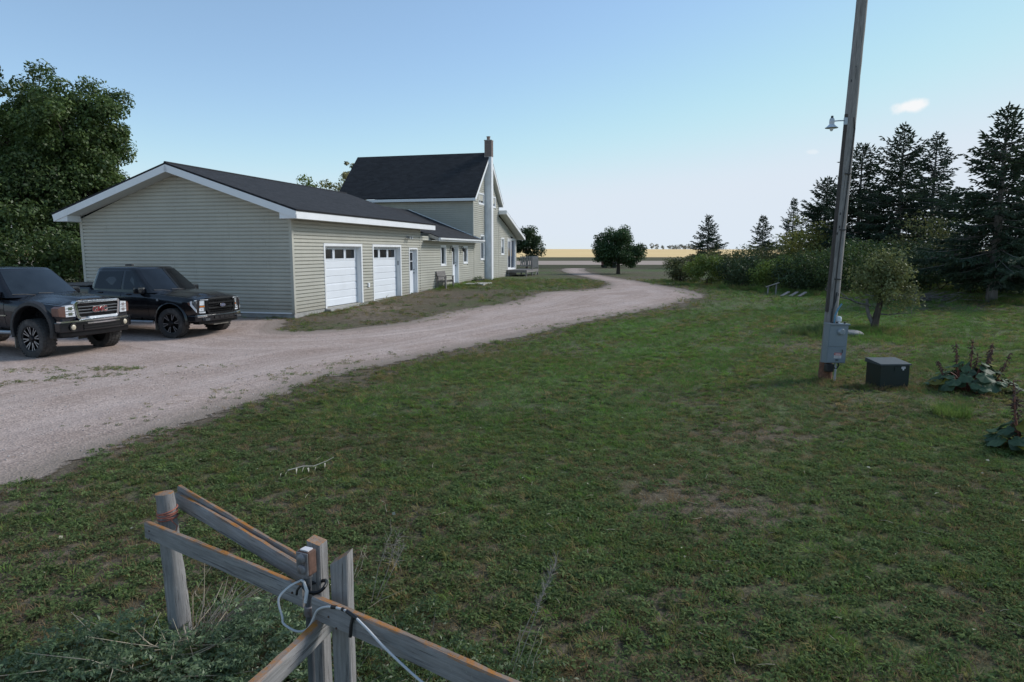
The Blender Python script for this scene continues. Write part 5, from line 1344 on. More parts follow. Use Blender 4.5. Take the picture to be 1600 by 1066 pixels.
gl_ = 'big leafy trees behind the garage'
broadleaf('maple_tree', -24.0, 38.5, 11.6, 3.3, 2.2, 0.30, 190, 360, 0.18, L_MID, BARK, 1, 'broad round crowned green tree directly behind the garage gable', group=gl_, lobes=[(0.05, 0, 0.66, 0.80), (0.30, 0.1, 0.72, 0.55), (-0.35, 0, 0.55, 0.75), (0.32, -0.1, 0.46, 0.62), (0.0, 0, 0.3, 0.8)], low=0.06, clump=0.215)
broadleaf('maple_tree', -30.3, 41.5, 13.0, 4.2, 2.4, 0.32, 190, 360, 0.19, L_MID, BARK, 2, 'tallest dark green tree at the left edge behind the trucks', group=gl_, lobes=[(0.15, 0, 0.70, 0.80), (0.42, 0, 0.58, 0.62), (-0.4, 0.1, 0.5, 0.8), (0.0, 0, 0.3, 0.85)], low=0.06, clump=0.20)
broadleaf('maple_tree', -25.6, 36.0, 6.8, 3.2, 1.0, 0.16, 80, 420, 0.18, L_DARK, BARK, 3, 'lower dark leafy tree filling gap between truck roofs and garage', group=gl_, low=0.04, clump=0.32)
broadleaf('maple_tree', -29.5, 36.5, 8.0, 3.0, 1.0, 0.16, 80, 380, 0.18, L_DARK, BARK, 4, 'dark leafy tree at the left edge below the tallest tree', group=gl_, low=0.04, clump=0.32)
for i, (x, y, h, r, m, lb) in enumerate([(-27.5, 33.5, 4.6, 2.4, L_GREY, 'greyish shrub at the left edge above the lifted pickup'), (-23.2, 33.0, 3.4, 2.2, L_DARK, 'dark shrub behind the newer pickup at garage corner'), (-20.9, 33.5, 3.2, 1.6, L_DARK, 'dark shrub tucked against the garage rear corner')]):
    broadleaf('shrub', x, y, h, r, 0.5, 0.03, 36, 150, 0.18, m, BARK, 20 + i, lb, 'shrub', 'shrubs below the big trees', low=0.02, stems=6, clump=0.38)
for i, (x, y, h, r, m, lb) in enumerate([(-17.6, 56, 7.9, 2.2, L_LIME, 'green tree top peeping over the middle of the garage roof'), (-15.0, 60, 9.0, 2.3, L_YEL, 'yellow green tree top over the garage roof, widest of three'), (-13.3, 58, 9.6, 1.3, L_PALE, 'pale thin tree top beside the steep roof edge')]):
    broadleaf('poplar_tree', x, y, h, r, 2.0, 0.12, 36, 110, 0.20, m, BARKG, 30 + i, lb, group='tree tops beyond the garage roof', low=0.25, clump=0.26)
broadleaf('elm_tree', 8.89, 57.4, 4.2, 2.0, 0.85, 0.15, 130, 230, 0.135, L_LONE, BARK, 15, 'round dark lone tree on short trunk in the bend of the gravel drive', lobes=[(-0.34, 0, 0.52, 0.70), (0.34, 0, 0.50, 0.70), (0.0, 0, 0.60, 0.80), (-0.5, 0, 0.32, 0.5), (0.5, 0, 0.30, 0.5), (0.0, 0, 0.45, 0.9)], low=0.10, clump=0.26)
broadleaf('bush_tree', 1.6, 74, 5.4, 1.9, 0.8, 0.12, 46, 180, 0.20, L_HEDGE, BARK, 6, 'dark ragged tree behind the deck at the end of the house', low=0.08, clump=0.32, lobes=[(-0.2, 0, 0.6, 0.6), (0.35, 0, 0.4, 0.6), (-0.3, 0, 0.3, 0.7)])

gs = 'spruce trees on the right'
spruce('spruce_tree', 21.3, 75, 5.6, 2.3, 41, 'leftmost small spruce standing above the hedge right of lone tree', gs, NEEDLE, taper=0.85)
spruce('spruce_tree', 25.4, 70, 5.3, 1.9, 42, 'second small spruce from the left with a pointed open top', gs, NEEDLE, taper=0.9)
spruce('spruce_tree', 28.4, 70, 7.0, 1.9, 43, 'thin open spruce behind the yellowish willow left of the pole', gs, NEEDLE2, dens=0.75, taper=0.9)
spruce('spruce_tree', 22.6, 50, 6.9, 2.5, 44, 'dense dark spruce just left of the utility pole', gs, NEEDLE, dens=1.1, taper=0.62)
spruce('spruce_tree', 21.5, 43, 8.3, 2.6, 45, 'dark spruce whose top leans against the utility pole on its right', gs, NEEDLE, dens=1.02, taper=0.66)
spruce('spruce_tree', 22.3, 40, 8.85, 2.7, 46, 'tallest spruce of the group right of the utility pole', gs, NEEDLE, dens=1.02, taper=0.7)
spruce('spruce_tree', 25.4, 42, 8.7, 2.5, 47, 'greyer spruce at the right of the middle group', gs, NEEDLE2, dens=0.92, taper=0.75)
spruce('spruce_tree', 20.5, 29.2, 7.9, 2.55, 48, 'large spruce with pale bare lower trunk at right edge', gs, NEEDLE, bare=0.13, dens=1.0, trunk_r=0.20, taper=0.72)
spruce('spruce_tree', 25.6, 33.0, 8.8, 2.6, 49, 'broad dark spruce cut by the right edge of the picture', gs, NEEDLE, bare=0.08, dens=1.1, taper=0.7)
gh = 'shrubs along the right side of the yard'
HB = [  # x, y, height, radius, material, label
    (10.75, 43.4, 1.55, 1.1, L_OLIVE, 'small olive shrub at the left end of the hedge by the drive'),
    (11.5, 40.6, 1.75, 1.15, L_LIME, 'bright green shrub second from the left end of the hedge'),
    (13.6, 44.5, 1.9, 1.7, L_OLIVE, 'olive shrub behind the bright shrubs at hedge start'),
    (12.9, 38.2, 1.75, 1.5, L_HEDGE, 'dark rounded shrub between the two bright ones'),
    (14.0, 36.6, 1.7, 1.35, L_LIME, 'bright yellow green shrub in the middle of the hedge'),
    (15.7, 43.5, 2.25, 2.0, L_OLIVE, 'tall olive shrub below the second small spruce'),
    (17.8, 45.0, 2.5, 2.0, L_OLIVE, 'tall dull shrub below the thin open spruce'),
    (14.6, 34.6, 1.8, 1.4, L_HEDGE, 'dark shrub behind the leaning boards'),
    (18.6, 44.0, 3.9, 1.7, L_YEL, 'tall yellowing willow left of the utility pole'),
    (15.9, 33.9, 2.35, 1.9, L_DARK, 'big dark green shrub just left of the pole'),
    (18.2, 36.2, 2.8, 1.8, L_DARK, 'dark shrub right behind the utility pole'),
    (19.8, 35.0, 2.6, 2.0, L_HEDGE, 'dark undergrowth behind the small apple tree'),
    (22.0, 36.5, 3.9, 2.3, L_OLIVE, 'olive leafy tree between the middle and right spruces'),
    (22.8, 34.0, 2.3, 2.0, L_HEDGE, 'dark low undergrowth left of the pale spruce trunk'),
    (26.0, 38.5, 4.2, 2.2, L_DARK, 'dark leafy mass behind the large right spruce'),
    (25.6, 36.0, 2.6, 2.0, L_HEDGE, 'dark undergrowth right of the pale spruce trunk')]
for i, (x, y, h, r, m, lb) in enumerate(HB):
    broadleaf('shrub', x, y, h, r, 0.4, 0.025, 40, 130, 0.115 + 0.02 * (h > 2.5), m, BARK, 60 + i, lb, 'shrub', gh, low=0.02, stems=7, clump=0.36)
broadleaf('apple_tree', 11.15, 20.9, 2.35, 1.05, 0.75, 0.10, 50, 150, 0.085, L_APPLE, BARK, 91, 'small yellowish apple tree with dark forked trunk behind the meter panel', low=0.22, clump=0.34, lobes=[(0.25, 0, 0.5, 0.75), (-0.1, 0, 0.62, 0.6), (0.5, 0, 0.3, 0.6), (0.2, 0, 0.7, 0.5)], lean=(0.12, 0))
ap = bpy.data.objects[[o.name for o in bpy.data.objects if o.name.startswith('apple_tree')][0]]
rg = np.random.default_rng(5); mb = MB()
for s in (1, -1): limb(mb, (0.03 * s, 0, -0.05), (-0.22 if s < 0 else 0.2, 0.1, 0.9), 0.075, 0.04, rg)
a_ = limb(mb, (-0.15, 0.05, 0.7), (-1.7, -0.3, 1.2), 0.035, 0.012, rg)
for q in a_[1:]:
    for k in range(2): limb(mb, q, (q[0] - 0.35 * rg.random(), q[1] + rg.normal(0, 0.2), q[2] + 0.3 * rg.random()), 0.012, 0.004, rg)
a_ = limb(mb, (0.15, 0.0, 0.45), (0.95, -0.3, 0.5), 0.028, 0.01, rg)
for q in a_[1:]: limb(mb, q, (q[0] + 0.3 * rg.random(), q[1] + rg.normal(0, 0.15), q[2] + 0.35 * rg.random()), 0.010, 0.004, rg)
mb.build('bare_branches', BARKG, ap, 60)

# row of trees on the far horizon
rg = np.random.default_rng(8)
for i in range(13):
    d = 640 + rg.uniform(-30, 30); px = (1015, 1022, 1032, 1041, 1048, 1053, 1058, 1063, 1066, 1070, 1074, 1079, 1084)[i]
    x = (px - 800) / 1067 * d * 1.008
    broadleaf('distant_tree', x, d, rg.uniform(3.0, 6.5), rg.uniform(1.5, 3.0), 0.8, 0.2, 12, 16, 1.0, L_FAR_HAZE, BARKG, 120 + i, 'tiny greyish tree in the row on the far horizon', 'tree', 'row of trees on the horizon', low=0.06, clump=0.42)

# ---------------------------------------------------------------- turf, weeds, pebbles (scattered stuff)
def scatter(name, pts, rot, scl, idx, sources, label=None, cat=None):
    """points carrying rotation, scale and choice; geometry nodes put a tuft on each"""
    me = bpy.data.meshes.new(name); n = len(pts); scl = np.asarray(scl, float)
    if scl.ndim == 1: scl = np.stack([scl] * 3, 1)
    me.vertices.add(n); me.vertices.foreach_set('co', np.asarray(pts, np.float32).ravel())
    for nm, ty, val, key in (('rot', 'FLOAT_VECTOR', rot, 'vector'), ('scl', 'FLOAT_VECTOR', scl, 'vector'), ('idx', 'INT', idx, 'value')):
        a = me.attributes.new(nm, ty, 'POINT'); a.data.foreach_set(key, np.asarray(val, np.int32 if ty == 'INT' else np.float32).ravel())
    o = bpy.data.objects.new(name, me); COL.objects.link(o)
    c = bpy.data.collections.new(name + '_sources')
    for s in sources: c.objects.link(s)
    ng = bpy.data.node_groups.new(name, 'GeometryNodeTree')
    ng.interface.new_socket('Geometry', in_out='INPUT', socket_type='NodeSocketGeometry'); ng.interface.new_socket('Geometry', in_out='OUTPUT', socket_type='NodeSocketGeometry')
    N = ng.nodes; gi = N.new('NodeGroupInput'); go = N.new('NodeGroupOutput'); ip = N.new('GeometryNodeInstanceOnPoints'); ci = N.new('GeometryNodeCollectionInfo')
    ci.inputs[0].default_value = c; ci.inputs['Separate Children'].default_value = True; ci.inputs['Reset Children'].default_value = True
    ip.inputs['Pick Instance'].default_value = True
    for nm, dt, sock in (('rot', 'FLOAT_VECTOR', 'Rotation'), ('scl', 'FLOAT_VECTOR', 'Scale'), ('idx', 'INT', 'Instance Index')):
        na = N.new('GeometryNodeInputNamedAttribute'); na.data_type = dt; na.inputs[0].default_value = nm; ng.links.new(na.outputs[0], ip.inputs[sock])
    ng.links.new(gi.outputs[0], ip.inputs['Points']); ng.links.new(ci.outputs[0], ip.inputs['Instance']); ng.links.new(ip.outputs[0], go.inputs[0])
    md = o.modifiers.new('scatter', 'NODES'); md.node_group = ng
    tag(o, label, cat, kind='stuff')
    return o
def source(name, V, F, mat, tint=None):
    o = np_mesh(name, V, F, mat, None, tint); COL.objects.unlink(o); return o
def blade_mat(name, ramp_cols, dead=0.0):
    """turf blades: colour follows the same patches as the ground below, plus per-tuft variation"""
    m, nt, p = new_mat(name); nt.nodes.remove(p)
    pos = wpos(nt); oi = nt.nodes.new('ShaderNodeObjectInfo').outputs['Random']; a = nt.nodes.new('ShaderNodeAttribute'); a.attribute_name = 'tint'
    n1 = noise(nt, pos, 0.55, 5, 0.6); n2 = noise(nt, pos, 3.2, 5, 0.65); n3 = noise(nt, pos, 0.13, 3)
    f = maths(nt, 'ADD', maths(nt, 'MULTIPLY', n1, 0.45), maths(nt, 'MULTIPLY', n2, 0.55))
    f = maths(nt, 'ADD', f, maths(nt, 'MULTIPLY', maths(nt, 'SUBTRACT', n3, 0.5), 0.62))
    f = maths(nt, 'ADD', f, maths(nt, 'MULTIPLY', maths(nt, 'SUBTRACT', oi, 0.5), 0.50))
    f = maths(nt, 'ADD', f, maths(nt, 'MULTIPLY', maths(nt, 'SUBTRACT', a.outputs['Fac'], 0.5), 0.25))
    c = ramp(nt, f, ramp_cols)
    d = nt.nodes.new('ShaderNodeBsdfDiffuse'); t = nt.nodes.new('ShaderNodeBsdfTranslucent'); x = nt.nodes.new('ShaderNodeMixShader'); x.inputs[0].default_value = 0.42
    nt.links.new(c, d.inputs[0]); nt.links.new(c, t.inputs[0]); nt.links.new(d.outputs[0], x.inputs[1]); nt.links.new(t.outputs[0], x.inputs[2])
    nt.links.new(x.outputs[0], nt.nodes['Material Output'].inputs[0])
    return m
GREEN = [(0.25, (0.328, 0.256, 0.120)), (0.40, (0.205, 0.197, 0.072)), (0.52, (0.143, 0.190, 0.056)), (0.68, (0.136, 0.225, 0.061)), (0.85, (0.232, 0.306, 0.087))]
GRASSM = blade_mat('grass_blades', GREEN)
LUSHM = blade_mat('lush_blades', [(0.25, (0.162, 0.225, 0.061)), (0.5, (0.140, 0.252, 0.059)), (0.8, (0.190, 0.336, 0.072))])
DRYM = blade_mat('dry_blades', [(0.25, (0.305, 0.217, 0.118)), (0.5, (0.234, 0.162, 0.084)), (0.8, (0.377, 0.278, 0.152))])
WEEDM = blade_mat('weed_leaves', [(0.25, (0.147, 0.160, 0.075)), (0.5, (0.133, 0.188, 0.075)), (0.8, (0.192, 0.254, 0.104))])
def tuft(n, h, spread, w, rng, flat=0.5):
    """n curved blades, two segments each (quads with a pinched tip)"""
    a = rng.uniform(0, 6.283, n); r = spread * np.sqrt(rng.random(n)); base = np.stack([r * np.cos(a), r * np.sin(a), np.full(n, -0.005)], 1)
    b = a + rng.normal(0, 0.8, n); out = np.stack([np.cos(b), np.sin(b), np.zeros(n)], 1); hh = (h * rng.uniform(0.5, 1.2, n))[:, None]; lean = (flat * rng.uniform(0.3, 1.3, n))[:, None]
    side = np.stack([-np.sin(b), np.cos(b), np.zeros(n)], 1) * (w * rng.uniform(0.6, 1.2, n))[:, None]
    up = np.array([0, 0, 1.0]); mid = base + up * hh * 0.55 + out * hh * lean * 0.35; tip = base + up * hh * (1 - 0.25 * lean) + out * hh * lean
    V = np.stack([base - side * 0.5, base + side * 0.5, mid + side * 0.5, mid - side * 0.5, tip + side * 0.08, tip - side * 0.08], 1).reshape(-1, 3)
    i = np.arange(n)[:, None] * 6; F = np.concatenate([i + np.array([[0, 1, 2, 3]]), i + np.array([[3, 2, 4, 5]])]); T = np.tile(rng.random(n), 2)
    return V, F, T
def weedlet(n, h, spread, size, rng):
    a = rng.uniform(0, 6.283, n); r = spread * np.sqrt(rng.random(n)); P = np.stack([r * np.cos(a), r * np.sin(a), h * rng.random(n) ** 0.7], 1)
    V, F = leaf_quads(P, np.tile([0, 0, 1.0], (n, 1)), size, rng, None, 0.45); return V, F, rng.random(n)
rg = np.random.default_rng(21)
SRC = []
for k in range(4): V, F, T = tuft(30, 0.040 + 0.009 * k, 0.06, 0.0062, rg, 1.25); SRC.append(source('tuft', V, F, GRASSM, T))
for k in range(3): V, F, T = tuft(30, 0.052, 0.055, 0.0058, rg, 1.1); SRC.append(source('tuft', V, F, LUSHM, T))
for k in range(2): V, F, T = tuft(16, 0.05, 0.06, 0.004, rg, 1.2); SRC.append(source('tuft', V, F, DRYM, T))
for k in range(3): V, F, T = weedlet(46, 0.040, 0.062, 0.027, rg); SRC.append(source('tuft', V, F, WEEDM, T))
def field_points(y0, y1, per, rng, wide=0.95):
    area = (y1 * y1 - y0 * y0) * wide + 3 * (y1 - y0); n = int(area * per)
    y = np.sqrt(rng.uniform(y0 * y0, y1 * y1, n)); x = rng.uniform(-1, 1, n) * (wide * y + 1.5)
    return x, y
X, Y, Sx = [], [], []
for y0, y1, per, sc in ((1.6, 6, 380, 0.95), (6, 10, 290, 0.95), (10, 16, 160, 1.12), (16, 26, 62, 1.45), (26, 46, 14, 2.3)):
    x, y = field_points(y0, y1, per, rg); X.append(x); Y.append(y); Sx.append(np.full(len(x), sc))
X = np.concatenate(X); Y = np.concatenate(Y); Sx = np.concatenate(Sx)
sd = sdist(X, Y); la, lb_ = house_local(X, Y)
dens = 0.38 + 1.0 * fbm(X * 1.7, Y * 1.7, 31, 4) + 0.5 * (fbm(X * 0.4, Y * 0.4, 32, 3) - 0.5); dry = dryness(X, Y); lsh = lush(X, Y)
dens = dens * (1 - 0.48 * dry)
verge = (la > -4) & (la < 12) & (lb_ > -5.5) & (lb_ < 0.2)
dens = np.where(verge, dens * np.clip((fbm(X * 0.9, Y * 0.9, 36, 3) - 0.40) * 4.0, 0.04, 1.0), dens)
edge_n = sd + (fbm(X * 2.3, Y * 2.3, 33, 4) - 0.5) * 1.2
keep = (rg.random(len(X)) < dens) & (edge_n < 0.05) & ~((la > -2.1) & (lb_ > -0.03) & (la < 31)) & (X > -30)
# weedy strips on the gravel: by the lifted pickup and along the lawn edge
strip = (np.exp(-(((X + 8.6) / 1.5) ** 2 + ((Y - 13.9 - 0.16 * (X + 8.6)) / 0.28) ** 2)) + np.exp(-(((X + 9.8) / 1.5) ** 2 + ((Y - 12.4 - 0.25 * (X + 9.8)) / 0.35) ** 2)) + np.exp(-(((X + 9.0) / 1.2) ** 2 + ((Y - 13.1) / 0.2) ** 2))) * 1.6 \
      + 0.55 * np.exp(-((sd - 0.9) / 0.55) ** 2) * np.exp(-((Y - 13.2) / 2.6) ** 2) * (X > -8) + 0.5 * np.exp(-((sd - 0.4) / 0.4) ** 2) * (lb_ < 0) * (la > -3) * (la < 14)
keep |= (sd > 0) & (rg.random(len(X)) < strip * (fbm(X * 2.5, Y * 2.5, 35, 3) > 0.47))
X, Y, Sx, dry, lsh, sd = [q[keep] for q in (X, Y, Sx, dry, lsh, sd)]
u = rg.random(len(X)); kind = np.where(u < 0.38 * dry + 0.13 + 0.30 * (fbm(X * 0.7, Y * 0.7, 37, 4) < 0.46) * (Y < 13), rg.integers(7, 9, len(X)), np.where(u > 1 - np.interp(Y, [5, 9, 14], [0.52, 0.40, 0.22]) * (1 - 0.5 * lsh), rg.integers(9, 12, len(X)), np.where(rg.random(len(X)) < lsh, rg.integers(4, 7, len(X)), rg.integers(0, 4, len(X)))))
pts = np.stack([X, Y, zg(X, Y) + np.where(sd > 0, 0.012, 0.0)], 1)
rot = np.stack([rg.normal(0, 0.12, len(X)), rg.normal(0, 0.12, len(X)), rg.uniform(0, 6.28, len(X))], 1)
ss_ = Sx * rg.uniform(0.65, 1.35, len(X)) * np.where(sd > 0.15, 0.6, 1.0)
flat = np.interp(Y, [3, 7, 12, 25], [1.0, 0.8, 0.55, 0.40])
# mower passes run alongside the drive: each lays the blades the other way
band = np.sin(sd * 2 * math.pi / 2.1 + 0.6 * fbm(X * 0.2, Y * 0.2, 39, 2)); lay = np.where(band > 0, 0.45, -0.45) * np.clip((Y - 7) / 4, 0, 1)
rot[:, 0] += lay; rot[:, 2] = np.where(rg.random(len(X)) < np.clip((Y - 7) / 4, 0, 1) * 0.9, rg.normal(0, 0.5, len(X)), rot[:, 2])
scatter('lawn_grass', pts, rot, np.stack([ss_, ss_, ss_ * flat], 1), kind, SRC, 'short patchy lawn grass with dry tufts and small weeds', 'grass')
PEB = []
PEBM = [pm('pebble_a', (0.36, 0.33, 0.31), 0.9, var=0.25, scale=40), pm('pebble_b', (0.28, 0.24, 0.22), 0.9, var=0.25, scale=40), pm('pebble_c', (0.43, 0.39, 0.36), 0.9, var=0.2, scale=40)]
for k in range(6):
    bm = bmesh.new(); bmesh.ops.create_icosphere(bm, subdivisions=1, radius=0.5)
    V = np.array([v.co for v in bm.verts]) * np.array([1, 0.75, 0.5]) + rg.normal(0, 0.06, (len(bm.verts), 3)); F = np.array([[v.index for v in f.verts] for f in bm.faces]); bm.free()
    PEB.append(source('pebble', V, F, PEBM[k % 3]))
x1, y1 = field_points(5.5, 14, 34, rg, 0.95); x2, y2 = field_points(14, 30, 7, rg, 0.95); X = np.concatenate([x1, x2]); Y = np.concatenate([y1, y2])
sd = sdist(X, Y); keep = (sd > 0.05) & (X > -24); X, Y = X[keep], Y[keep]
sc = 0.012 + 0.022 * rg.random(len(X)) ** 3 + 0.0006 * Y
scatter('gravel_stones', np.stack([X, Y, zg(X, Y) + 0.014], 1), np.stack([rg.normal(0, 0.3, len(X)), rg.normal(0, 0.3, len(X)), rg.uniform(0, 6.28, len(X))], 1), sc, rg.integers(0, 6, len(X)), PEB, 'loose grey and brown gravel stones on the drive', 'gravel')
#@@PART5
# ---------------------------------------------------------------- utility pole, lamp, meter panel
pole = empty('utility_pole', g(5.93, 12.75)); pole.rotation_euler = (R(0.3), R(2.0), 0)
tag(pole, 'tall leaning weathered grey wooden utility pole on the right of the lawn', 'pole')
rg = np.random.default_rng(77)
def round_post(name, mat, parent, p, q, r0, r1, n=14, seg=16, wob=0.006, seed=0, flat=0.0):
    """log-like post; own X runs along the grain"""
    rr = np.random.default_rng(seed); p, q = Vector(p), Vector(q); x = q - p; L = x.length; x.normalize()
    y = x.cross(Vector((0, 1, 0.1))).normalized(); z = x.cross(y)
    mb = MB(); ph = rr.uniform(0, 6, 4)
    for i in range(seg + 1):
        t = i / seg; r = r0 + (r1 - r0) * t
        for k in range(n):
            a = 2 * math.pi * k / n; d = 1 + 0.05 * math.sin(2 * a + ph[0] + 2 * t) + 0.03 * math.sin(3 * a + ph[1]) + wob / r * rr.normal()
            mb.v.append((t * L, r * d * math.cos(a), r * d * math.sin(a)))
    for i in range(seg):
        for k in range(n):
            a = i * n + k; b = i * n + (k + 1) % n; mb.f.append((a, b, b + n, a + n))
    o = len(mb.v); mb.v.append((L + r1 * 0.3, 0, 0)); e = seg * n
    for k in range(n): mb.f.append((e + k, e + (k + 1) % n, o))
    mb.f.append(tuple(range(n))[::-1])
    ob = mb.build(name, mat, parent, 50)
    ob.matrix_local = Matrix(((x.x, y.x, z.x, p.x), (x.y, y.y, z.y, p.y), (x.z, y.z, z.z, p.z), (0, 0, 0, 1)))
    return ob
shaft = round_post('shaft', POLEW, pole, (0, 0, -0.6), (0, 0, 9.6), 0.115, 0.085, 16, 40, 0.002, 1)
plank_local('batten', wood_mat('dark_batten', (0.05, 0.042, 0.038), (0.12, 0.10, 0.09)), pole, (-0.105, -0.045, 1.3), (-0.092, -0.035, 4.86), 0.05, 0.05, (0, 1, 0))
RUSTW = pm('rusty_stained_wood', (0.16, 0.075, 0.045), 0.9, var=0.45, scale=22, bmp=0.6, bscale=40)
MB().lathe([(0.122, -0.05), (0.124, 0.1), (0.121, 0.25), (0.119, 0.34), (0.112, 0.34)], 'z', 16).build('stained_foot', RUSTW, pole, 40)
CABLE = pm('black_cable', (0.015, 0.015, 0.016), 0.5)
MB().tube([(-0.03, -0.115, 1.1), (-0.02, -0.118, 2.4), (0.02, -0.114, 3.6), (0.05, -0.108, 4.6), (0.02, -0.105, 4.8)], 0.011, 6).build('cable', CABLE, pole, 60)
for z in (1.9, 2.8, 3.8): MB().box(-0.05, 0.06, -0.128, -0.1, z, z + 0.02).build('cable_clip', DARKM, pole)
for k in range(14):
    a = rg.uniform(3.3, 6.1); z = rg.uniform(0.6, 7.0); r = 0.115 - 0.003 * z
    MB().lathe([(0.0, 0.004), (0.018, 0.002), (0.022, -0.02)], 'z', 8).build('knot', DARKM, pole).matrix_local = Matrix.Translation((r * math.cos(a), r * math.sin(a), z)) @ Vector((math.cos(a), math.sin(a), 0)).to_track_quat('Z', 'Y').to_matrix().to_4x4() @ Matrix.Diagonal((0.6, 1.4, 0.4, 1))
# lamp on its arm
yl = empty('yard_light', pole.matrix_basis @ Vector((-0.12, -0.05, 4.72))); yl.scale = (0.92, 0.85, 0.85); tag(yl, 'small grey yard light with flared reflector on the utility pole', 'lamp')
MB().tube([(0.0, 0.0, 0.03), (-0.12, -0.01, 0.025), (-0.21, -0.02, 0.015)], 0.012, 8).build('arm', GREYM, yl, 60)
MB().box(-0.01, 0.05, -0.03, 0.03, -0.06, 0.09).build('bracket', GREYM, yl, bevel=0.006)
MB().lathe([(0.0, 0.07), (0.035, 0.07), (0.045, 0.05), (0.05, 0.0), (0.045, -0.05), (0.03, -0.06), (0.0, -0.06)], 'z', 16, (-0.26, -0.03, 0.0)).build('housing', pm('lamp_grey', (0.50, 0.52, 0.55), 0.45, 0.4), yl, 40)
MB().lathe([(0.0, 0.125), (0.022, 0.12), (0.026, 0.07)], 'z', 12, (-0.26, -0.03, 0.0)).build('photocell', DARKM, yl, 40)
MB().lathe([(0.045, -0.05), (0.08, -0.09), (0.125, -0.125), (0.12, -0.13), (0.075, -0.10), (0.04, -0.06)], 'z', 20, (-0.26, -0.03, 0.0)).build('reflector', pm('reflector_pale', (0.62, 0.66, 0.70), 0.3, 0.3), yl, 50)
MB().lathe([(0.022, -0.07), (0.035, -0.12), (0.034, -0.16), (0.02, -0.19), (0.0, -0.195)], 'z', 12, (-0.26, -0.03, 0.0)).build('bulb', LENS, yl, 50)
# meter panel
PANEL = pm('panel_grey', (0.20, 0.235, 0.265), 0.4, 0.15, var=0.08, scale=4, dirt=((0.30, 0.30, 0.28), 0.25))
mp = empty('meter_panel', pole.matrix_basis @ Vector((0.02, -0.12, 0.37))); mp.rotation_euler = (0, R(2.0), R(6)); tag(mp, 'grey metal meter panel with round meter mounted low on the utility pole', 'meter')
MB().box(-0.185, 0.185, -0.17, 0.0, 0.0, 0.72).build('cabinet', PANEL, mp, bevel=0.008)
MB().box(-0.175, 0.175, -0.182, -0.168, 0.31, 0.70).build('upper_door', PANEL, mp, bevel=0.004)
dr = MB().box(-0.175, 0.175, -0.184, -0.168, 0.015, 0.295).build('lower_door', PANEL, mp, bevel=0.004)
MB().box(-0.20, 0.20, -0.20, 0.01, 0.71, 0.735).build('rain_cap', PANEL, mp, bevel=0.004)
MB().lathe([(0.0, -0.235), (0.05, -0.235), (0.062, -0.22), (0.066, -0.18)], 'y', 20, (0.035, 0, 0.59)).build('meter', pm('meter_ring', (0.34, 0.38, 0.42), 0.3, 0.3), mp, 40)
MB().lathe([(0.0, -0.240), (0.044, -0.238), (0.048, -0.232)], 'y', 18, (0.035, 0, 0.59)).build('meter_face', glass('meter_glass', (0.30, 0.33, 0.36), 0.08), mp)
WL = pm('label_white', (0.60, 0.57, 0.57), 0.6); RL = pm('label_red', (0.42, 0.10, 0.09), 0.6); INK = pm('label_ink', (0.25, 0.20, 0.20), 0.7)
lb = MB().box(-0.055, 0.085, -0.188, -0.183, 0.095, 0.195).build('warning_label', WL, dr)
MB().box(-0.055, 0.085, -0.190, -0.187, 0.150, 0.197).build('label_band', RL, lb)
for z in (0.108, 0.122, 0.136): MB().box(-0.045, 0.075, -0.190, -0.187, z, z + 0.005).build('print_line', INK, lb)
MB().box(-0.035, 0.065, -0.192, -0.189, 0.165, 0.180).build('print_line', WL, lb)
MB().box(-0.02, 0.03, -0.20, -0.183, 0.055, 0.072).build('latch', DARKM, dr)
MB().tube([(0.09, -0.19, 0.26), (0.10, -0.20, 0.22), (0.09, -0.19, 0.19)], 0.006, 6).build('seal_wire', DARKM, dr)
MB().lathe([(0.0, 0.13), (0.035, 0.125), (0.048, 0.10), (0.048, 0.04), (0.03, 0.03), (0.03, 0.0)], 'z', 16, (0.03, -0.09, 0.735)).build('conduit_cap', pm('cap_white', (0.62, 0.65, 0.68), 0.5), mp, 40)
BLUEC = pm('blue_conduit', (0.10, 0.24, 0.33), 0.5)
MB().tube([(-0.06, -0.10, 0.735), (-0.06, -0.11, 0.88), (-0.01, -0.10, 1.0), (0.07, -0.07, 1.09)], 0.016, 8).build('conduit', BLUEC, mp, 60)
MB().tube([(-0.10, -0.06, 0.735), (-0.10, -0.05, 0.92), (-0.02, -0.02, 1.15), (0.0, 0.0, 1.3)], 0.013, 8).build('conduit', CABLE, mp, 60)
for x in (-0.12, -0.03, 0.12): MB().lathe([(0.0, 0.03), (0.018, 0.03), (0.02, 0.0)], 'z', 10, (x, -0.14, 0.735)).build('knockout', DARKM, mp)
MB().tube([(0.10, -0.08, 0.0), (0.11, -0.10, -0.05), (0.06, -0.11, -0.11), (0.02, -0.10, -0.10)], 0.014, 8).build('conduit', CABLE, mp, 60)
MB().tube([(0.04, -0.09, 0.0), (0.05, -0.10, -0.10), (0.05, -0.10, -0.42)], 0.02, 10).build('conduit', pm('pale_pipe', (0.34, 0.35, 0.35), 0.6), mp, 60)
MB().box(-0.13, 0.02, -0.11, -0.01, -0.18, -0.03).build('junction_box', DARKM, mp, bevel=0.02)

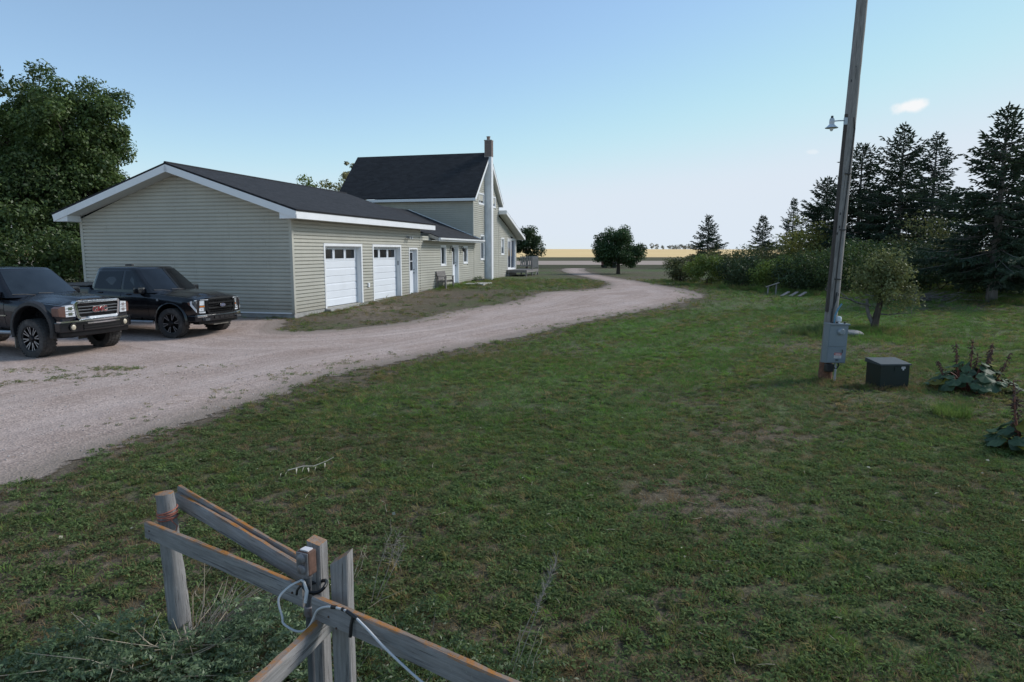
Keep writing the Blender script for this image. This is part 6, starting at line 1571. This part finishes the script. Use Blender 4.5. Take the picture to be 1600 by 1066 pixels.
# green utility box
ub = empty('utility_box', g(6.72, 12.05), R(3)); ub.scale = (0.9, 0.9, 0.92); tag(ub, 'dark green metal utility box with pale lid beside the utility pole', 'utility box')
GB = pm('green_steel', (0.007, 0.016, 0.013), 0.5, var=0.25, scale=5, dirt=((0.03, 0.03, 0.025), 0.35))
MB().box(-0.29, 0.29, -0.25, 0.25, -0.06, 0.47).build('body', GB, ub, bevel=0.01)
V = [(-0.315, -0.275, 0.472), (0.315, -0.275, 0.472), (0.315, 0.275, 0.472), (-0.315, 0.275, 0.472), (-0.31, -0.27, 0.50), (0.31, -0.27, 0.50), (0.31, 0.27, 0.55), (-0.31, 0.27, 0.55)]
MB().add(V, [(0, 3, 2, 1), (4, 5, 6, 7), (0, 1, 5, 4), (1, 2, 6, 5), (2, 3, 7, 6), (3, 0, 4, 7)]).build('lid', pm('faded_lid', (0.045, 0.055, 0.055), 0.6, var=0.2), ub, bevel=0.004)
st = MB().box(0.12, 0.20, -0.256, -0.249, 0.405, 0.445).build('sticker', WL, ub)
MB().box(0.145, 0.175, -0.256, -0.249, 0.375, 0.405).build('sticker', WL, ub)
MB().box(0.13, 0.19, -0.258, -0.255, 0.42, 0.428).build('print_line', INK, st)
MB().box(-0.02, 0.02, -0.262, -0.248, 0.36, 0.44).build('hasp', GB, ub)

# ---------------------------------------------------------------- broad-leaved plants on the lawn
RH_LEAF = leaf_mat('rhubarb_leaf', (0.06, 0.105, 0.055), 0.4, 0.25); RH_OLD = leaf_mat('rhubarb_old_leaf', (0.20, 0.19, 0.03), 0.3, 0.3)
RH_STALK = pm('rhubarb_stalk', (0.20, 0.075, 0.05), 0.7, var=0.3, scale=20); RH_SEED = pm('rhubarb_seed', (0.105, 0.062, 0.048), 0.9, var=0.4, scale=40)
def rhubarb(x, y, rad, hgt, nleaf, stalks, seed, label):
    rr = np.random.default_rng(seed); root = empty('rhubarb_plant', g(x, y)); tag(root, label, 'plant', 'rhubarb clumps on the right lawn')
    smb = MB()
    for k in range(nleaf):
        a = rr.uniform(0, 6.28); r = rad * math.sqrt(rr.random()); h = hgt * (1 - 0.75 * (r / rad) ** 2) * rr.uniform(0.6, 1.1) + 0.05; sz = rr.uniform(0.09, 0.19)
        c = np.array([math.cos(a) * r, math.sin(a) * r, h]); smb.tube([(c[0] * 0.3, c[1] * 0.3, -0.02), (c[0] * 0.7, c[1] * 0.7, h * 0.8), tuple(c)], [0.012, 0.010, 0.007], 5)
        # crinkled heart-shaped blade: fan of rings
        out = np.array([math.cos(a), math.sin(a), 0.0]); lat = np.array([-math.sin(a), math.cos(a), 0.0]); tilt = rr.uniform(0.2, 1.0)
        fwd = out * math.cos(tilt) - np.array([0, 0, 1]) * math.sin(tilt); nrm = np.cross(fwd, lat); 
        if nrm[2] < 0: nrm = -nrm
        V = []; n = 18
        for q in (0.0, 0.55, 1.0):
            for i in range(n):
                t = 2 * math.pi * i / n; rr_ = sz * q * (0.75 + 0.25 * math.cos(t)) * (1 - 0.35 * (abs(t - math.pi) < 0.3)) * (1 + 0.06 * rr.normal())
                V.append(c + fwd * (rr_ * math.cos(t) + sz * 0.25) + lat * rr_ * math.sin(t) * 0.95 + nrm * (q * sz * (0.07 * math.sin(5 * t) + 0.04 * rr.normal() - 0.18 * q * abs(math.sin(t)) * 0.6)))
        F = [[i + ring * n, (i + 1) % n + ring * n, (i + 1) % n + (ring + 1) * n, i + (ring + 1) * n] for ring in range(2) for i in range(n)]
        np_mesh('leaf', V, F, RH_OLD if rr.random() < 0.10 else RH_LEAF, root, np.clip(rr.normal(0.5, 0.2) + rr.normal(0, 0.1, len(F)), 0, 1), True)
    smb.build('stems', RH_STALK, root, 60)
    for dx, dy, h in stalks:
        mb = MB(); pts = [(dx * 0.5, dy, 0), (dx * 0.8, dy, h * 0.5), (dx, dy, h)]; mb.tube(pts, [0.014, 0.011, 0.005], 6); mb.build('seed_stalk', RH_STALK, root, 60)
        m2 = MB()
        for q in range(46):
            t = rr.uniform(0.45, 1.0); p = np.array([dx * (0.5 + 0.5 * t), dy, h * t]) + rr.normal(0, 0.028 * (1.25 - t), 3); d = rr.normal(0, 1, 3) * 0.02
            m2.tube([tuple(p), tuple(p + d), tuple(p + d * 1.6 - np.array([0, 0, 0.02]))], [0.004, 0.010, 0.003], 4)
        m2.build('seed_head', RH_SEED, root)
    return root
rhubarb(8.05, 11.75, 0.60, 0.46, 85, [(-0.28, 0.1, 0.86), (0.02, 0.1, 0.90), (0.34, 0.05, 0.84), (0.62, 0.0, 0.66), (0.42, 0.15, 0.70), (-0.5, 0.2, 0.5), (0.2, 0.2, 0.6), (0.28, 0.0, 0.7)], 3, 'large rhubarb clump with brown seed stalks right of the utility box')
rhubarb(6.42, 8.15, 0.42, 0.36, 46, [(-0.34, 0.0, 0.88), (-0.28, 0.05, 0.72), (-0.02, -0.1, 0.66)], 4, 'rhubarb clump with dry stalk cut by the right edge')

def long_tuft(n, h, spread, rr):
    return tuft(n, h, spread, 0.006, rr, 0.9)
V, F, T = long_tuft(420, 0.24, 0.24, rg); tf = np_mesh('grass_tussock', V, F, LUSHM, None, T); tf.location = g(6.5, 9.85)
tag(tf, 'small tussock of long green grass in lawn left of the cut rhubarb', 'grass')
# longer uncut grass: round the apple tree, the pole and the utility box, hedge foot
LT = []
for k in range(4): V, F, T = tuft(34, 0.16, 0.09, 0.006, rg, 0.9); LT.append(source('long_tuft', V, F, [LUSHM, GRASSM, DRYM, WEEDM][k], T))
Q = []
def blob(cx, cy, sx, sy, n, ang=0.0):
    u = rg.normal(0, 1, (n, 2)); c, s = math.cos(ang), math.sin(ang)
    Q.append(np.stack([cx + u[:, 0] * sx * c - u[:, 1] * sy * s, cy + u[:, 0] * sx * s + u[:, 1] * sy * c], 1)); return n
ks = []
for (cx, cy, sx, sy, n, kinds, ang, sc) in [(10.9, 20.2, 0.9, 0.5, 170, (0, 1, 1), 0, 1.0), (10.2, 18.4, 0.8, 0.35, 110, (0, 1), -0.3, 0.8), (11.8, 18.0, 0.6, 0.3, 50, (1, 2), -0.3, 0.8), (6.3, 11.95, 0.45, 0.10, 70, (2, 2, 1), -0.25, 0.55), (6.0, 12.5, 0.2, 0.12, 26, (2, 1), 0, 0.6),
                                            (6.7, 11.85, 0.3, 0.08, 40, (2, 1), -0.1, 0.6), (8.9, 19.9, 0.4, 0.4, 60, (1, 3), 0, 1.6), (18, 31.0, 2.6, 0.5, 260, (0, 1, 3), -0.42, 1.6), (13.6, 34.0, 2.6, 0.35, 220, (0, 1), -0.95, 1.5), (21.5, 28.4, 2.0, 0.4, 130, (0, 1), -0.3, 1.3),
                                            (-3.0, 40.0, 2.2, 0.4, 120, (0, 1), 1.33, 1.2), (-6.0, 27.5, 2.6, 0.25, 60, (2, 1), 1.33, 0.6), (-7.7, 23.1, 0.7, 0.2, 40, (2, 1), -0.25, 0.5)]:
    blob(cx, cy, sx, sy, n, ang); ks.append(np.stack([rg.choice(kinds, n), np.full(n, sc)], 1))
Q = np.concatenate(Q); ks = np.concatenate(ks)
scatter('long_grass', np.stack([Q[:, 0], Q[:, 1], zg(Q[:, 0], Q[:, 1])], 1), np.stack([rg.normal(0, .15, len(Q)), rg.normal(0, .15, len(Q)), rg.uniform(0, 6.28, len(Q))], 1), ks[:, 1] * rg.uniform(0.6, 1.3, len(Q)), ks[:, 0].astype(int), LT, 'longer uncut grass round trunks, pole foot and hedge', 'grass')
def rock(name, loc, size, mat, seed, label):
    rr = np.random.default_rng(seed); bm = bmesh.new(); bmesh.ops.create_icosphere(bm, subdivisions=3, radius=1.0)
    V = np.array([v.co for v in bm.verts]); ph = rr.uniform(0, 6, 6)
    d = 1 + 0.10 * np.sin(V[:, 0] * 3 + ph[0]) + 0.08 * np.sin(V[:, 1] * 4 + ph[1]) + 0.06 * np.sin(V[:, 2] * 5 + V[:, 0] * 3 + ph[2]) + rr.normal(0, 0.015, len(V))
    F = np.array([[v.index for v in f.verts] for f in bm.faces]); bm.free()
    o = np_mesh(name, V * d[:, None] * np.array(size), F, mat, smooth_=True); o.location = loc; tag(o, label, 'rock'); return o
STONE = pm('field_stone', (0.33, 0.30, 0.27), 0.9, var=0.25, scale=9, bmp=0.5)
rock('flat_stone', g(9.85, 19.6, 0.04), (0.34, 0.26, 0.10), STONE, 1, 'flat pale stone lying in the grass behind the meter panel')

# leaning boards and scrap frame by the hedge
bs = [((12.55 + 0.36 * k, 31.8 - 0.1 * k), (13.02 + 0.36 * k, 32.15 - 0.1 * k)) for k in range(3)]
for k, (p, q) in enumerate(bs):
    o = plank_local('board', OLDWOOD, None, g(*p, 0.03), g(*q, 0.20), 0.15, 0.035)
    tag(o, ('left', 'middle', 'right')[k] + 'most weathered board of three propped on the grass before the hedge' if k != 1 else 'middle weathered board of three propped on the grass before the hedge', 'board', 'boards before the hedge')
sf = empty('scrap_frame', g(12.3, 32.5)); tag(sf, 'small broken wooden frame standing left of the propped boards', 'frame')
plank_local('post', OLDWOOD, sf, (-0.15, 0, -0.05), (-0.12, 0, 0.42), 0.06, 0.04, (0, 1, 0)); plank_local('post', OLDWOOD, sf, (0.28, 0.1, -0.05), (0.30, 0.1, 0.58), 0.06, 0.04, (0, 1, 0)); plank_local('rail', OLDWOOD, sf, (-0.25, -0.03, 0.40), (0.42, 0.07, 0.60), 0.07, 0.03)
# brush pile under the spruces
bpile = empty('brush_pile', g(17.6, 29.6)); tag(bpile, 'low grey pile of cut branches at lawn edge below the spruces', 'brush pile'); mb = MB()
for k in range(150):
    a = rg.normal(0.2, 0.7); L = rg.uniform(0.4, 1.4); c = np.array([rg.normal(0, 1.1), rg.normal(0, 0.35), abs(rg.normal(0, 0.20))]); d = np.array([math.cos(a), math.sin(a) * 0.6, rg.normal(0, 0.22)]) * L / 2
    mb.tube([tuple(c - d), tuple(c + rg.normal(0, 0.05, 3)), tuple(c + d)], [0.016, 0.012, 0.005], 4)
o = mb.build('branches', BARKG, bpile); o['kind'] = 'stuff'

# dry branch with curled leaves on the lawn
db = empty('dry_twig', g(-2.24, 7.3)); tag(db, 'dry pale twig with curled whitish leaves lying on lawn beyond the fence', 'twig')
TW = pm('dry_twig_bark', (0.40, 0.37, 0.31), 0.9, var=0.2); CURL = leaf_mat('curled_leaf', (0.46, 0.44, 0.38), 0.2, 0.2, 0.0)
MB().tube([(-0.20, -0.12, 0.06), (-0.05, -0.05, 0.085), (0.05, 0.0, 0.07), (0.16, 0.12, 0.09), (0.22, 0.20, 0.11)], [0.006, 0.006, 0.005, 0.004, 0.003], 6).build('stem', TW, db, 60)
for k, (x, y, z, s) in enumerate([(-0.2, -0.13, 0.05, 0.06), (-0.12, -0.09, 0.07, 0.07), (-0.04, -0.05, 0.08, 0.08), (-0.01, -0.04, 0.06, 0.07), (0.07, 0.01, 0.06, 0.06), (0.14, 0.10, 0.07, 0.07), (-0.26, -0.16, 0.04, 0.05)]):
    n = 7; V = []
    d = rg.normal(0, 0.3)
    for i in range(n):
        t = i / (n - 1); w = s * 0.32 * math.sin(math.pi * min(0.97, t + 0.04)) + 0.002
        for sg in (-1, 1): V.append((x + d * s * t + 0.1 * s * math.sin(3 * t), y - s * 0.5 * t + sg * w, z - s * t * 0.8 + abs(sg) * 0.0 + s * 0.35 * math.sin(3 * t)))
    np_mesh('curled_leaf', V, [[2 * i, 2 * i + 1, 2 * i + 3, 2 * i + 2] for i in range(n - 1)], CURL, db, rg.random(n - 1), True)

# small red cart far beyond the lone tree
rc = empty('garden_cart', g(10.9, 77.5), 0.15); tag(rc, 'tiny red cart with white panel seen below the lone tree crown', 'cart')
MB().box(-0.75, 0.35, -0.4, 0.4, 0.35, 0.85).build('body', pm('red_paint', (0.22, 0.03, 0.03), 0.5), rc, bevel=0.03)
MB().box(0.36, 0.95, -0.38, 0.38, 0.4, 0.72).build('panel', pm('white_paint', (0.65, 0.62, 0.62), 0.5), rc, bevel=0.03)
for x in (-0.5, 0.55):
    for s in (-1, 1): MB().lathe([(0.0, -0.05), (0.24, -0.05), (0.26, 0.0), (0.24, 0.05), (0.0, 0.05)], 'y', 16, (x, s * 0.45, 0.25)).build('wheel', RUBBER, rc, 40)

# ---------------------------------------------------------------- fence corner in the foreground
fence = empty('fence', (0, 0, 0)); tag(fence, 'weathered grey wooden fence corner with orange lichen in the foreground', 'fence')
def rough_board(name, p, q, h, t, seed, up=(0, 0, 1), mat=FENCEW, n=16):
    """board on edge from p to q (top edge line), h tall, t thick, slightly warped with worn edges"""
    rr = np.random.default_rng(seed); p, q = Vector(p), Vector(q); x = q - p; L = x.length; x.normalize(); z = Vector(up); z = (z - x * z.dot(x)).normalized(); y = z.cross(x)
    ring = [(-t / 2, -h + 0.006), (-t / 2 + 0.005, -h), (t / 2 - 0.005, -h), (t / 2, -h + 0.006), (t / 2, -0.008), (t / 2 - 0.006, 0), (-t / 2 + 0.006, 0), (-t / 2, -0.008)]
    mb = MB(); ph = rr.uniform(0, 6, 3)
    for i in range(n + 1):
        u = i / n; wy = 0.006 * math.sin(3 * u + ph[0]); wz = 0.007 * math.sin(4 * u + ph[1])
        for a, b in ring: mb.v.append((u * L, a + wy + rr.normal(0, 0.0009), b + wz + rr.normal(0, 0.0012)))
    k = len(ring)
    for i in range(n):
        for j in range(k):
            a = i * k + j; b = i * k + (j + 1) % k; mb.f.append((a, b, b + k, a + k))
    mb.f.append(tuple(range(k))[::-1]); mb.f.append(tuple(n * k + j for j in range(k)))
    o = mb.build(name, mat, fence, 30)
    o.matrix_local = Matrix(((x.x, y.x, z.x, p.x), (x.y, y.y, z.y, p.y), (x.z, y.z, z.z, p.z), (0, 0, 0, 1)))
    return o
round_post('post', FENCEW, fence, (-2.07, 4.02, -0.25), (-2.125, 4.02, 0.955), 0.068, 0.050, 16, 18, 0.0022, 4)
def square_post(p, zt, w, d, slant, rz, seed):
    rr = np.random.default_rng(seed); mb = MB(); n = 12; zb = -0.2
    for i in range(n + 1):
        z = zb + (zt - zb) * i / n
        for a, b in ((-w / 2, -d / 2 + 0.006), (-w / 2 + 0.006, -d / 2), (w / 2 - 0.006, -d / 2), (w / 2, -d / 2 + 0.006), (w / 2, d / 2), (-w / 2, d / 2)):
            mb.v.append((z - zb + (slant * (a / w + 0.5) if i == n else 0), a + rr.normal(0, 0.0008), b + rr.normal(0, 0.0008)))
    for i in range(n):
        for j in range(6):
            a = i * 6 + j; b = i * 6 + (j + 1) % 6; mb.f.append((a, b, b + 6, a + 6))
    mb.f.append(tuple(range(6))[::-1]); mb.f.append(tuple(n * 6 + j for j in range(6)))
    o = mb.build('post', FENCEW, fence, 30)
    c, s = math.cos(rz), math.sin(rz)
    o.matrix_local = Matrix(((0, c, -s, p[0]), (0, s, c, p[1]), (1, 0, 0, zb), (0, 0, 0, 1)))
    return o
square_post((-0.945, 3.15), 1.045, 0.070, 0.075, -0.02, -0.25, 5)
square_post((-0.795, 3.02), 0.985, 0.084, 0.075, 0.055, -0.10, 6)
rough_board('rail', (-2.20, 3.945, 0.815), (-0.99, 3.075, 0.835), 0.105, 0.034, 7)
rough_board('rail', (-2.135, 4.18, 0.903), (-0.98, 3.215, 0.845), 0.095, 0.032, 8)
rough_board('rail', (-2.13, 4.225, 0.928), (-0.965, 3.252, 0.852), 0.085, 0.028, 9)
rough_board('rail', (-0.90, 2.945, 0.855), (0.42, 2.06, 0.845), 0.108, 0.036, 10)
rough_board('rail', (-0.855, 3.00, 0.76), (-1.15, 2.02, 0.765), 0.095, 0.044, 11)
NAIL = pm('nail_rust', (0.09, 0.05, 0.035), 0.8)
for p, nrm in (((-2.165, 3.893, 0.765), (-0.58, -0.81, 0)), ((-2.165, 3.893, 0.715), (-0.58, -0.81, 0)), ((-0.82, 2.868, 0.80), (-0.55, -0.83, 0)), ((-0.78, 2.842, 0.76), (-0.55, -0.83, 0)), ((-1.06, 3.102, 0.79), (-0.58, -0.81, 0))):
    q = Vector(nrm); MB().lathe([(0.0, 0.004), (0.005, 0.003), (0.006, -0.006)], 'z', 8).build('nail', NAIL, fence).matrix_local = Matrix.Translation(p) @ q.to_track_quat('Z', 'Y').to_matrix().to_4x4()
# orange twine round the round post
tw = empty('twine', (-2.115, 4.02, 0.80)); tag(tw, 'faded orange twine wound round top of the round fence post', 'twine'); TWM = pm('orange_twine', (0.36, 0.13, 0.09), 0.9, var=0.3, scale=60)
for k, (z, tl) in enumerate(((0.0, 0.10), (0.012, -0.08), (0.022, 0.15), (0.036, 0.05), (0.05, 0.22))):
    MB().tube([(0.058 * math.cos(a), 0.058 * math.sin(a), z + tl * 0.07 * math.cos(a - 0.5)) for a in np.linspace(0, 6.3, 26)], 0.0042, 6, cap=False).build('strand', TWM, tw, 60)
MB().tube([(0.05, -0.055, 0.0), (0.085, -0.06, -0.03), (0.075, -0.065, -0.07), (0.03, -0.075, -0.085)], 0.0035, 6).build('loose_end', TWM, tw, 60)
# outlet box on its pipe
out = empty('outlet_box', (-0.945, 3.07, 0.0), R(-24)); tag(out, 'rusty outdoor outlet box with two round covers on grey pipe strapped to fence post', 'outlet')
BOXM = pm('weathered_box', (0.23, 0.22, 0.23), 0.55, 0.4, var=0.3, scale=30, dirt=((0.15, 0.075, 0.045), 0.7)); RUST = pm('rusty_side', (0.13, 0.07, 0.05), 0.8, var=0.4, scale=30)
MB().box(-0.036, 0.036, -0.066, -0.012, 0.925, 1.04).build('box', RUST, out, bevel=0.006)
MB().box(-0.033, 0.033, -0.072, -0.065, 0.93, 1.036).build('cover_plate', BOXM, out, bevel=0.002)
for z in (0.957, 1.008): MB().lathe([(0.0, -0.084), (0.018, -0.083), (0.024, -0.078), (0.025, -0.07)], 'y', 18, (0, 0, z)).build('flap', BOXM, out, 40)
MB().box(-0.02, 0.025, -0.058, -0.022, 1.0401, 1.046).build('pale_patch', WL, out)
MB().tube([(0, -0.036, -0.2), (0, -0.036, 0.4), (0, -0.036, 0.93)], 0.017, 12).build('pipe', pm('grey_pipe', (0.10, 0.105, 0.115), 0.5, 0.2, var=0.2), out, 60)
MB().lathe([(0.017, 0.71), (0.023, 0.715), (0.023, 0.755), (0.017, 0.76)], 'z', 12, (0, -0.036, 0)).build('coupling', BOXM, out, 40)
MB().lathe([(0.017, 0.90), (0.022, 0.905), (0.022, 0.93)], 'z', 12, (0, -0.036, 0)).build('coupling', BOXM, out, 40)
TAPE = pm('black_tape', (0.010, 0.010, 0.011), 0.45)
MB().tube([(0.052 * math.cos(a) + 0.01, 0.055 * math.sin(a) - 0.0, 0.845 + 0.01 * math.sin(2 * a)) for a in np.linspace(0, 6.283, 20)], 0.009, 6).build('strap', TAPE, out, 60)
MB().tube([(-0.03, -0.055, 0.86), (-0.045, -0.06, 0.84), (-0.05, -0.06, 0.815)], 0.006, 6).build('strap_end', TAPE, out); MB().tube([(0.02, -0.06, 0.885), (0.03, -0.062, 0.87), (0.02, -0.06, 0.85)], 0.007, 6).build('strap_end', TAPE, out)
# white cable looped over the rail
wc = empty('white_cable', (0, 0, 0)); tag(wc, 'white electric cable looping from the outlet pipe and along the fence rail', 'cable')
WC = pm('white_cable', (0.52, 0.52, 0.52), 0.5, var=0.1, dirt=((0.3, 0.29, 0.26), 0.4))
cp = catmull([(-0.985, 3.02, 0.895), (-1.03, 2.985, 0.882), (-1.07, 2.95, 0.84), (-1.05, 2.93, 0.765), (-1.04, 2.92, 0.735), (-0.98, 2.9, 0.712), (-0.93, 2.895, 0.722), (-0.9, 2.895, 0.77), (-0.875, 2.885, 0.82), (-0.83, 2.865, 0.848), (-0.765, 2.828, 0.862), (-0.70, 2.783, 0.862), (-0.62, 2.705, 0.845), (-0.52, 2.62, 0.80), (-0.38, 2.50, 0.755), (-0.27, 2.42, 0.72), (-0.1, 2.25, 0.66)], 6)
MB().tube([tuple(p) for p in cp], 0.0055, 8).build('cord', WC, wc, 60)
MB().tube([(-0.965, 2.995, 0.90), (-0.95, 2.985, 0.86), (-0.955, 2.97, 0.81)], [0.006, 0.009, 0.008], 8).build('plug', WC, wc, 60); MB().tube([(-0.985, 3.02, 0.895), (-0.975, 3.0, 0.905), (-0.965, 2.995, 0.90)], 0.006, 8).build('cord_end', WC, wc, 60)
for p, q in (((-0.80, 2.85, 0.856), (-0.775, 2.835, 0.863)), ((-0.745, 2.815, 0.866), (-0.735, 2.808, 0.866)), ((-0.72, 2.797, 0.866), (-0.665, 2.75, 0.858))): MB().tube([p, q], 0.0085, 8).build('tape', TAPE, wc, 60)
MB().tube([(-0.685, 2.775, 0.865), (-0.695, 2.768, 0.82), (-0.70, 2.765, 0.765)], 0.008, 6).build('tape_tail', TAPE, wc)

# ---------------------------------------------------------------- weeds and dry stalks at the fence foot
WEED = leaf_mat('sage_weed', (0.145, 0.205, 0.11), 0.5, 0.4, 0.0); WEED2 = leaf_mat('green_weed', (0.10, 0.155, 0.062), 0.4, 0.4)
def weed_mound(cx, cy, rad, h, n, rr, lobes=5, size=0.036):
    """lobed, fern-like leaves: each leaf a midrib of small leaflets"""
    P, N, T = [], [], []
    for k in range(n):
        a = rr.uniform(0, 6.28); r = rad * math.sqrt(rr.random()); z = h * (1 - (r / rad) ** 2 * 0.7) * rr.uniform(0.25, 1.05) + 0.02
        c = np.array([cx + r * math.cos(a), cy + r * math.sin(a), z]); b = a + rr.normal(0, 0.9); d = np.array([math.cos(b), math.sin(b), rr.uniform(-0.4, 0.5)]); t = np.clip(rr.normal(0.5, 0.2), 0, 1); s = np.array([-d[1], d[0], 0.1 * rr.normal()])
        for q in range(lobes):
            for sg in (-1, 1): P.append(c + d * size * 0.55 * q + s * sg * size * 0.42 * (1 - 0.12 * q)); N.append((s * sg * 0.25 + np.array([0, 0, 1.0])) + rr.normal(0, 0.1, 3)); T.append(t + 0.06 * rr.normal())
        P.append(c + d * size * 0.55 * lobes); N.append(np.array([0, 0, 1.0])); T.append(t)
    return np.array(P), np.array(N), np.clip(T, 0, 1)
WP = [[], [], []]
for cx, cy, r, h, n in [(-2.65, 3.75, 0.22, 0.20, 130), (-2.45, 3.9, 0.20, 0.24, 120), (-2.15, 3.72, 0.26, 0.22, 170), (-1.80, 3.60, 0.26, 0.26, 180), (-1.62, 3.85, 0.26, 0.34, 210), (-1.45, 4.0, 0.25, 0.34, 190), (-1.38, 3.68, 0.24, 0.34, 180), (-1.55, 3.35, 0.30, 0.28, 190), (-1.15, 3.85, 0.2, 0.22, 100), (-2.35, 3.45, 0.3, 0.22, 180), (-2.75, 3.45, 0.3, 0.2, 160), (-1.1, 3.3, 0.25, 0.24, 110)]:
    a, b, c = weed_mound(cx, cy, r, h, int(n * 0.62), rg, 6, 0.030); WP[0].append(a); WP[1].append(b); WP[2].append(c)
P, N, T = [np.concatenate(q) for q in WP]; P[:, 2] += zg(P[:, 0], P[:, 1]); V, F = leaf_quads(P, N, 0.030, rg, T, 0.36); wd = np_mesh('weeds', V, F, WEED, None, T); tag(wd, 'grey green feathery weeds growing below the fence rails', 'weeds', kind='stuff')
WP = [[], [], []]
for cx, cy, r, h, n in [(-0.75, 3.95, 0.20, 0.16, 70), (-0.80, 3.5, 0.25, 0.2, 120), (-0.4, 3.6, 0.28, 0.16, 110), (-0.55, 4.2, 0.12, 0.14, 40), (-1.05, 4.55, 0.10, 0.12, 30), (-0.15, 3.4, 0.3, 0.14, 90), (0.15, 3.5, 0.2, 0.12, 50)]:
    a, b, c = weed_mound(cx, cy, r, h, n, rg, 4, 0.034); WP[0].append(a); WP[1].append(b); WP[2].append(c)
P, N, T = [np.concatenate(q) for q in WP]; P[:, 2] += zg(P[:, 0], P[:, 1]); V, F = leaf_quads(P, N, 0.028, rg, T, 0.36); wd = np_mesh('low_weeds', V, F, WEED2, None, T); tag(wd, 'low bright weeds under the fence rail right of the posts', 'weeds', kind='stuff')
STALK = pm('dry_stalk', (0.42, 0.35, 0.25), 0.9, var=0.3, scale=20); STALKG = pm('grey_stalk', (0.27, 0.235, 0.195), 0.9, var=0.3, scale=20)
mb = MB(); mb2 = MB()
def stalk(m, p, q, r=0.0028, sag=0.03, seeds=0):
    p, q = np.array(p, float), np.array(q, float); p[2] += float(zg(p[0], p[1])); md = (p + q) / 2 + rg.normal(0, sag, 3)
    m.tube([tuple(p), tuple(md), tuple(q)], [r, r * 0.8, r * 0.35], 5, cap=False)
    for k in range(seeds):
        t = 1 - 0.4 * rg.random(); c = p + (q - p) * t; d = rg.normal(0, 1, 3) * 0.03 + (q - p) * 0.05; m.tube([tuple(c), tuple(c + d)], [0.0018, 0.0006], 4, cap=False)
for p, q in [((-2.04, 4.08, 0), (-1.9, 4.1, 0.45)), ((-2.0, 4.08, 0), (-1.62, 4.15, 0.34)), ((-2.01, 4.01, 0), (-1.8, 4.1, 0.38)), ((-1.98, 4.12, 0), (-1.68, 4.3, 0.32)), ((-1.95, 4.0, 0), (-1.5, 4.1, 0.36)), ((-1.97, 4.05, 0), (-1.55, 4.22, 0.30)), ((-2.0, 3.98, 0), (-1.92, 4.05, 0.5)), ((-1.95, 4.1, 0), (-1.45, 4.2, 0.27))]:
    stalk(mb, p, q, 0.0038)
for k in range(80): x, y = -1.95 + rg.normal(0, 0.06), 4.06 + rg.normal(0, 0.06); stalk(mb2, (x, y, 0), (x + rg.uniform(-0.05, 0.6), y + rg.normal(0.08, 0.12), rg.uniform(0.1, 0.34)), 0.0026)
for k in range(34): x, y = -2.1 + rg.normal(0, 0.22), 3.75 + rg.normal(0, 0.12); stalk(mb, (x, y, 0.08), (x + rg.normal(-0.05, 0.4), y + rg.normal(0, 0.2), rg.uniform(0.08, 0.3)), 0.0032)
for p, q, s in [((-0.97, 4.4, 0), (-0.83, 4.5, 0.52), 26), ((-0.95, 4.44, 0), (-0.79, 4.54, 0.46), 40), ((-0.93, 4.42, 0), (-0.74, 4.5, 0.42), 36), ((-1.18, 4.67, 0), (-1.05, 4.72, 0.32), 4), ((-1.15, 4.3, 0), (-1.0, 4.4, 0.45), 3), ((-0.04, 3.62, 0), (0.26, 3.72, 0.66), 40), ((0.0, 3.59, 0), (0.22, 3.69, 0.6), 40), ((0.05, 3.6, 0), (0.16, 3.66, 0.3), 4), ((-0.02, 3.55, 0), (0.05, 3.6, 0.34), 2), ((0.1, 3.5, 0), (0.16, 3.52, 0.28), 2), ((-1.0, 4.3, 0.02), (-0.72, 4.4, 0.14), 0)]:
    stalk(mb2 if s > 20 else mb, p, q, 0.0026, 0.015, s)
for k in range(40): x, y = -0.7 + rg.normal(0, 0.25), 3.5 + rg.normal(0, 0.2); stalk(mb2, (x, y, 0), (x + rg.normal(0, 0.12), y + rg.normal(0, 0.12), rg.uniform(0.05, 0.22)), 0.002)
for k in range(90): x, y = rg.uniform(-2.5, 3.5), rg.uniform(3.6, 8.0); stalk(mb, (x, y, 0.035), (x + rg.normal(0, 0.06), y + rg.normal(0, 0.06), 0.05 + float(zg(x, y))), 0.0022, 0.004)
o = mb.build('dry_stalks', STALK, None); tag(o, 'bleached dry weed stalks sprawling round the fence posts', 'stalks', kind='stuff')
o = mb2.build('grey_seed_stalks', STALKG, None); tag(o, 'grey dry seed stalks standing right of the fence posts', 'stalks', kind='stuff')
# a few pale fallen leaves on the turf
FL = leaf_mat('fallen_leaf', (0.42, 0.41, 0.30), 0.3, 0.2); n = 60; x = rg.uniform(-4, 6, n); y = rg.uniform(4, 11, n); k = sdist(x, y) < -0.2; x, y = x[k], y[k]
V, F = leaf_quads(np.stack([x, y, zg(x, y) + 0.045], 1), np.tile([0, 0, 3.0], (len(x), 1)), 0.035, rg, None, 0.7); o = np_mesh('fallen_leaves', V, F, FL, None, rg.random(len(x))); tag(o, 'few pale fallen leaves scattered on the lawn', 'leaves', kind='stuff')
# small flowers in the box by the house
P = np.stack([rg.uniform(-0.8, 0.8, 260), rg.uniform(-0.12, 0.12, 260), 0.12 + 0.2 * rg.random(260)], 1); V, F = leaf_quads(P, np.tile([0, -0.5, 1.0], (260, 1)), 0.07, rg, None); np_mesh('foliage', V, F, L_DARK, planter, rg.random(260))
